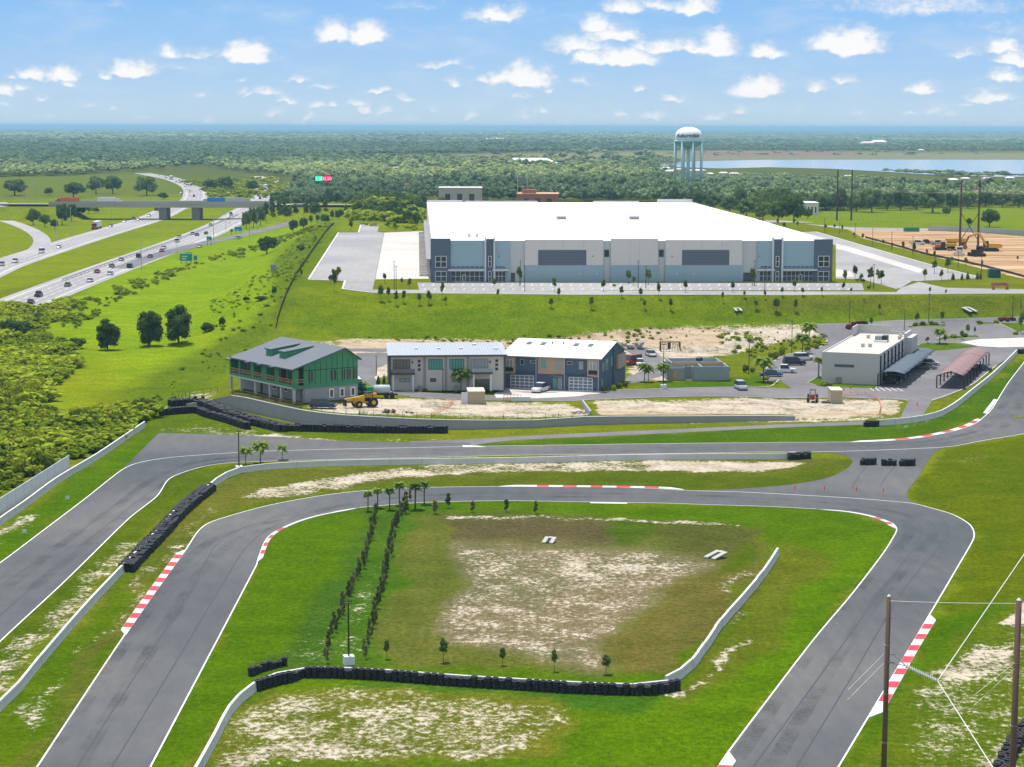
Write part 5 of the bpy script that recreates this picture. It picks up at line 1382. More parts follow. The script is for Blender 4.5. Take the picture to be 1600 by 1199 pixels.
# ---- far houses and shops
def faround(loc, w, d, h, m1, m2, label, cat='house', name='far_house', gable=True, group=None, rz=0.0):
    r = house(name, loc, rz, label, cat, group)
    bx(r, 'wall', m1, 0, w, 0, d, 0, h)
    if gable:
        b = MB(); b.v = [(-.5, -.5, h), (w + .5, -.5, h), (w + .5, d + .5, h), (-.5, d + .5, h), (w * .2, d / 2, h + d * .22), (w * .8, d / 2, h + d * .22)]
        b.f = [(0, 1, 5, 4), (1, 2, 5), (2, 3, 4, 5), (3, 0, 4), (0, 3, 2, 1)]; b.build('roof', m2, r)
    else: bx(r, 'roof', m2, -.3, w + .3, -.3, d + .3, h + .003, h + .5)
    for i in range(3): bx(r, 'window', M_GLASS, w * (.15 + .28 * i), w * (.27 + .28 * i), -.08, -.003, h * .35, h * .75)
    return r
M_WALLW = mat('white_stucco', (.66, .62, .56), .9); M_ROOFP = mat('pale_tile_roof', (.70, .64, .58), .9, var=.1); M_ROOFK = mat('pinkish_roof', (.62, .47, .42), .9, var=.1)
HOUSES = [(612,264,17),(622,263,12),(641,266,14),(652,267,18),(674,262,8),(686,266,14),(695,265,10),(716,263,12),(726,264,16),(738,264,10),(784,268,12),(793,266,18),(806,264,24),(818,266,20),(826,269,14),(836,266,14),(848,264,16),(856,265,8),(868,267,14),(878,268,16),(888,266,10),(994,273,10),(1005,272,14),(1012,274,8),(1022,265,12),(1032,264,14),(1040,269,16),(1052,266,14),(1062,270,10),(1078,268,16),(1090,268,12),(1104,273,10),(1124,272,12),(1140,273,14),(1345,224,20),(1362,222,22),(1435,236,8),(720,219,18),(755,219,24),(770,218,20),(440,236,14),(1482,283,14),(1445,286,12),(1338,294,20),(1320,277,10),(1502,281,12),(1536,281,14),(1572,280,12)]
hi_ = sorted(HOUSES)
for i, (x, y, w) in enumerate(hi_):
    p = W(x, y + 3.0); k = p[1] / 3200.0; ww = w * k * 1.1
    faround(tuple(p), ww, ww * .55, 3.2 * (1 + (y < 240)), M_WALLW, (M_ROOFP, M_ROOFK, M_ROOFW)[i % 3], 'distant white walled house with pale roof among trees, %s from left' % nth(i + 1), group='distant houses beyond the woods')
_p = W0(808, 262); faround((_p[0] - 20, _p[1], 0), 74, 30, 6, M_WALLW, M_ROOFP, 'large distant pale building with a small roof cupola', 'building', 'clubhouse')
# shops beyond the warehouse roof
def shop(px0, px1, pytop, Y, h, m1, m2, label, name='shop'):
    ztop = CAMZ - (pytop - 198.5) * Y / 3200.0
    x0, x1 = Xat(px0, Y), Xat(px1, Y); r = faround((x0, Y, 0), x1 - x0, 22, ztop, m1, m2, label, 'shop', name, False)
    return r, ztop
shop(685, 752, 294, 1330, 0, mat('tan_stucco', (.45, .40, .36)), mat('white_coping', (.6, .58, .58)), 'long tan shop with a white parapet behind the warehouse roof')
rr, _z = shop(808, 872, 303, 1330, 0, mat('brick_red_wall', (.36, .13, .08)), mat('tan_band', (.6, .38, .22)), 'low brick red restaurant with tan band behind the warehouse roof', 'restaurant'); 
bx(rr, 'dome_roof', mat('brick_red_wall', (.42, .13, .08)), 3, 12, 2, 10, _z + .51, _z + 3.0)
shop(576, 600, 309, 1420, 0, M_WALLW, mat('tan_band', (.6, .38, .22)), 'small low shop with pink stripe left of the warehouse')
shop(1257, 1277, 316, 1240, 0, M_WALLW, M_ROOFW, 'small white shed at the edge of the right hand wood', 'shed')

# ================================================================== VEGETATION
def leafcloud(lobes, n, leaf, seed, flat=0.0):
    """leaf-clump quads scattered over the lobes of a crown -> verts, faces"""
    r = np.random.RandomState(seed); L = np.array(lobes, float)
    wgt = L[:, 3] ** 2; idx = r.choice(len(L), n, p=wgt / wgt.sum())
    d = r.normal(size=(n, 3)); d[:, 2] += .25; d /= np.linalg.norm(d, axis=1)[:, None]
    c = L[idx, :3] + d * (L[idx, 3] * r.uniform(.72, 1.10, n))[:, None] * np.stack([np.ones(n), np.ones(n), L[idx, 4]], -1)
    nn = d + r.normal(size=(n, 3)) * .45; nn /= np.linalg.norm(nn, axis=1)[:, None]
    a = np.cross(nn, r.normal(size=(n, 3))); a /= np.linalg.norm(a, axis=1)[:, None]; b = np.cross(nn, a)
    s = (leaf * r.uniform(.55, 1.35, n))[:, None]
    k = r.uniform(.5, 1.0, (n, 1))
    V = np.stack([c - a * s - b * s * k * .6, c + a * s * .7 - b * s * k, c + a * s + b * s * k * .7, c - a * s * .6 + b * s * k], 1).reshape(-1, 3)
    F = np.arange(n * 4).reshape(n, 4)
    return V, F
def ico(sub=1):
    import bmesh
    bm = bmesh.new(); bmesh.ops.create_icosphere(bm, subdivisions=sub, radius=1.0)
    V = np.array([v.co[:] for v in bm.verts]); F = [tuple(v.index for v in f.verts) for f in bm.faces]; bm.free(); return V, F
ICO1, ICO2 = ico(1), ico(2)
def crown_mesh(name, lobes, n, leaf, seed, m, core=.72):
    V, F = leafcloud(lobes, n, leaf, seed); vs = [V]; fs = [tuple(f) for f in F.tolist()]; base = len(V)
    r = np.random.RandomState(seed + 5)
    for (x, y, z, q, sz) in lobes:
        c = ICO2[0] * (q * core) * r.uniform(.88, 1.1, (len(ICO2[0]), 1)) * np.array([1, 1, sz]) + np.array([x, y, z])
        vs.append(c); fs += [tuple(i + base for i in f) for f in ICO2[1]]; base += len(c)
    me = bpy.data.meshes.new(name); me.from_pydata(np.concatenate(vs).tolist(), [], fs); me.materials.append(m); return me
F_OAK = foliage_mat('oak_foliage', (0.062, 0.115, 0.036), (0.175, 0.245, 0.07))
F_YNG = foliage_mat('young_foliage', (0.075, 0.125, 0.034), (0.18, 0.235, 0.06))
F_MEA = foliage_mat('meadow_tree_foliage', (0.045, 0.085, 0.030), (0.10, 0.155, 0.045))
F_SHR = foliage_mat('shrub_foliage', (0.09, 0.14, 0.016), (0.32, 0.36, 0.035))
F_HED = foliage_mat('hedge_foliage', (0.085, 0.12, 0.040), (0.25, 0.25, 0.11))
F_PAL = foliage_mat('palm_foliage', (0.075, 0.13, 0.028), (0.22, 0.29, 0.055))
F_FAR = foliage_mat('wood_foliage', (0.11, 0.18, 0.095), (0.40, 0.46, 0.20), attr=True)
F_THK = foliage_mat('thicket_foliage', (0.12, 0.19, 0.016), (0.36, 0.42, 0.035), attr=True)
M_BARK = mat('bark', (0.12, 0.09, 0.065), .95, var=.3, scale=2)
def rlobes(seed, n, w, z0, z1, r0, r1, sz=.85):
    r = random.Random(seed); zm = (z0 + z1) / 2; hz_ = (z1 - z0) / 2; rr = (r0 + r1) / 2
    L = [(0, 0, zm - hz_ * .25, w * .62, max(.6, hz_ / max(w, .01) * .8)), (0, 0, zm + hz_ * .35, w * .45, max(.6, hz_ / max(w, .01) * .7))]
    for i in range(n):
        t = (i + .5) / n; ph = math.acos(1 - 1.75 * t); a = 2.4 * i + r.uniform(-.5, .5)   # golden spiral over the crown, open below
        k = r.uniform(.60, .95)
        L.append((w * math.sin(ph) * math.cos(a) * k, w * math.sin(ph) * math.sin(a) * k, zm + hz_ * math.cos(ph) * r.uniform(.8, 1.02), r.uniform(r0, r1) * .85, sz))
    return L
def tree(name, lobes, n, leaf, seed, m, th, tr, cat='tree', limbs=3):
    root = empty(name, (0, 0, 0), 0, name.replace('_', ' '), cat)
    link('crown', crown_mesh('crown', lobes, n, leaf, seed, m), root)
    b = MB(); rd = random.Random(seed)
    b.tube([(0, 0, -.02), (rd.uniform(-.01, .01), 0, th * .5), (0, 0, th)], [tr, tr * .75, tr * .5], 7)
    for k in range(limbs):
        l = lobes[k % len(lobes)]; b.tube([(0, 0, th * (.6 + .1 * k)), (l[0] * .5, l[1] * .5, (th + l[2]) * .5), (l[0], l[1], l[2])], [tr * .5, tr * .35, tr * .15], 5)
    b.build('trunk', M_BARK, root); return root
# unit trees: height 1, scaled to size where they stand
OAKS = [tree('oak_tree', rlobes(s, 11, .42, .22, .80, .17, .26), 1500, .040, s, F_OAK, .42, .035) for s in (1, 2, 3)]
MEADOW = [tree('broadleaf_tree', rlobes(s, 12, .31, .05, .88, .15, .23, 1.0), 2400, .028, s, F_MEA, .35, .03) for s in (11, 12)]
YOUNG = [tree('young_tree', rlobes(s, 8, .13, .38, .90, .09, .15, 1.1), 420, .032, s, F_YNG, .5, .017, limbs=2) for s in (21, 22, 23)]
CYP = tree('cypress_tree', [(0, 0, .2 + .14 * i, .19 - .027 * i, 1.1) for i in range(6)], 500, .035, 31, F_HED, .3, .02, limbs=0)
PINE = tree('pine_tree', rlobes(33, 9, .17, .30, .92, .09, .16, .9), 600, .035, 33, F_OAK, .8, .02)
SHRUB = [tree('shrub', rlobes(s, 6, .45, .15, .6, .28, .42, .9), 520, .075, s, F_SHR, .2, .05, 'shrub', 0) for s in (41, 42)]
DSHRUB = tree('dark_shrub', rlobes(45, 6, .45, .15, .6, .28, .42, .9), 520, .07, 45, F_MEA, .2, .05, 'shrub', 0)
HEDGE = [tree('hedge_shrub', rlobes(s, 7, .14, .10, .92, .08, .13, 1.15), 380, .05, s, F_HED, .25, .02, 'hedge shrub', 0) for s in (51, 52)]
def palm(name, seed, nf, fl, droop, m, trunk=.03, fan=False):
    root = empty(name, (0, 0, 0), 0, name, 'palm tree'); r = random.Random(seed); b = MB()
    for i in range(nf):
        a = 2.4 * i + r.uniform(-.2, .2); up = .95 - 1.5 * (i / nf); L = fl * r.uniform(.85, 1.1); pts = []
        for k in range(6):
            t = k / 5; q = L * t; pts.append(Vector((math.cos(a) * q * math.cos(up * .9) , math.sin(a) * q * math.cos(up * .9), .86 + L * math.sin(up) * t * .9 - droop * L * t * t)))
        side = Vector((-math.sin(a), math.cos(a), 0))
        for k in range(5):
            w0 = fl * (.30 if not fan else .34) * math.sin(math.pi * min(1, (k + .35) / 5.3)) ; w1 = fl * (.30 if not fan else .34) * math.sin(math.pi * min(1, (k + 1.35) / 5.3)) if k < 4 else .003
            for s_ in (-1, 1):
                dz = Vector((0, 0, -.10 * fl * (1.6 if not fan else .8)))
                b.quad(pts[k], pts[k + 1], pts[k + 1] + side * s_ * w1 + dz * (w1 / (.3 * fl)), pts[k] + side * s_ * w0 * .8 + dz * (w0 / (.3 * fl)))
    link('crown', b.mesh('crown', m), root)
    t = MB().tube([(0, 0, 0), (.004, 0, .3), (0, .004, .6), (0, 0, .87)], [trunk * 1.15, trunk, trunk, trunk * 1.1], 8); t.build('trunk', mat('palm_trunk', (.17, .135, .105), .9, var=.25, scale=12), root, True)
    return root
PALM_F = palm('feather_palm', 3, 24, .46, .55, F_PAL, .022)
PALM_S = palm('sabal_palm', 5, 34, .30, .28, F_PAL, .030, True)
_u = random.Random(99)
def put(protos, lst, base, group, wscale=None, lab=None):
    """lst of (px, base py, height px[, width px]); distinct labels by order from the left"""
    lst = sorted(lst)
    for i, it in enumerate(lst):
        px, py, h = it[:3]; p = W(px, py); k = math.hypot(p[0], p[1]) / 3200.0
        H = h * k; pr = protos[_u.randrange(len(protos))] if isinstance(protos, list) else protos
        if len(it) > 3: wd = it[3] * k / wscale
        else: wd = H * _u.uniform(.9, 1.15)
        place(pr, (p[0], p[1], p[2] - .03 * H * 0), _u.uniform(0, 6.28), (wd, wd, H), '%s, %s from left' % (base, nth(i + 1)), group)
# trees in the left meadow
for it, lab in (((168,547,49,38), 'round dark tree standing alone in the left meadow'), ((234,541,58,44), 'dark rounded tree, left one of the touching pair in the meadow'), ((279,537,60,50), 'larger dark rounded tree, right one of the touching pair in the meadow')):
    p = W(it[0], it[1]); k = p[1] / 3200; place(MEADOW[0] if it[0] != 234 else MEADOW[1], tuple(p), _u.uniform(0, 6), (it[3] * k / .80, it[3] * k / .80, it[2] * k), lab, 'trees in the left meadow')
put(DSHRUB, [(122,545,22,38),(325,518,18,28),(347,509,18,13),(469,392,12,18),(429,459,15,12),(408,469,8,26),(30,528,34,66),(12,520,26,40),(100,492,12,20),(385,470,8,14),(60,500,14,22)], 'dark green bush in the left meadow', 'dark bushes in the left meadow', 1.5)
put(OAKS, [(417,397,31,42)], 'broad round tree beside the long slope, below the frontage road', 'meadow oak', 1.25)
put(OAKS, [(23,306,28,50),(115,309,26,42),(76,305,13,18),(150,303,30,34),(176,303,31,40),(229,306,34,46),(395,300,20,24),(330,298,20,40),(352,296,22,34),(255,312,12,20)], 'big rounded oak behind the highway junction', 'oaks behind the highway junction', 1.25)
put(OAKS, [(52,352,28,26),(70,355,22,24),(97,352,36,28),(112,346,30,22),(127,338,22,22),(138,334,18,16),(150,333,10,16),(85,358,16,18)], 'dark tree on the bank left of the overpass', 'trees on the bank left of the overpass', 1.25)
put([PINE, OAKS[1]], [(385,358,32,16),(396,356,36,18),(407,353,36,18),(416,349,34,20),(426,345,32,20),(436,342,30,18),(448,342,24,20),(458,363,22,16),(474,358,20,14),(486,352,16,14),(496,350,15,14),(508,349,16,16),(519,346,18,16),(530,343,18,16),(540,339,20,16),(462,338,20,20),(478,336,20,20),(492,333,20,20),(508,329,18,18),(444,330,22,16),(425,328,22,16)], 'tree on the bank right of the overpass', 'trees on the bank right of the overpass', 1.0)
put(OAKS, [(560,338,24,26),(575,340,26,26),(590,343,24,26),(606,342,26,26),(622,345,24,26),(637,349,24,24),(650,352,22,22),(600,336,24,26),(628,336,22,24),(645,340,20,22),(584,333,22,24),(615,331,20,22)], 'leafy tree in the belt at the top left of the truck yard', 'trees behind the truck yard', 1.25)
put(OAKS, [(1092,322,26,34),(1115,328,26,34),(1140,334,30,40),(1166,340,32,40),(1192,345,34,40),(1216,348,38,44),(1240,348,46,46),(1262,342,18,18),(1186,352,12,12),(1060,312,18,30),(1262,330,26,40),(1290,328,26,36),(1318,329,26,36),(1338,331,30,36),(1362,332,42,50),(1386,329,30,34),(1407,329,36,44),(1432,328,28,34),(1457,333,42,58),(1485,328,30,34),(1512,326,28,36),(1540,324,28,36),(1566,324,26,36),(1592,325,26,36)], 'spreading oak along the near edge of the right wood', 'oaks on the edge of the right wood', 1.25)
put(OAKS, [(698,322,22,26),(715,322,20,30),(737,323,17,24),(757,322,15,22),(690,324,18,18)], 'tree in front of the tan shop behind the warehouse', 'trees by the tan shop', 1.25)
put(OAKS, [(1478,338,17,18),(1514,353,13,11),(1546,355,31,36)], 'oak standing alone in the green field at right', 'lone trees in the right field', 1.25)
# planted young trees round the warehouse
put(YOUNG, [(522,457,38,14),(516,444,15,9),(528,440,24,13),(595,471,27,13),(601,443,17,9),(607,470,23,9),(619,478,25,11),(631,474,21,10),(628,447,14,7),(640,452,18,10),(655,477,20,10),(670,476,23,13),(691,467,28,9),(696,476,13,8)], 'young tree on the lawn left of the warehouse front', 'young trees left of the warehouse front', .52)
put(YOUNG, [(772,452,18,9),(778,466,15,7),(812,447,32,12),(866,456,23,10),(873,467,18,8),(943,456,20,11),(971,466,20,11),(982,443,22,13),(990,446,15,10),(1013,445,26,15),(1001,467,18,9),(1029,467,27,9),(1071,457,20,10),(1145,457,18,9),(1176,446,28,14),(1129,472,17,6),(1163,466,12,6),(1195,467,15,6)], 'young tree between the front parking lot and the access road', 'young trees along the warehouse front', .52)
put(YOUNG, [(861,482,17,12),(924,484,22,13),(1007,484,16,8),(1048,485,20,9),(1181,484,17,11),(1213,488,23,15),(1243,488,22,10),(1374,489,15,6),(1222,463,15,7),(1254,462,13,8),(1284,462,15,6),(1330,459,10,6),(1350,472,6,4)], 'young tree on the bank below the access road', 'young trees on the bank below the warehouse', .52)
put(YOUNG, [(1241,456,20,10),(1320,445,24,10),(1336,438,24,12),(1318,455,14,8),(1345,443,16,9),(1360,447,31,16),(1377,444,22,15),(1371,438,18,9),(1445,438,18,10),(1460,428,22,13),(1471,439,18,9),(1481,426,25,14),(1453,461,13,6),(1478,461,9,5),(1509,416,14,9),(1411,393,16,7),(1428,400,22,8),(1348,376,12,7),(1380,385,11,6),(1448,399,10,6),(1394,388,9,6),(1334,371,8,5),(1316,363,12,5),(1304,359,9,5),(1290,360,10,6),(1460,404,12,6),(1487,412,11,8),(1534,424,18,6),(1246,356,11,6),(1225,358,11,8),(1215,351,9,6),(1242,350,8,5)], 'young tree beside the truck court right of the warehouse', 'young trees right of the warehouse', .52)
put(YOUNG, [(548,361,17,9),(551,352,14,8),(606,359,14,7),(617,361,14,8),(568,349,9,7),(650,352,12,8),(493,377,9,5),(484,392,10,5),(471,436,16,6),(1590,408,8,5)], 'small tree at the far end of the left truck court', 'small trees by the left truck court', .52)
put(CYP, [(1489,438,12,7),(1503,438,11,6),(1512,437,12,7),(1527,437,13,6),(1532,437,13,6),(591,603,17,9),(600,602,18,7)], 'small pointed evergreen', 'small pointed evergreens', .42)
put(YOUNG, [(1095,593,21,12),(1136,592,24,13),(1433,506,18,11),(1472,504,18,10),(1512,524,18,9),(1523,524,14,5),(1595,521,34,12),(1449,537,11,9),(1361,512,17,8),(732,605,18,10),(676,611,20,14),(632,606,14,11),(1503,531,15,9),(1477,537,14,8)], 'staked young tree by the streets and car park', 'street trees around the houses and car park', .52)
put(YOUNG, [(604,1030,33,14),(693,1035,41,24),(785,1040,31,15),(866,1049,38,15),(947,1054,34,23)], 'dark green sapling in the front of the dry basin', 'saplings in the front of the dry basin', .52)
put(HEDGE, [(680,803,25,13),(700,794,26,12),(738,801,20,11),(791,800,22,10),(837,803,22,9),(634,1003-200,24,14)], 'narrow sapling along the back rim of the dry basin', 'saplings along the back rim of the dry basin', .50)
# hedge rows
for poly, nm in (([(508,1038),(514,1012),(523,985),(534,960),(545,935),(560,905),(572,870),(580,838),(588,806)], 'left'), ([(569,1029),(577,1000),(590,950),(600,915),(607,880),(613,850),(620,820),(630,802),(638,783)], 'right')):
    wp = resample([W(*p) for p in S(poly, 4)], 2.15); tot = len(wp)
    for i, p in enumerate(wp):
        H = _u.uniform(1.5, 2.5) * (.85 if i < 3 else 1)
        if nm == 'left' and 4 <= i <= 4: continue
        place(HEDGE[i % 2], (p[0] + _u.uniform(-.3, .3), p[1] + _u.uniform(-.4, .4), Z0(p[0], p[1])), _u.uniform(0, 6), (H * .66, H * .66, H), '%s shrub counted from the near end of the %s planted row' % (nth(i + 1), nm), '%s planted row of shrubs beside the basin' % nm)
# palms
put(PALM_S, [(575,799,33),(590,794,33),(609,797,37),(624,790,39),(649,796,44),(663,788,38)], 'sabal palm in the group on the inside of the track bend', 'palms on the inside of the track bend')
put(PALM_F, [(384,727,31),(407,724,37),(441,719,26)], 'feathery palm between the barrier and the track', 'feathery palms by the upper track')
put(PALM_F, [(720,614,40),(742,608,32),(753,608,36)], 'feathery palm in front of the beige town house', 'palms before the beige town house')
put(PALM_F, [(1007,597,31),(1013,597,28),(1036,596,30),(1303,594,27),(1254,552,32),(1264,539,37),(1193,597,42),(1468,538,26)], 'feathery palm near the block walls and car park', 'feathery palms around the car park')
put(PALM_S, [(1279,591,34),(1352,593,31)], 'sabal palm against the pale service building', 'sabal palms by the service building')
# garden shrubs
put(SHRUB, [(942,611,10,10),(950,611,8,9),(958,611,12,13),(968,607,12,14),(978,605,12,12),(1290,604,10,22),(1297,604,8,12),(760,612,8,12),(768,613,8,10),(1262,549,12,14),(1276,545,10,14),(1197,594,7,16),(1165,582,16,14),(1212,562,16,16),(1222,556,18,14),(1204,560,12,12),(1176,583,12,12),(1430,510,8,10),(1442,509,9,12),(1455,508,8,10),(1462,509,7,10),(1530,506,6,12),(1556,505,6,10),(1490,528,7,14),(1507,527,8,12),(1587,523,6,12),(603,605,8,10),(608,607,7,8),(650,611,5,10),(640,610,5,8),(665,612,6,8),(690,612,5,12),(1357,452,7,9),(1348,441,7,10),(1340,440,6,10),(960,448,5,8)], 'garden shrub by the houses, warehouse and car park', 'garden shrubs around the buildings', 1.5)

# merged masses
def merged(name, items, protos, m, kind='stuff', parent=None):
    """items: (x, y, z, w, h, tint) arrays; protos: list of (V, F) unit meshes, F all quads or tris"""
    Vs, Ls, starts, tints = [], [], [], []; base = 0; ls = 0
    idx = np.arange(len(items)) % len(protos); items = np.array(items)
    r = np.random.RandomState(3)
    for k, (V, F3, F4) in enumerate(protos):
        it = items[idx == k]; n = len(it)
        if not n: continue
        a = r.uniform(0, 6.28, n); c, s = np.cos(a), np.sin(a); nvp = len(V)
        P = np.empty((n, nvp, 3))
        P[:, :, 0] = it[:, 0, None] + (c[:, None] * V[:, 0] - s[:, None] * V[:, 1]) * it[:, 3, None]
        P[:, :, 1] = it[:, 1, None] + (s[:, None] * V[:, 0] + c[:, None] * V[:, 1]) * it[:, 3, None]
        P[:, :, 2] = it[:, 2, None] + V[:, 2] * it[:, 4, None]
        Vs.append(P.reshape(-1, 3)); tints.append(np.repeat(it[:, 5], nvp))
        for F, q in ((F3, 3), (F4, 4)):
            if len(F):
                A = (np.array(F)[None] + (np.arange(n) * nvp)[:, None, None] + base).reshape(-1, q)
                Ls.append(A.ravel()); starts.append(ls + np.arange(len(A)) * q); ls += A.size
        base += n * nvp
    V = np.concatenate(Vs); Lp = np.concatenate(Ls).astype(np.int32); St = np.concatenate(starts).astype(np.int32)
    me = bpy.data.meshes.new(name); me.vertices.add(len(V)); me.vertices.foreach_set('co', V.astype(np.float32).ravel())
    me.loops.add(len(Lp)); me.loops.foreach_set('vertex_index', Lp); me.polygons.add(len(St)); me.polygons.foreach_set('loop_start', St)
    tot = np.diff(np.append(St, len(Lp))).astype(np.int32); me.polygons.foreach_set('loop_total', tot)
    me.update(calc_edges=True); me.materials.append(m)
    at = me.attributes.new('tint', 'FLOAT', 'POINT'); at.data.foreach_set('value', np.concatenate(tints).astype(np.float32))
    o = link(name, me, parent); o['kind'] = kind; return o
def proto(seed, nl, w, n, leaf, z0=.15, z1=.85, sub=ICO1, sz=.9):
    lobes = rlobes(seed, nl, w, z0 + .1, z1 - .12, .16, .28, sz); V, F = leafcloud(lobes, n, leaf, seed); vs = [V]; f3 = []; base = len(V); r = np.random.RandomState(seed)
    for (x, y, z, q, s_) in lobes:
        c = sub[0] * (q * .85) * r.uniform(.8, 1.15, (len(sub[0]), 1)) * np.array([1, 1, s_]) + np.array([x, y, z]); vs.append(c); f3 += [tuple(i + base for i in f) for f in sub[1]]; base += len(c)
    return np.concatenate(vs), f3, F.tolist()
P_NEAR = [proto(60 + i, 6, .38, 130, .062) for i in range(5)]
P_MID = [proto(70 + i, 4, .36, 46, .09) for i in range(4)]
OCT = (np.array([(1, 0, 0), (-1, 0, 0), (0, 1, 0), (0, -1, 0), (0, 0, 1), (0, 0, -.8)], float), [(0, 2, 4), (2, 1, 4), (1, 3, 4), (3, 0, 4), (2, 0, 5), (1, 2, 5), (3, 1, 5), (0, 3, 5)])
P_FARR = [proto(80 + i, 1, .42, 10, .13, sub=OCT) for i in range(3)]
WOOD = [(-900,205),(2500,208),(2500,330),(1700,326),(1560,322),(1460,326),(1340,328),(1262,332),(1210,338),(1150,328),(1080,318),(1000,316),(660,316),(655,346),(620,347),(570,336),(548,322),(500,324),(455,330),(432,335),(428,312),(460,306),(458,290),(440,276),(300,262),(226,268),(100,275),(0,277),(-900,285)]
OPEN = [(LAKEPX[:11] + [(2100,295),(1600,293),(1480,291),(1380,284),(1290,281),(1200,277),(1090,277),(1040,268)], 1.0), ([(870,254),(1046,254),(1046,266),(870,266)], .9),
        ([(560,243),(1060,235),(2000,236),(2000,250),(1100,250),(860,254),(560,252)], .95), ([(1060,244),(2000,244),(2000,256),(1060,256)], 1.0), ([(520,212),(900,213),(900,221),(560,222)], .8), ([(1000,226),(2000,228),(2000,233),(1100,232)], .45),
        ([(-900,248),(200,255),(430,258),(430,270),(-900,276)], .55), ([(540,300),(690,300),(690,330),(540,322)], .85), ([(680,296),(900,300),(900,312),(680,312)], .9),
        ([(600,262),(900,262),(900,276),(600,276)], .86), ([(980,268),(1160,268),(1160,282),(980,280)], .8), ([(620,272),(1000,276),(1000,292),(560,292)], -1.0),
        ([(370,268),(460,272),(470,316),(400,316)], .8), ([(1470,277),(1640,277),(1640,287),(1470,287)], .95)]
rs = np.random.RandomState(21); near_it, mid_it, far_it, indiv = [], [], [], []
Yc = 1230.0; pts_all = []
while Yc < 30000:
    s = max(9.5, Yc / 165.0 if Yc < 2300 else (2300 / 165 + (Yc - 2300) / 300.0)); hw = Yc * .29 + 60
    n = int(2 * hw / s); x = -hw + (np.arange(n) + rs.uniform(-.45, .45, n)) * s; y = Yc + rs.uniform(-.5, .5, n) * s * 1.3
    pts_all.append(np.stack([x, y, np.full(n, s)], -1)); Yc += s * (1.0 if Yc < 2600 else 1.6)
PA = np.concatenate(pts_all); zz = T(PA[:, 0], PA[:, 1]); u_, v_ = project(PA[:, 0], PA[:, 1], zz)
keep = poly_sd(u_, v_, WOOD) > 0
rnd_ = rs.uniform(0, 1, len(PA))
tint = np.clip(.5 + .5 * (wob(PA[:, 0], PA[:, 1], .006, 9) * .6 + wob(PA[:, 0], PA[:, 1] * 3, .0014, 10) * .6) + rs.normal(0, .22, len(PA)), 0, 1)
for poly, d in OPEN:
    ins = poly_sd(u_, v_, poly) > 0
    if d > 0: keep &= ~(ins & (rnd_ < d))
    else: tint = np.where(ins, np.clip(tint + .35, 0, 1), tint)
dark = poly_sd(u_, v_, [(-900,220),(2500,222),(2500,236),(1000,236),(560,243),(430,256),(-900,246)]) > 0
tint = np.where(dark, tint * .22, tint)
# leave the far road corridors open
for ln, hw_ in ((H_L, 17), (H_R, 17)):
    P = np.array(resample(S([np.array(p, float) for p in ln], 6), 15))[:, :2]
    for a in P[P[:, 1] > 1200]: keep &= np.hypot(PA[:, 0] - a[0], PA[:, 1] - a[1]) > hw_
keep &= ~((np.abs(PA[:, 1] - BRY) < 16))
glade = wob(PA[:, 0] * .55, PA[:, 1] * 1.3, .0022, 14) + .5 * wob(PA[:, 0], PA[:, 1] * 2, .0052, 15)
keep &= ~((glade > .55) & (PA[:, 1] > 2600) & (rnd_ < .9) & ~dark)
for (x, y, s), z, t_, k, uu_, vv_ in zip(PA, zz, tint, keep, u_, v_):
    if not k: continue
    h = rs.uniform(8, 14) * (1 if y < 5000 else 1.15); w = max(s * 1.25, h * .9) * rs.uniform(.8, 1.25)
    if rs.rand() < .12: h *= 1.3
    if uu_ > 1030 and vv_ < 302: h *= .5
    it = (x, y, z, w, h, t_)
    if y < 1420 and abs(uu_ - 800) < 830 and len(indiv) < 110: indiv.append(it)
    elif y < 2500: near_it.append(it)
    elif y < 6000: mid_it.append(it)
    else: far_it.append((x, y, z, w * 1.3, h * 1.1, t_))
for i, it in enumerate(sorted(indiv, key=lambda q: q[0] / q[1])):
    place(OAKS[i % 3], it[:3], _u.uniform(0, 6), (it[3] * .85, it[3] * .85, it[4]), 'tall wood tree just beyond the warehouse, %s from left' % nth(i + 1), 'near trees of the wood beyond the warehouse')
merged('woodland', near_it, P_NEAR, F_FAR); merged('woodland', mid_it, P_MID, F_FAR); merged('distant_woodland', far_it, P_FARR, F_FAR)
print('WOOD', len(indiv), len(near_it), len(mid_it), len(far_it))
# scattered scrub: thickets at left, weeds on banks
THK = [([(-60,512),(40,508),(110,540),(120,580),(80,600),(60,640),(100,655),(190,650),(228,642),(235,652),(226,664),(160,702),(112,722),(0,775),(-80,815)], 2.2, (1.3, 3.8), 1.0, .5),
       ([(-60,470),(60,486),(110,470),(100,500),(20,530),(-60,540)], 2.0, (1.0, 3.0), .7, .55),
       ([(60,500),(130,470),(260,425),(420,375),(500,352),(505,357),(420,388),(300,420),(190,470),(110,520)], 3.2, (.5, 2.2), .34, .3),
       ([(330,470),(420,420),(500,352),(520,350),(440,510),(420,520),(330,600),(240,640),(230,620),(330,530)], 2.4, (.2, .9), .30, .25),
       ([(560,528),(900,524),(1060,512),(1140,505),(1180,508),(1060,530),(900,532),(600,534)], 2.0, (.3, 1.2), .42, .4),
       ([(1120,520),(1290,515),(1290,540),(1180,560),(1130,545)], 2.0, (.3, 1.3), .40, .5),
       ([(280,285),(430,278),(470,300),(430,310),(330,310)], 9, (2.0, 5), .45, .6), ([(560,348),(650,354),(655,362),(560,352)], 3.5, (.6, 2), .4, .5),
       ([(545,322),(660,326),(660,352),(545,345)], 5.5, (2.5, 6), .7, .6)]
its = []; big = []
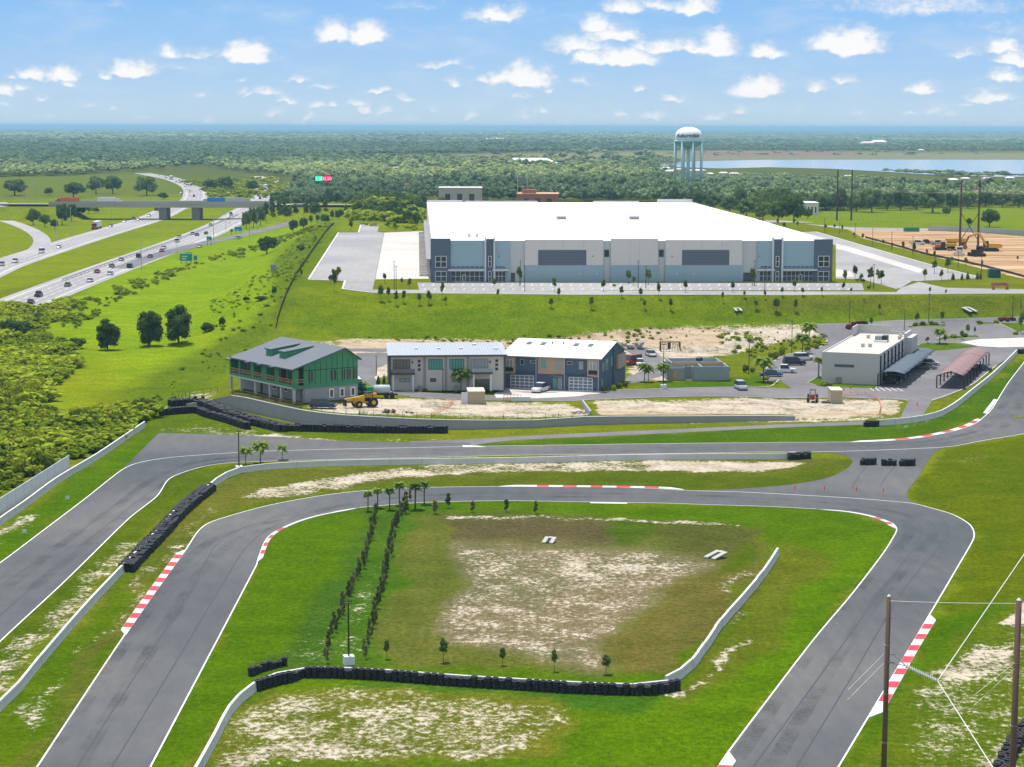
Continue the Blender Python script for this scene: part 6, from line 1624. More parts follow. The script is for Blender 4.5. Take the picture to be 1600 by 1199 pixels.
for poly, sp, (h0, h1), dn, tn in THK:
    B = np.array([W(*p)[:2] for p in poly]); xs_, ys_ = np.meshgrid(np.arange(B[:, 0].min(), B[:, 0].max(), sp), np.arange(B[:, 1].min(), B[:, 1].max(), sp))
    xs_ = xs_.ravel() + rs.uniform(-.5, .5, xs_.size) * sp; ys_ = ys_.ravel() + rs.uniform(-.5, .5, ys_.size) * sp
    ok = (poly_sd(xs_, ys_, B) > 0) & (rs.rand(xs_.size) < dn); xs_, ys_ = xs_[ok], ys_[ok]; z_ = T(xs_, ys_)
    cl_ = wob(xs_, ys_, .16, 4)
    for x, y, z, c_ in zip(xs_, ys_, z_, cl_):
        h = h0 + (h1 - h0) * max(0, min(1, .45 + c_ * .5 + rs.normal(0, .18)))
        if h0 > .8 and h > 3.1 and y < 520 and len(big) < 45 and rs.rand() < .4: big.append((x, y, z, h))
        else: its.append((x, y, z - h * .12, h * rs.uniform(1.1, 2.2), h, np.clip(tn + c_ * .25 + rs.normal(0, .22), 0, 1)))
merged('scrub_thicket', its, [proto(90 + i, 5, .40, 120, .085, .05, .9) for i in range(4)], F_THK)
for i, (x, y, z, h) in enumerate(sorted(big, key=lambda q: q[0] / q[1])):
    place(SHRUB[i % 2], (x, y, z - .2), _u.uniform(0, 6), (h * .95, h * .95, h * 1.2), 'large yellow green bush in the left thicket, %s from left' % nth(i + 1), 'large bushes of the left thicket')
print('SCRUB', len(its), len(big))
# prototypes that were never used
for pr in OAKS + MEADOW + YOUNG + SHRUB + HEDGE + [CYP, PINE, DSHRUB, PALM_F, PALM_S]:
    if pr.name not in USED:
        for c in list(pr.children): bpy.data.objects.remove(c)
        bpy.data.objects.remove(pr)

# ================================================================== POLES, SIGNS, POWER LINES
def lamp(name, m, arm=False, twin=True, base=False):
    r = empty(name, (0, 0, 0), 0, name, 'lamp post')
    MB().tube([(0, 0, 0), (0, 0, 1)], [.014, .009], 8).build('pole', m, r)
    if arm: MB().tube([(0, 0, .97), (-.10, 0, 1.02), (-.2, 0, 1.04)], .006, 6).build('arm', m, r); MB().box(-.25, -.18, -.015, .015, 1.03, 1.05).build('lamp_head', M_GREY, r)
    else: MB().box(-.05, .05, -.016, .016, .985, 1.0).build('lamp_head', m, r)
    return r
L_DK = lamp('dark_lamp_post', mat('bronze_pole', (.035, .032, .03), .5)); L_LT = lamp('steel_pole', mat('pale_pole', (.42, .44, .45), .5), True); L_PL = lamp('plain_pole', mat('pale_pole', (.45, .45, .45), .5))
def poles(pr, lst, base, group, thick=1.0):
    for i, (px, py, top) in enumerate(sorted(lst)):
        p = W(px, py); k = math.hypot(p[0], p[1]) / 3200; H = (py - top) * k
        place(pr, tuple(p), 0 if i % 2 else math.pi * .0, (max(7.5, H * .9) * thick,) * 2 + (H,), '%s, %s from left' % (base, nth(i + 1)), group)
poles(L_DK, [(616,455,409),(619,459,416),(813,446,408),(820,456,416),(997,451,408),(1009,451,416),(1179,447,408),(1195,456,416),(1365,452,414),(1288,364,342),(1312,367,345),(1336,373,350),(1363,384,357),(1393,392,363),(1426,399,370),(1461,409,381),(1497,420,390),(1533,430,401)], 'slim dark lamp post around the warehouse', 'dark lamp posts around the warehouse', .9)
poles(L_DK, [(1237,553,501),(1327,513,471),(1413,516,485),(1451,505,460),(1582,500,463),(1170,586,533),(588,587,556),(692,615,577),(1595,483,462)], 'slim dark lamp post by the streets and car park', 'dark lamp posts around the houses and car park', .9)
for px, py, top, lab in ((373.5,737,672,'dark lamp post beside the feathery palms at the track edge'),(545,1038,938,'tall black lamp post on a white block beside the hedge rows'),(1036.5,608,537,'dark post on a pale block before the concrete block walls')):
    p = W(px, py); H = (py - top) * math.hypot(p[0], p[1]) / 3200
    o = place(L_DK, tuple(p), .3, (8, 8, H), lab, 'single dark lamp posts')
    b = MB().box(-.065, .065, -.065, .065, 0, .9 / H).build('footing', M_VIN, o)
poles(L_LT, [(15,312,288),(56,314,286),(219,312,287),(236,312,291),(165,313,289),(158,330,284),(569,320,293),(534,316,286)], 'pale street light by the highway bridge', 'pale street lights by the bridge', 1.2)
poles(L_PL, [(35,318,294),(41,318,289),(111,367,326),(89,377,346),(175,344,318),(221,424,374),(277,404,377),(334,378,337),(353,360,330),(359,352,330),(390,376,352),(402,360,334),(454,342,304),(489,316,282),(500,316,288),(502,315,290),(560,315,294),(585,311,291),(595,320,296),(620,312,288),(628,310,284),(1555,320,294),(1574,322,296),(1273,312,289),(1366,340,325)], 'plain pale pole along the roads in the distance', 'pale poles along the distant roads', 1.1)
# power poles
M_POLE = mat('creosote_wood', (.105, .066, .045), .9, var=.4, scale=1.2, stretch=(1, 1, .12)); M_INS = mat('insulator_grey', (.60, .63, .62), .3)
M_WIRE = mat('bare_conductor', (.62, .60, .55), .4)
def wpole(px, top, Y, ln, label, h=None, rad=.17, lean=0.0):
    d = ray(px, top); t = Y / d[1]; p = np.array([d[0] * t, d[1] * t, CAMZ + d[2] * t]); g = Z0(p[0], p[1])
    r = empty('utility_pole', (p[0], p[1], g), 0, label, 'utility pole', 'wooden utility poles in the foreground'); H = p[2] - g
    MB().tube([(-.10, 0, 0), (-.05, 0, H * .5), (0, 0, H)], [rad * 1.35, rad * 1.15, rad], 14).build('pole_shaft', M_POLE, r, True)
    MB().tube([(0, 0, H), (0, 0, H + .12)], [rad * .8, rad * .35], 10).build('pole_cap', M_VIN, r)
    b = MB(); b.beam((-.42, -.05, H - 1.55), (.45, -.1, H - 1.5), .05); b.beam((-.45, .1, H - 1.75), (0, .1, H - 1.5), .04); b.build('bracket', M_GREY, r)
    for z in (H * .20, H * .36, H * .52, H * .68, H * .84): MB().tube([(-.07, 0, z), (-.07, 0, z + .05)], rad * 1.3, 12).build('band', M_GREY, r)
    return r, np.array([p[0], p[1], p[2]]), H
r1, tp1, H1 = wpole(1389, 932, 139, 0, 'dark wooden utility pole with a slanting insulator string, second from right edge')
r2, tp2, H2 = wpole(1592, 938, 124, 0, 'thicker wooden utility pole at the right edge of the view', rad=.19)
def wire(name, p, q, sag, rad, label, m=M_WIRE, n=14):
    p, q = np.array(p, float), np.array(q, float); pts = []
    for i in range(n + 1): t = i / n; c = p + (q - p) * t; c[2] -= sag * 4 * t * (1 - t); pts.append(c - p)
    o = MB().tube([tuple(c) for c in pts], rad, 5).build(name, m); o.location = tuple(p); return tag(o, label, 'power line', 'power lines')
def at(px, py, Y):
    d = ray(px, py); t = Y / d[1]; return np.array([d[0] * t, d[1] * t, CAMZ + d[2] * t])
ia, ib = at(1415, 1040.5, 138.5), at(1465, 1064, 137)
# bracket triangle and insulator string carried by the first pole
b = MB(); l = lambda a: tuple(a - np.array(r1.location))
b.beam(l(at(1387, 1035, 138.8)), l(ia), .05); b.beam(l(at(1395, 1021, 138.8)), l(ia), .05); b.beam(l(at(1380, 1023, 138.9)), l(at(1398, 1023, 138.9)), .06); b.beam(l(at(1380, 1035, 138.9)), l(at(1398, 1035, 138.9)), .06)
b.build('bracket_arm', M_GREY, r1)
st = MB(); n_ = 14
for i in range(n_):
    c0_ = ia + (ib - ia) * (i / n_); c1_ = ia + (ib - ia) * ((i + .5) / n_); c2_ = ia + (ib - ia) * ((i + 1) / n_)
    st.tube([l(c0_), l(c1_), l(c2_)], [.03, .17, .03], 10, cap=False)
st.build('insulator_string', M_INS, r1)
wire('power_line', ib, at(1700, 720, 210), 0.0, .035, 'pale power line rising from the insulator to the right edge')
wire('power_line', ib, at(1590, 1260, 95), 0.0, .032, 'pale power line falling from the insulator to the bottom right')
wire('power_line', at(1389, 939, 139), at(1592, 943, 124), .05, .018, 'thin shield wire between the tops of the two wooden poles')
wire('guy_wire', at(1381, 1022, 139), at(1326, 1077, 125), 0, .012, 'upper thin guy wire left of the first wooden pole'); wire('guy_wire', at(1381, 1036, 139), at(1324, 1094, 124), 0, .012, 'lower thin guy wire left of the first wooden pole')
wire('guy_wire', at(1585, 1036, 124), at(1524, 1085, 112), 0, .012, 'upper thin guy wire left of the right edge pole'); wire('guy_wire', at(1585, 1045, 124), at(1522, 1102, 111), 0, .012, 'lower thin guy wire left of the right edge pole')
# tall steel pole pairs in the distance
M_RUST = mat('weathered_steel', (.10, .055, .045), .8); 
def hframe(pxa, pxb, py, top, label, rad, brace, arm):
    pa, pb = W(pxa, py), W(pxb, py + 0.0); k = pa[1] / 3200; H = (py - top) * k
    r = empty('transmission_frame', tuple(pa), 0, label, 'power pylon', 'twin pole power pylons'); d = pb - pa
    MB().tube([(0, 0, 0), (0, 0, H)], [rad, rad * .7], 8).build('mast', M_RUST, r); MB().tube([(d[0], d[1], d[2]), (d[0], d[1], H)], [rad, rad * .7], 8).build('mast', M_RUST, r)
    if brace:
        for s_ in (0, 1):
            b = MB(); b.beam((0, 0, H * (.10 + .42 * s_)), (d[0], 0, H * (.52 - .42 * s_)), .22); b.build('cross_brace', M_RUST, r)
    if arm: MB().beam((-2, 0, H * arm), (d[0] + 3, 0, H * arm), .35).build('cross_arm', M_GREY, r)
    return pa, pb, H
A1 = hframe(1499.5, 1528, 387, 282, 'twin rust brown masts with crossed braces on the dirt site', .42, True, .86)
A2 = hframe(1307.5, 1330, 345, 266, 'twin dark masts standing beyond the truck court at right', .45, False, 0)
for k_, (a, b_) in enumerate(((A1[0], A2[0]), (A1[1], A2[1]), ((A1[0] + A1[1]) / 2, (A2[0] + A2[1]) / 2))):
    wire('power_line', (a[0], a[1], a[2] + A1[2] * .84), (b_[0], b_[1], b_[2] + A2[2] * .8), 3, .035, '%s of three long cables between the twin masts' % nth(k_ + 1).capitalize(), mat('far_cable', (.25, .25, .25)))
    wire('power_line', (a[0], a[1], a[2] + A1[2] * .84), (a[0] + 60, a[1] - 90, a[2] + 22), 1, .035, '%s cable from the braced masts to the right' % nth(k_ + 1).capitalize(), mat('far_cable', (.25, .25, .25)))
# signs
def sign(px0, px1, py0, py1, pyb, m, label, bars=0, name='road_sign', face_m=None, posts=2):
    p = W((px0 + px1) / 2, pyb); k = p[1] / 3200; w = (px1 - px0) * k; z0, z1 = (pyb - py1) * k, (pyb - py0) * k
    r = empty(name, tuple(p), 0, label, 'sign'); o = MB().box(-w / 2, w / 2, -.1, .1, z0, z1).build('sign_panel', m, r)
    bx(r, 'border', M_VIN, (-w / 2, w / 2, -.13, -.101, z1 - .15, z1), (-w / 2, w / 2, -.13, -.101, z0, z0 + .15))
    for i in range(bars): MB().box(-w * .34, w * (.02 + .1 * i), -.13, -.101, z0 + (z1 - z0) * (.25 + .3 * i), z0 + (z1 - z0) * (.38 + .3 * i)).build('sign_legend', M_VIN, r)
    for x in ((-w * .35, w * .35) if posts == 2 else (0,)): MB().box(x - .12, x + .12, -.05, .05, -.1, z0).build('post', M_GREY, r)
    return r, w, z0, z1
SG = mat('sign_green', (.0, .30, .20), .5); SB = mat('sign_blue', (.02, .22, .55), .5)
sign(281, 300.5, 396, 408.5, 412, SG, 'large green highway sign beside the right carriageway', 2); sign(290, 300, 393.5, 395.8, 412, SG, 'small green exit tab above the large highway sign', 0)
sign(303, 308, 399, 407.5, 411, SB, 'small blue sign just right of the large green one'); sign(323, 331, 369.5, 376.5, 384, SG, 'green exit sign where the slip road leaves', 1); sign(367, 378, 354.5, 361.5, 366, SB, 'blue services sign near the overpass', 1)
sign(360, 364, 358, 363, 367, mat('sign_dark', (.02, .12, .14)), 'small dark sign left of the blue services sign', 0, posts=1); sign(494.5, 503, 332, 339, 344, SG, 'green sign beside the frontage road by the bank', 1)
sign(423, 432, 413, 426, 427, mat('sign_back', (.25, .27, .3)), 'small grey site cabin shaped board on the meadow edge')
def price():
    Y = 1420; z = lambda py: CAMZ - (py - 199) * Y / 3200; X = Xat(505, Y); r = empty('price_sign', (X, Y, 0), 0, 'tall filling station sign with green and red glowing price panels', 'price sign'); k = Y / 3200
    LG = mat('green_lights', (.0, .5, .25), .5, emit=(0.0, 1.0, .42, .75)); LR = mat('red_lights', (.5, .0, .08), .5, emit=(1.0, .01, .12, .75)); NUM = mat('panel_digits', (.8, 1, .9), .5, emit=(.8, 1, .85, .5))
    bx(r, 'price_panel', LG, -11.5 * k, -1.0 * k, -.3, .3, z(283.5), z(276)); bx(r, 'price_panel', LR, 1.0 * k, 12.5 * k, -.3, .3, z(283.5), z(276)); bx(r, 'panel_frame', M_BLK, -13 * k, 13.5 * k, -.2, .2, z(284.6), z(275))
    bx(r, 'brand_panel', mat('sign_orange', (.45, .20, .06)), -4.5 * k, 4 * k, -.3, .3, z(274.8), z(271.5)); bx(r, 'pylon', M_GREY, (-5 * k, -4.2 * k, -.2, .2, 0, z(284.7)), (-2 * k, -1.3 * k, -.2, .2, 0, z(284.7)))
    for txt, x in (('1.90', -11), ('3.90', 1.6)):
        cu = bpy.data.curves.new('digits', 'FONT'); cu.body = txt; cu.size = 7.2 * k; cu.extrude = .02; o = bpy.data.objects.new('t', cu); COL.objects.link(o); bpy.context.view_layer.update()
        me = bpy.data.meshes.new_from_object(o.evaluated_get(bpy.context.evaluated_depsgraph_get())); bpy.data.objects.remove(o)
        me.transform(Matrix.Translation((x * k, -.33, z(282.4))) @ Matrix.Rotation(R(90), 4, 'X')); me.materials.clear(); me.materials.append(NUM if x < 0 else mat('red_digits', (1, .6, .7), .5, emit=(1, .5, .6, .5))); link('digits', me, r)
price()
def arches():
    Y = 1430; k = Y / 3200; z = lambda py: CAMZ - (py - 199) * k; X = Xat(636, Y); r = empty('arch_sign', (X, Y, 0), 0, 'orange double arch sign on a tall thin pole left of the warehouse', 'sign')
    pole = bx(r, 'pole', M_GREY, -.2, .2, -.2, .2, 0, z(292.5)); OR = mat('arch_orange', (.75, .30, .08), .5)
    for s_ in (-1, 1):
        pts = [(s_ * .0 * k + s_ * 1.7 * k - 1.6 * k * math.cos(t) , 0, z(292) + 4.6 * k * math.sin(t) ** .7) for t in np.linspace(0.001, math.pi - .001, 13)]
        MB().tube(pts, .42 * k, 8).build('arch', OR, r, True)
arches()
def frame_sign():
    Y = 1340; k = Y / 3200; z = lambda py: CAMZ - (py - 199.5) * k; X = Xat(815.5, Y); r = empty('empty_sign_frame', (X, Y, 0), 0, 'tall empty white sign frame behind the warehouse roof', 'sign frame'); m = mat('pale_pole', (.45, .45, .45))
    for x in (-8, 7.2): bx(r, 'post', m, x * k, (x + .9) * k, -.2, .2, 0, z(276.5))
    for py in (276.5, 291): bx(r, 'cross_bar', m, -8 * k, 8 * k, -.15, .15, z(py) - .3, z(py))
    bx(r, 'sign_panel', mat('faint_panel', (.16, .2, .18)), -6 * k, 6 * k, -.05, .05, z(288), z(279))
frame_sign()

# ================================================================== VEHICLES
M_CAR = mat('car_paint', (.5, .5, .5), .3, var=.02, scale=1, spec=.5, objcol=True); M_WIN = mat('car_glass', (.02, .025, .03), .08, var=.1, spec=.6); M_TY = mat('car_tyre', (.015, .015, .016), .7); M_RIM = mat('car_rim', (.35, .35, .36), .35, metal=.6)
M_LT = mat('head_lamp', (.75, .76, .78), .2); M_RL = mat('tail_lamp', (.35, .01, .01), .3)
def car(kind, L=4.7, Wd=1.85, H=1.45):
    r = empty({'sedan': 'car', 'suv': 'sport_utility_car', 'pickup': 'pickup_truck', 'van': 'van'}[kind], (0, 0, 0), 0, kind, 'car' if kind != 'pickup' else 'pickup truck')
    hb = H * .55; w = Wd / 2
    prof = {'sedan': [(-.5, .55), (-.47, .9), (-.33, 1.0), (.20, 1.0), (.44, .86), (.5, .60)], 'suv': [(-.5, .6), (-.49, 1.0), (-.3, 1.02), (.22, 1.02), (.46, .95), (.5, .6)],
            'pickup': [(-.5, .6), (-.5, .98), (-.14, .98), (.2, 1.02), (.47, .95), (.5, .6)], 'van': [(-.5, .6), (-.5, 1.0), (-.3, 1.02), (.3, 1.02), (.48, .8), (.5, .5)]}[kind]
    # body: lengthwise sections, narrowing at nose and tail
    b = MB(); xs_ = [-.5, -.46, -.3, 0, .3, .45, .5]
    for x in xs_:
        zt = np.interp(x, [p[0] for p in prof], [p[1] for p in prof]) * hb; ww = w * (1 - .16 * max(0, abs(x) - .38) / .12)
        for (a, z) in ((-1, .28), (-1.0, zt * .72), (-.90, zt), (.90, zt), (1.0, zt * .72), (1, .28)): b.v.append((x * L, a * ww, z))
    n = 6
    for i in range(len(xs_) - 1):
        for k in range(n): k2 = (k + 1) % n; b.f.append((i * n + k, i * n + k2, (i + 1) * n + k2, (i + 1) * n + k))
    b.f += [tuple(range(n))[::-1], tuple((len(xs_) - 1) * n + k for k in range(n))]
    o = b.build('body', M_CAR, r); o['paint'] = 1
    cab = {'sedan': (-.36, -.24, .10, .26), 'suv': (-.485, -.43, .10, .24), 'pickup': (-.13, -.10, .14, .25), 'van': (-.49, -.47, .26, .40)}[kind]
    def cabin(x0, x1, x2, x3, z0, z1, ww, wt, m, name):
        q = MB(); q.v = [(x0 * L, -ww, z0), (x3 * L, -ww, z0), (x3 * L, ww, z0), (x0 * L, ww, z0), (x1 * L, -wt, z1), (x2 * L, -wt, z1), (x2 * L, wt, z1), (x1 * L, wt, z1)]
        q.f = [(0, 3, 2, 1), (4, 5, 6, 7), (0, 1, 5, 4), (1, 2, 6, 5), (2, 3, 7, 6), (3, 0, 4, 7)]; return q.build(name, m, r)
    cabin(*cab, hb * .98, H - .05, w * .92, w * .74, M_WIN, 'windows')
    t = MB(); x1, x2 = cab[1] * L, cab[2] * L; t.box(x1 - .05, x2 + .05, -w * .76, w * .76, H - .06, H); 
    t.build('roof', M_CAR, r)['paint'] = 1
    if kind == 'pickup': bx(r, 'cargo_bed', M_BLK, -.485 * L, -.16 * L, -w * .78, w * .78, hb * .97, hb * 1.0 + .012)
    for sx in (-.31, .32):
        for s_ in (-1, 1):
            q = MB().tube([(sx * L, s_ * w * .80, .33), (sx * L, s_ * w * 1.01, .33)], .34, 14).build('wheel', M_TY, r)
            MB().tube([(sx * L, s_ * w * 1.0, .33), (sx * L, s_ * w * 1.03, .33)], .19, 10).build('rim', M_RIM, q)
    for s_ in (-1, 1):
        bx(r, 'headlight', M_LT, .475 * L, .497 * L, s_ * w * .66 - .16, s_ * w * .66 + .16, hb * .68, hb * .85); bx(r, 'tail_light', M_RL, -.502 * L, -.47 * L, s_ * w * .78 - .12, s_ * w * .78 + .12, hb * .70, hb * .92)
    return r
SED, SUV, PIK, VAN = car('sedan'), car('suv', 4.8, 1.95, 1.78), car('pickup', 5.8, 2.0, 1.85), car('van', 5.4, 2.0, 2.2)
def semi():
    r = empty('box_truck', (0, 0, 0), 0, 'truck', 'truck')
    o = bx(r, 'cab', M_CAR, 5.2, 7.4, -1.2, 1.2, .7, 3.1); o['paint'] = 1; bx(r, 'bonnet', M_CAR, 7.41, 8.9, -.95, .95, .7, 1.9)['paint'] = 1
    bx(r, 'windscreen', M_WIN, 7.41, 7.46, -1.05, 1.05, 1.95, 2.8); bx(r, 'trailer', mat('trailer_white', (.62, .63, .65), .5), -8, 4.6, -1.28, 1.28, 1.15, 4.0); bx(r, 'chassis', M_BLK, -8, 7, -.5, .5, .6, 1.1)
    for x in (-7, -5.8, 3.6, 4.8, 8.0):
        for s_ in (-1, 1): MB().tube([(x, s_ * .8, .5), (x, s_ * 1.25, .5)], .5, 12).build('wheel', M_TY, r)
    return r
SEMI = semi()
CW = {'white': (.62, .62, .63), 'black': (.012, .013, .016), 'grey': (.12, .125, .13), 'silver': (.36, .37, .38), 'red': (.32, .02, .025), 'dark red': (.16, .015, .02), 'blue': (.02, .06, .16), 'dark': (.03, .035, .045), 'navy': (.015, .04, .07), 'beige': (.42, .38, .32)}
def roadpts(h): return np.array(resample(S([np.array(p, float) for p in h], 8), 5))[:, :2]
RP = {'R': roadpts(H_R), 'L': roadpts(H_L)}
def drive(lst, base, group):
    for i, (px, py, kd, colr, rd) in enumerate(sorted(lst)):
        p = W(px, py); P = RP[rd]; j = int(np.argmin(np.hypot(P[:, 0] - p[0], P[:, 1] - p[1]))); j = min(max(j, 1), len(P) - 2)
        d = P[j + 1] - P[j - 1]; a = math.atan2(d[1], d[0]) + (0 if rd == 'R' else math.pi)
        pr = {'s': SED, 'u': SUV, 'p': PIK, 'v': VAN, 't': SEMI}[kd]; nm = {'s': 'car', 'u': 'tall car', 'p': 'pickup', 'v': 'van', 't': 'truck'}[kd]
        place(pr, (p[0], p[1], Z0(p[0], p[1]) + .08), a, 1.0, '%s %s %s, %s from left' % (colr, nm, base, nth(i + 1)), group, (*CW[colr], 1))
drive([(48,475,'s','black','R'),(60.5,464,'p','dark','R'),(106,448,'s','grey','R'),(141,441,'s','white','R'),(152,427,'s','red','R'),(175,418,'s','grey','R'),(172.5,430,'s','white','R'),(203,419,'u','dark','R'),(217,403,'u','black','R'),(235,403,'s','dark','R'),(253,394,'s','red','R'),(256,389,'s','white','R'),(277,379,'u','white','R'),(301,367,'s','silver','R'),(308,369,'s','dark','R'),(322,366.5,'s','dark','R'),(329,353.5,'s','grey','R'),(312,387,'s','white','R'),(361,337,'v','silver','R'),(280,372,'s','silver','R'),(190,408,'s','silver','R')],
      'on the right carriageway before the bridge', 'vehicles on the near right carriageway')
drive([(24,411,'p','white','L'),(65,396,'v','white','L'),(92,388,'s','white','L'),(151,358,'t','red','L'),(173,355,'s','dark','L'),(194,348,'s','white','L'),(209,343,'s','white','L'),(216,344.5,'s','red','L'),(233,339,'s','dark','L'),(246,329,'t','dark red','L'),(2,416,'u','silver','L')],
      'on the left carriageway before the bridge', 'vehicles on the near left carriageway')
c8 = lambda l, rd: [(200 + x / 6.154, 260 + y / 6.154 + 1, k, c, rd) for x, y, k, c in l]
drive(c8([(298,83,'s','silver'),(350,92,'s','white'),(365,110,'s','dark'),(415,122,'t','white'),(465,152,'s','dark'),(495,135,'s','dark red'),(495,160,'s','grey'),(525,135,'s','red'),(545,168,'s','dark'),(590,180,'s','dark red'),(560,230,'s','white'),(598,238,'s','red'),(505,255,'s','white'),(485,275,'s','dark'),(597,260,'s','white'),(600,297,'s','white'),(635,290,'u','dark'),(550,200,'s','silver')], 'L'), 'on the far left carriageway curve', 'vehicles on the far left carriageway')
drive(c8([(1090,140,'s','dark'),(1125,150,'s','dark red'),(1165,140,'v','black'),(1195,165,'u','dark'),(1170,180,'s','black'),(1190,190,'s','dark'),(1225,185,'u','black'),(1225,210,'s','silver'),(1260,220,'s','black'),(1240,235,'s','dark'),(1285,245,'u','black'),(1315,215,'t','dark'),(1340,232,'s','dark red'),(1255,270,'s','grey'),(1290,290,'s','white'),(1335,280,'u','black'),(1210,312,'s','white'),(1270,312,'s','dark')], 'R'), 'on the far right carriageway curve', 'vehicles on the far right carriageway')
def veh(pr, px, py, ang, colr, label, group=None, s=1.0, dz=.06):
    p = W(px, py); return place(pr, (p[0], p[1], p[2] + dz), R(ang), s, label, group, (*CW[colr], 1))
# on the bridge
for px, colr, lab, dirn in ((172, 'white', 'white lorry crossing the overpass', 0), (108, 'red', 'orange lorry trailer left of the overpass', 180), (335, 'silver', 'blue and white trailer lorry on the overpass', 180), (374, 'silver', 'silver lorry at the right end of the overpass', 0)):
    Y = BRY - 3; o = place(SEMI, (Xat(px, Y), Y, 9.45), R(dirn), .82, lab, 'lorries on the overpass', (*CW[colr], 1))
    for c in o.children:
        if c.name.startswith('trailer') and colr != 'white':
            c.data = c.data.copy(); c.data.materials.clear(); c.data.materials.append(mat('trailer_orange', (.50, .13, .06)) if colr == 'red' else (mat('trailer_blue', (.03, .22, .50)) if px == 335 else mat('trailer_silver', (.40, .43, .46))))
veh(SED, 372.5, 374, 70, 'silver', 'silver car alone on the frontage road', None, 1, .15)
G_P = 'vehicles parked around the houses and car park'
veh(PIK, 845, 612.5, -115, 'white', 'white pickup truck on the driveway of the navy town house', G_P)
veh(SUV, 1157.5, 609, -82, 'silver', 'grey tall car driving on the street below the block walls', G_P)
veh(SUV, 505, 638.5, -4, 'navy', 'dark blue green car beside the house under construction', G_P)
veh(VAN, 557.5, 609, -80, 'white', 'white van behind the corner of the green house', G_P)
veh(SED, 1017, 557, -80, 'silver', 'silver car on the cul de sac behind the navy house', G_P)
veh(VAN, 988, 570, -130, 'red', 'red van parked on the cul de sac', G_P)
veh(SED, 1000, 571, -90, 'white', 'white front car beside the red van', G_P)
veh(SUV, 1256, 563.5, 10, 'white', 'white car at the back of the parking row by the palms', G_P); veh(SUV, 1241, 571, 6, 'black', 'black tall car in the parking row by the palms', G_P, 1.08); veh(PIK, 1224, 583, -4, 'white', 'white pickup truck in the parking row by the palms', G_P); veh(SED, 1205, 588.5, 6, 'blue', 'dark blue car nearest in the parking row by the palms', G_P, 1.05)
for i, (x, y, colr) in enumerate(((1391, 600, 'black'), (1398, 594, 'dark'), (1405, 589, 'navy'), (1452, 571, 'silver'), (1448, 577, 'grey'))):
    veh(SED, x, y, -14, colr, '%s car parked under the blue grey canopy, %s from the near end' % (colr, nth(i + 1)), 'cars under the blue grey canopy')
veh(SED, 1533, 580, 165, 'dark', 'dark car parked under the dusty red canopy', None)
veh(PIK, 1433, 383, 10, 'white', 'white pickup at the edge of the dirt site', 'vehicles on the dirt site'); veh(PIK, 1446, 382, 12, 'black', 'black pickup beside the white one at the dirt site', 'vehicles on the dirt site'); veh(PIK, 1465, 383, 8, 'silver', 'silver pickup by the orange machines on the dirt site', 'vehicles on the dirt site')
# construction machines
M_CY = mat('machine_yellow', (.60, .33, .03), .5, var=.1); M_CR = mat('machine_red', (.28, .03, .025), .5); M_CG = mat('machine_green', (.02, .22, .10), .5)
def excavator(px, py, ang, label, s=1.0):
    p = W(px, py); r = empty('excavator', tuple(p), R(ang), label, 'excavator', 'yellow machines on the dirt site'); r.scale = (s,) * 3
    for y in (-1.2, 1.2):
        b = MB(); b.prism([(-2.1, .35), (-1.8, 0), (1.8, 0), (2.1, .35), (2.1, .65), (1.8, .95), (-1.8, .95), (-2.1, .65)], y - .3, y + .3); b.build('track', M_BLK, r)
    bx(r, 'house_body', M_CY, -2.4, .6, -1.3, 1.3, 1.05, 2.3); bx(r, 'cab', M_WIN, .65, 2.0, -1.3, -.2, 1.05, 2.95); bx(r, 'counterweight', M_CY, -3.0, -2.45, -1.2, 1.2, 1.1, 2.1)
    b = MB(); b.beam((1.2, .4, 1.6), (3.6, .4, 5.2), .5, .6); b.beam((3.6, .4, 5.2), (6.4, .4, 4.3), .45, .55); b.build('boom', M_CY, r)
    MB().beam((6.3, .4, 4.5), (7.6, .4, 1.8), .35, .45).build('stick', mat('machine_brown', (.20, .11, .05)), r)
    b = MB(); b.prism([(7.2, 1.9), (8.1, 1.7), (7.9, .7), (7.2, .5), (6.8, 1.1)], -.1, .9); b.build('bucket', mat('machine_brown', (.20, .11, .05)), r)
excavator(1548, 393, 178, 'yellow excavator with raised arm reaching left on the dirt site', 1.25)
def dozer(px, py, ang, label, m, s=1.0, blade=True, name='bulldozer'):
    p = W(px, py); r = empty(name, tuple(p), R(ang), label, name.replace('_', ' '), 'yellow machines on the dirt site'); r.scale = (s,) * 3
    for y in (-1, 1):
        b = MB(); b.prism([(-1.9, .3), (-1.6, 0), (1.6, 0), (1.9, .3), (1.5, .95), (-1.6, .9)], y - .25, y + .25); b.build('track', M_BLK, r)
    bx(r, 'engine_hood', m, .2, 1.8, -.7, .7, .9, 1.9); bx(r, 'cab', M_WIN, -1.3, .15, -.75, .75, .95, 2.7); bx(r, 'cab_roof', m, -1.4, .25, -.85, .85, 2.71, 2.85)
    if blade: bx(r, 'blade', m, 2.2, 2.35, -1.6, 1.6, .1, 1.2)
dozer(1528, 401, 200, 'dark bulldozer in front of the right braced mast', M_BLK, 1.25); dozer(1499, 400, 250, 'white fronted dozer by the left braced mast', mat('pale_machine', (.55, .55, .5)), 1.1); dozer(1470, 391, 180, 'orange brown machine between the pickups and the masts', mat('machine_orange', (.5, .22, .06)), 1.1)
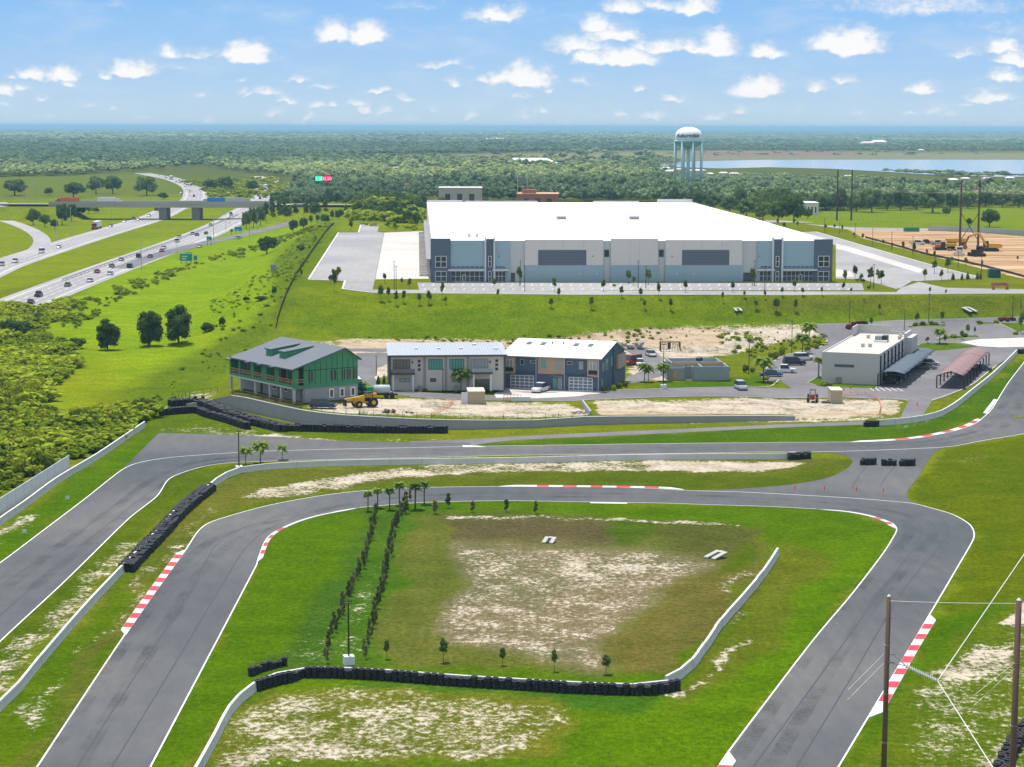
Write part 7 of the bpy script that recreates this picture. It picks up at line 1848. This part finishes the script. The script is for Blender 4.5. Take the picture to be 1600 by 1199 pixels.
def dumper(px, py, ang, label, s=1.0):
    p = W(px, py); r = empty('dump_truck', tuple(p), R(ang), label, 'dump truck', 'yellow machines on the dirt site'); r.scale = (s,) * 3
    b = MB(); b.prism([(-3.6, 1.6), (1.4, 1.3), (1.9, 2.9), (-4.2, 2.8)], -1.4, 1.4); b.build('skip', M_CY, r); bx(r, 'cab', M_CY, 2.0, 3.8, -1.2, 1.2, 1.0, 2.9); bx(r, 'windscreen', M_WIN, 3.81, 3.86, -1, 1, 1.9, 2.8)
    for x in (-2.6, -1.0, 3.0):
        for y in (-1.1, 1.1): MB().tube([(x, y - .3, .8), (x, y + .3, .8)], .8, 14).build('wheel', M_TY, r)
dumper(1494, 384, 5, 'yellow dump truck behind the left braced mast', .95); dumper(1480, 390, 185, 'yellow dump truck left of the braced masts', .8)
def tractor(px, py, ang, m, label, s=1.0, boom=False, group='tractors and loaders'):
    p = W(px, py); r = empty('telehandler' if boom else 'tractor', (p[0], p[1], p[2]), R(ang), label, 'telehandler' if boom else 'tractor', group); r.scale = (s,) * 3
    bx(r, 'hood', m, .3, 2.0, -.45, .45, .9, 1.6); bx(r, 'chassis', m, -1.4, 1.9, -.4, .4, .6, .9); bx(r, 'seat', M_BLK, -.7, -.1, -.3, .3, .95, 1.4)
    b = MB(); 
    for x, y in ((-1.0, -.5), (-1.0, .5), (.1, -.5), (.1, .5)): b.box(x - .04, x + .04, y - .04, y + .04, .9, 2.3)
    b.box(-1.1, .2, -.6, .6, 2.3, 2.37); b.build('roll_cage', M_BLK, r)
    for x, q in ((-1.0, .75), (1.4, .55)):
        for y in (-.85, .85): 
            w_ = MB().tube([(x, y - .2, q), (x, y + .2, q)], q, 16).build('wheel', M_TY, r); MB().tube([(x, y - .22, q), (x, y + .22, q)], q * .45, 10).build('rim', m, w_)
    if boom:
        MB().beam((-1.8, .0, 1.9), (3.4, 0, 1.2), .45, .45).build('boom', m, r); bx(r, 'fork_carriage', M_BLK, 3.3, 3.5, -.6, .6, .3, 1.3); bx(r, 'side_body', m, -1.6, 1.2, -.9, -.42, .7, 1.5)
tractor(571, 636, 205, M_CY, 'yellow telehandler on the sand in front of the green house', 1.2, True)
tractor(556, 617, 170, M_CG, 'green loader behind the yellow telehandler', 1.1, True)
tractor(1269.5, 628, -100, M_CR, 'small red tractor with roll bar on the right sand plot', 1.0)
for i, (x, y) in enumerate(((1331, 514), (1339, 510), (1347, 509), (1568, 503), (1578, 503))): tractor(x, y, 200, M_CR, 'red tractor parked by the upper car park, %s from left' % nth(i + 1), .75)
def trailer_tank(px, py):
    p = W(px, py); r = empty('tank_trailer', tuple(p), R(5), 'grey tank trailer with dark wheels at the street edge', 'trailer')
    MB().tube([(-1.6, 0, 1.7), (-1.5, 0, 1.7), (1.4, 0, 1.7), (1.6, 0, 1.7)], [.5, .85, .85, .5], 16).build('tank', mat('tank_grey', (.38, .44, .46)), r, True); bx(r, 'frame', M_BLK, -2, 3, -.5, .5, .6, .85); bx(r, 'green_box', M_CG, -2.9, -1.75, -.8, .8, .9, 2.2)
    for x in (.8, 1.9):
        for y in (-.8, .8): MB().tube([(x, y - .15, .5), (x, y + .15, .5)], .5, 12).build('wheel', M_TY, r)
trailer_tank(597, 622)
def container(px, py, ang, w, d, h, label, open_=False):
    p = W(px, py); r = empty('storage_container', tuple(p), R(ang), label, 'storage container', 'tan storage containers'); m = mat('container_tan', (.42, .36, .24), .7, var=.08)
    bx(r, 'shell', m, (0, w, 0, d, 0, h)); rb = MB()
    for i in range(int(w / .35)): rb.box(.1 + i * .35, .1 + i * .35 + .12, -.03, -.001, .15, h - .15)
    rb.build('corrugation', mat('container_rib', (.34, .29, .19)), r)
    bx(r, 'roof_panel', mat('container_roof', (.52, .47, .35)), -.05, w + .05, -.05, d + .05, h + .003, h + .08)
    if open_: bx(r, 'door_opening', M_BLK, -.04, -.003, .3, 1.2, .1, h - .2); bx(r, 'open_door', M_VIN, -1.3, -.05, .12, .2, .1, h - .1); bx(r, 'door_opening', M_BLK, -1.25, -.2, .25, .5, .1, h - .4)
container(731.5, 631.5, 4, 3.2, 6.0, 2.35, 'tan storage container with its door open, on sand before the town houses', True)
container(1298, 631, -2, 2.3, 5.5, 2.6, 'tan storage container on the right sand plot by the red tractor')
def lumber(px, py, L, label, m, name='stacked_frames', h=1.2, n=6):
    p = W(px, py); r = empty(name, tuple(p), 0, label, 'building material', 'building materials on the sand')
    for i in range(n): x = L * i / (n - 1); b = MB(); b.beam((x, 0, 0), (x + .25, .4, h), .07); b.build('frame_post', m, r)
    for z in (.1, h * .55, h): MB().beam((0, .1, z), (L, .2, z), .08).build('frame_rail', m, r)
lumber(786, 627, 3.2, 'rusty orange lumber frames beside the street', mat('rust_frame', (.36, .13, .07))); lumber(657, 637, 4.6, 'long low metal frame lying on the sand', M_GALV, h=.5, n=4); lumber(560, 648, 1.5, 'small heap of posts at the fence', M_WOODD, h=.6, n=3)
def pile(px, py, w, h, m, label, name='material_pile', seed=1):
    p = W(px, py); r = random.Random(seed); b = MB()
    for i in range(14): b.ball((r.uniform(-w, w) * .5, r.uniform(-w, w) * .3, h * r.uniform(.1, .5)), h * r.uniform(.25, .5), 1, .7, .2, r)
    o = b.build(name, m); o.location = tuple(p); tag(o, label, 'pile', 'piles of material'); return o
pile(609, 645, 2.2, 1.1, mat('rubble_dark', (.13, .11, .10), .9), 'dark heap of rubble on the sand near the wall', seed=1); pile(903, 646, 3.0, .8, M_CONC, 'heap of broken white concrete by the slanting wall end', seed=3); pile(985, 543, 5, 2.2, mat('stone_pile', (.36, .33, .30), .95, var=.2), 'pile of grey brown stone beyond the cul de sac', seed=4)
pile(640, 646, 1.4, .5, mat('rubble_dark', (.13, .11, .10), .9), 'small dark heap near the fence', seed=6); pile(1490, 392, 6, 1.2, mat('earth_pile', (.17, .10, .055), .95), 'brown earth heap between the braced masts', seed=7); pile(1291, 630, 1.6, .9, mat('rubble_dark', (.13, .11, .10), .9), 'dark equipment heap beside the right tan container', seed=9)
bw = W(800, 627.5); o = bx(None, 'wrapped_bundle', M_VIN, -.1, 3.6, 0, 1.2, 0, .9); o.location = tuple(bw); tag(o, 'white wrapped bundle of boards at the street edge', 'building material')
bw = W(744, 637); bl = bx(None, 'green_skip', M_CG, -1.6, 1.6, -.8, .8, 0, 1.3); bl.location = tuple(W(1424, 362)); bl.scale = (2.0, 1.6, 1.4); tag(bl, 'long dark green container at the edge of the dirt site', 'container')
bl = bx(None, 'utility_box', mat('box_green', (.03, .09, .07)), -1.0, 1.0, -.7, .7, 0, 1.5); bl.location = tuple(W(1553, 434)); bl.scale = (1.7,) * 3; tag(bl, 'dark green utility box on the lawn right of the truck court', 'utility box')
for px, w_, m, lab in ((1324, 1.6, mat('box_pale_green', (.16, .26, .22)), 'pale green transformer box against the service building'), (1343, 1.8, mat('box_green', (.03, .09, .07)), 'dark green transformer box against the service building'), (1311, 1.5, M_GREY, 'grey condenser unit against the service building')):
    bl = bx(None, 'transformer_box', m, -w_ / 2, w_ / 2, -.6, .6, 0, 1.5); bl.location = tuple(W(px, 600 + (px > 1330))); tag(bl, lab, 'utility box', 'boxes by the service building')
rr_ = W(1563, 453); r = empty('park_bench', tuple(rr_), .2, 'small rusty structure on the lawn beside the access road at right', 'bench'); 
for x in (-2, 2): bx(r, 'leg', mat('rust_frame', (.36, .13, .07)), x - .15, x + .15, -.6, .6, 0, 1.6)
bx(r, 'seat', mat('rust_frame', (.36, .13, .07)), -2.6, 2.6, -.5, .5, .8, 1.0); bx(r, 'backrest', mat('rust_frame', (.36, .13, .07)), -2.4, 2.4, .5, .65, 1.1, 1.9)
for pr in (SED, SUV, PIK, VAN, SEMI, L_DK, L_LT, L_PL):
    if pr.name not in USED:
        for c in list(pr.children): bpy.data.objects.remove(c)
        bpy.data.objects.remove(pr)

# ------------------------------------------------------------------ haze
hz = MB().box(-30000, 30000, -60, 104000, -4.5, 66).build('haze', None)
hz['kind'] = 'stuff'
hm = bpy.data.materials.new('haze_air'); hm.use_nodes = True
ht = NT(hm.node_tree); ht.n.clear()
ho = ht.new('ShaderNodeOutputMaterial'); hv = ht.new('ShaderNodeVolumePrincipled')
hv.inputs['Color'].default_value = (0.38, 0.67, 0.87, 1); hv.inputs['Density'].default_value = 0.00007
hv.inputs['Anisotropy'].default_value = 0.0
ht.l.new(hv.outputs[0], ho.inputs['Volume'])
hz.data.materials.clear(); hz.data.materials.append(hm)
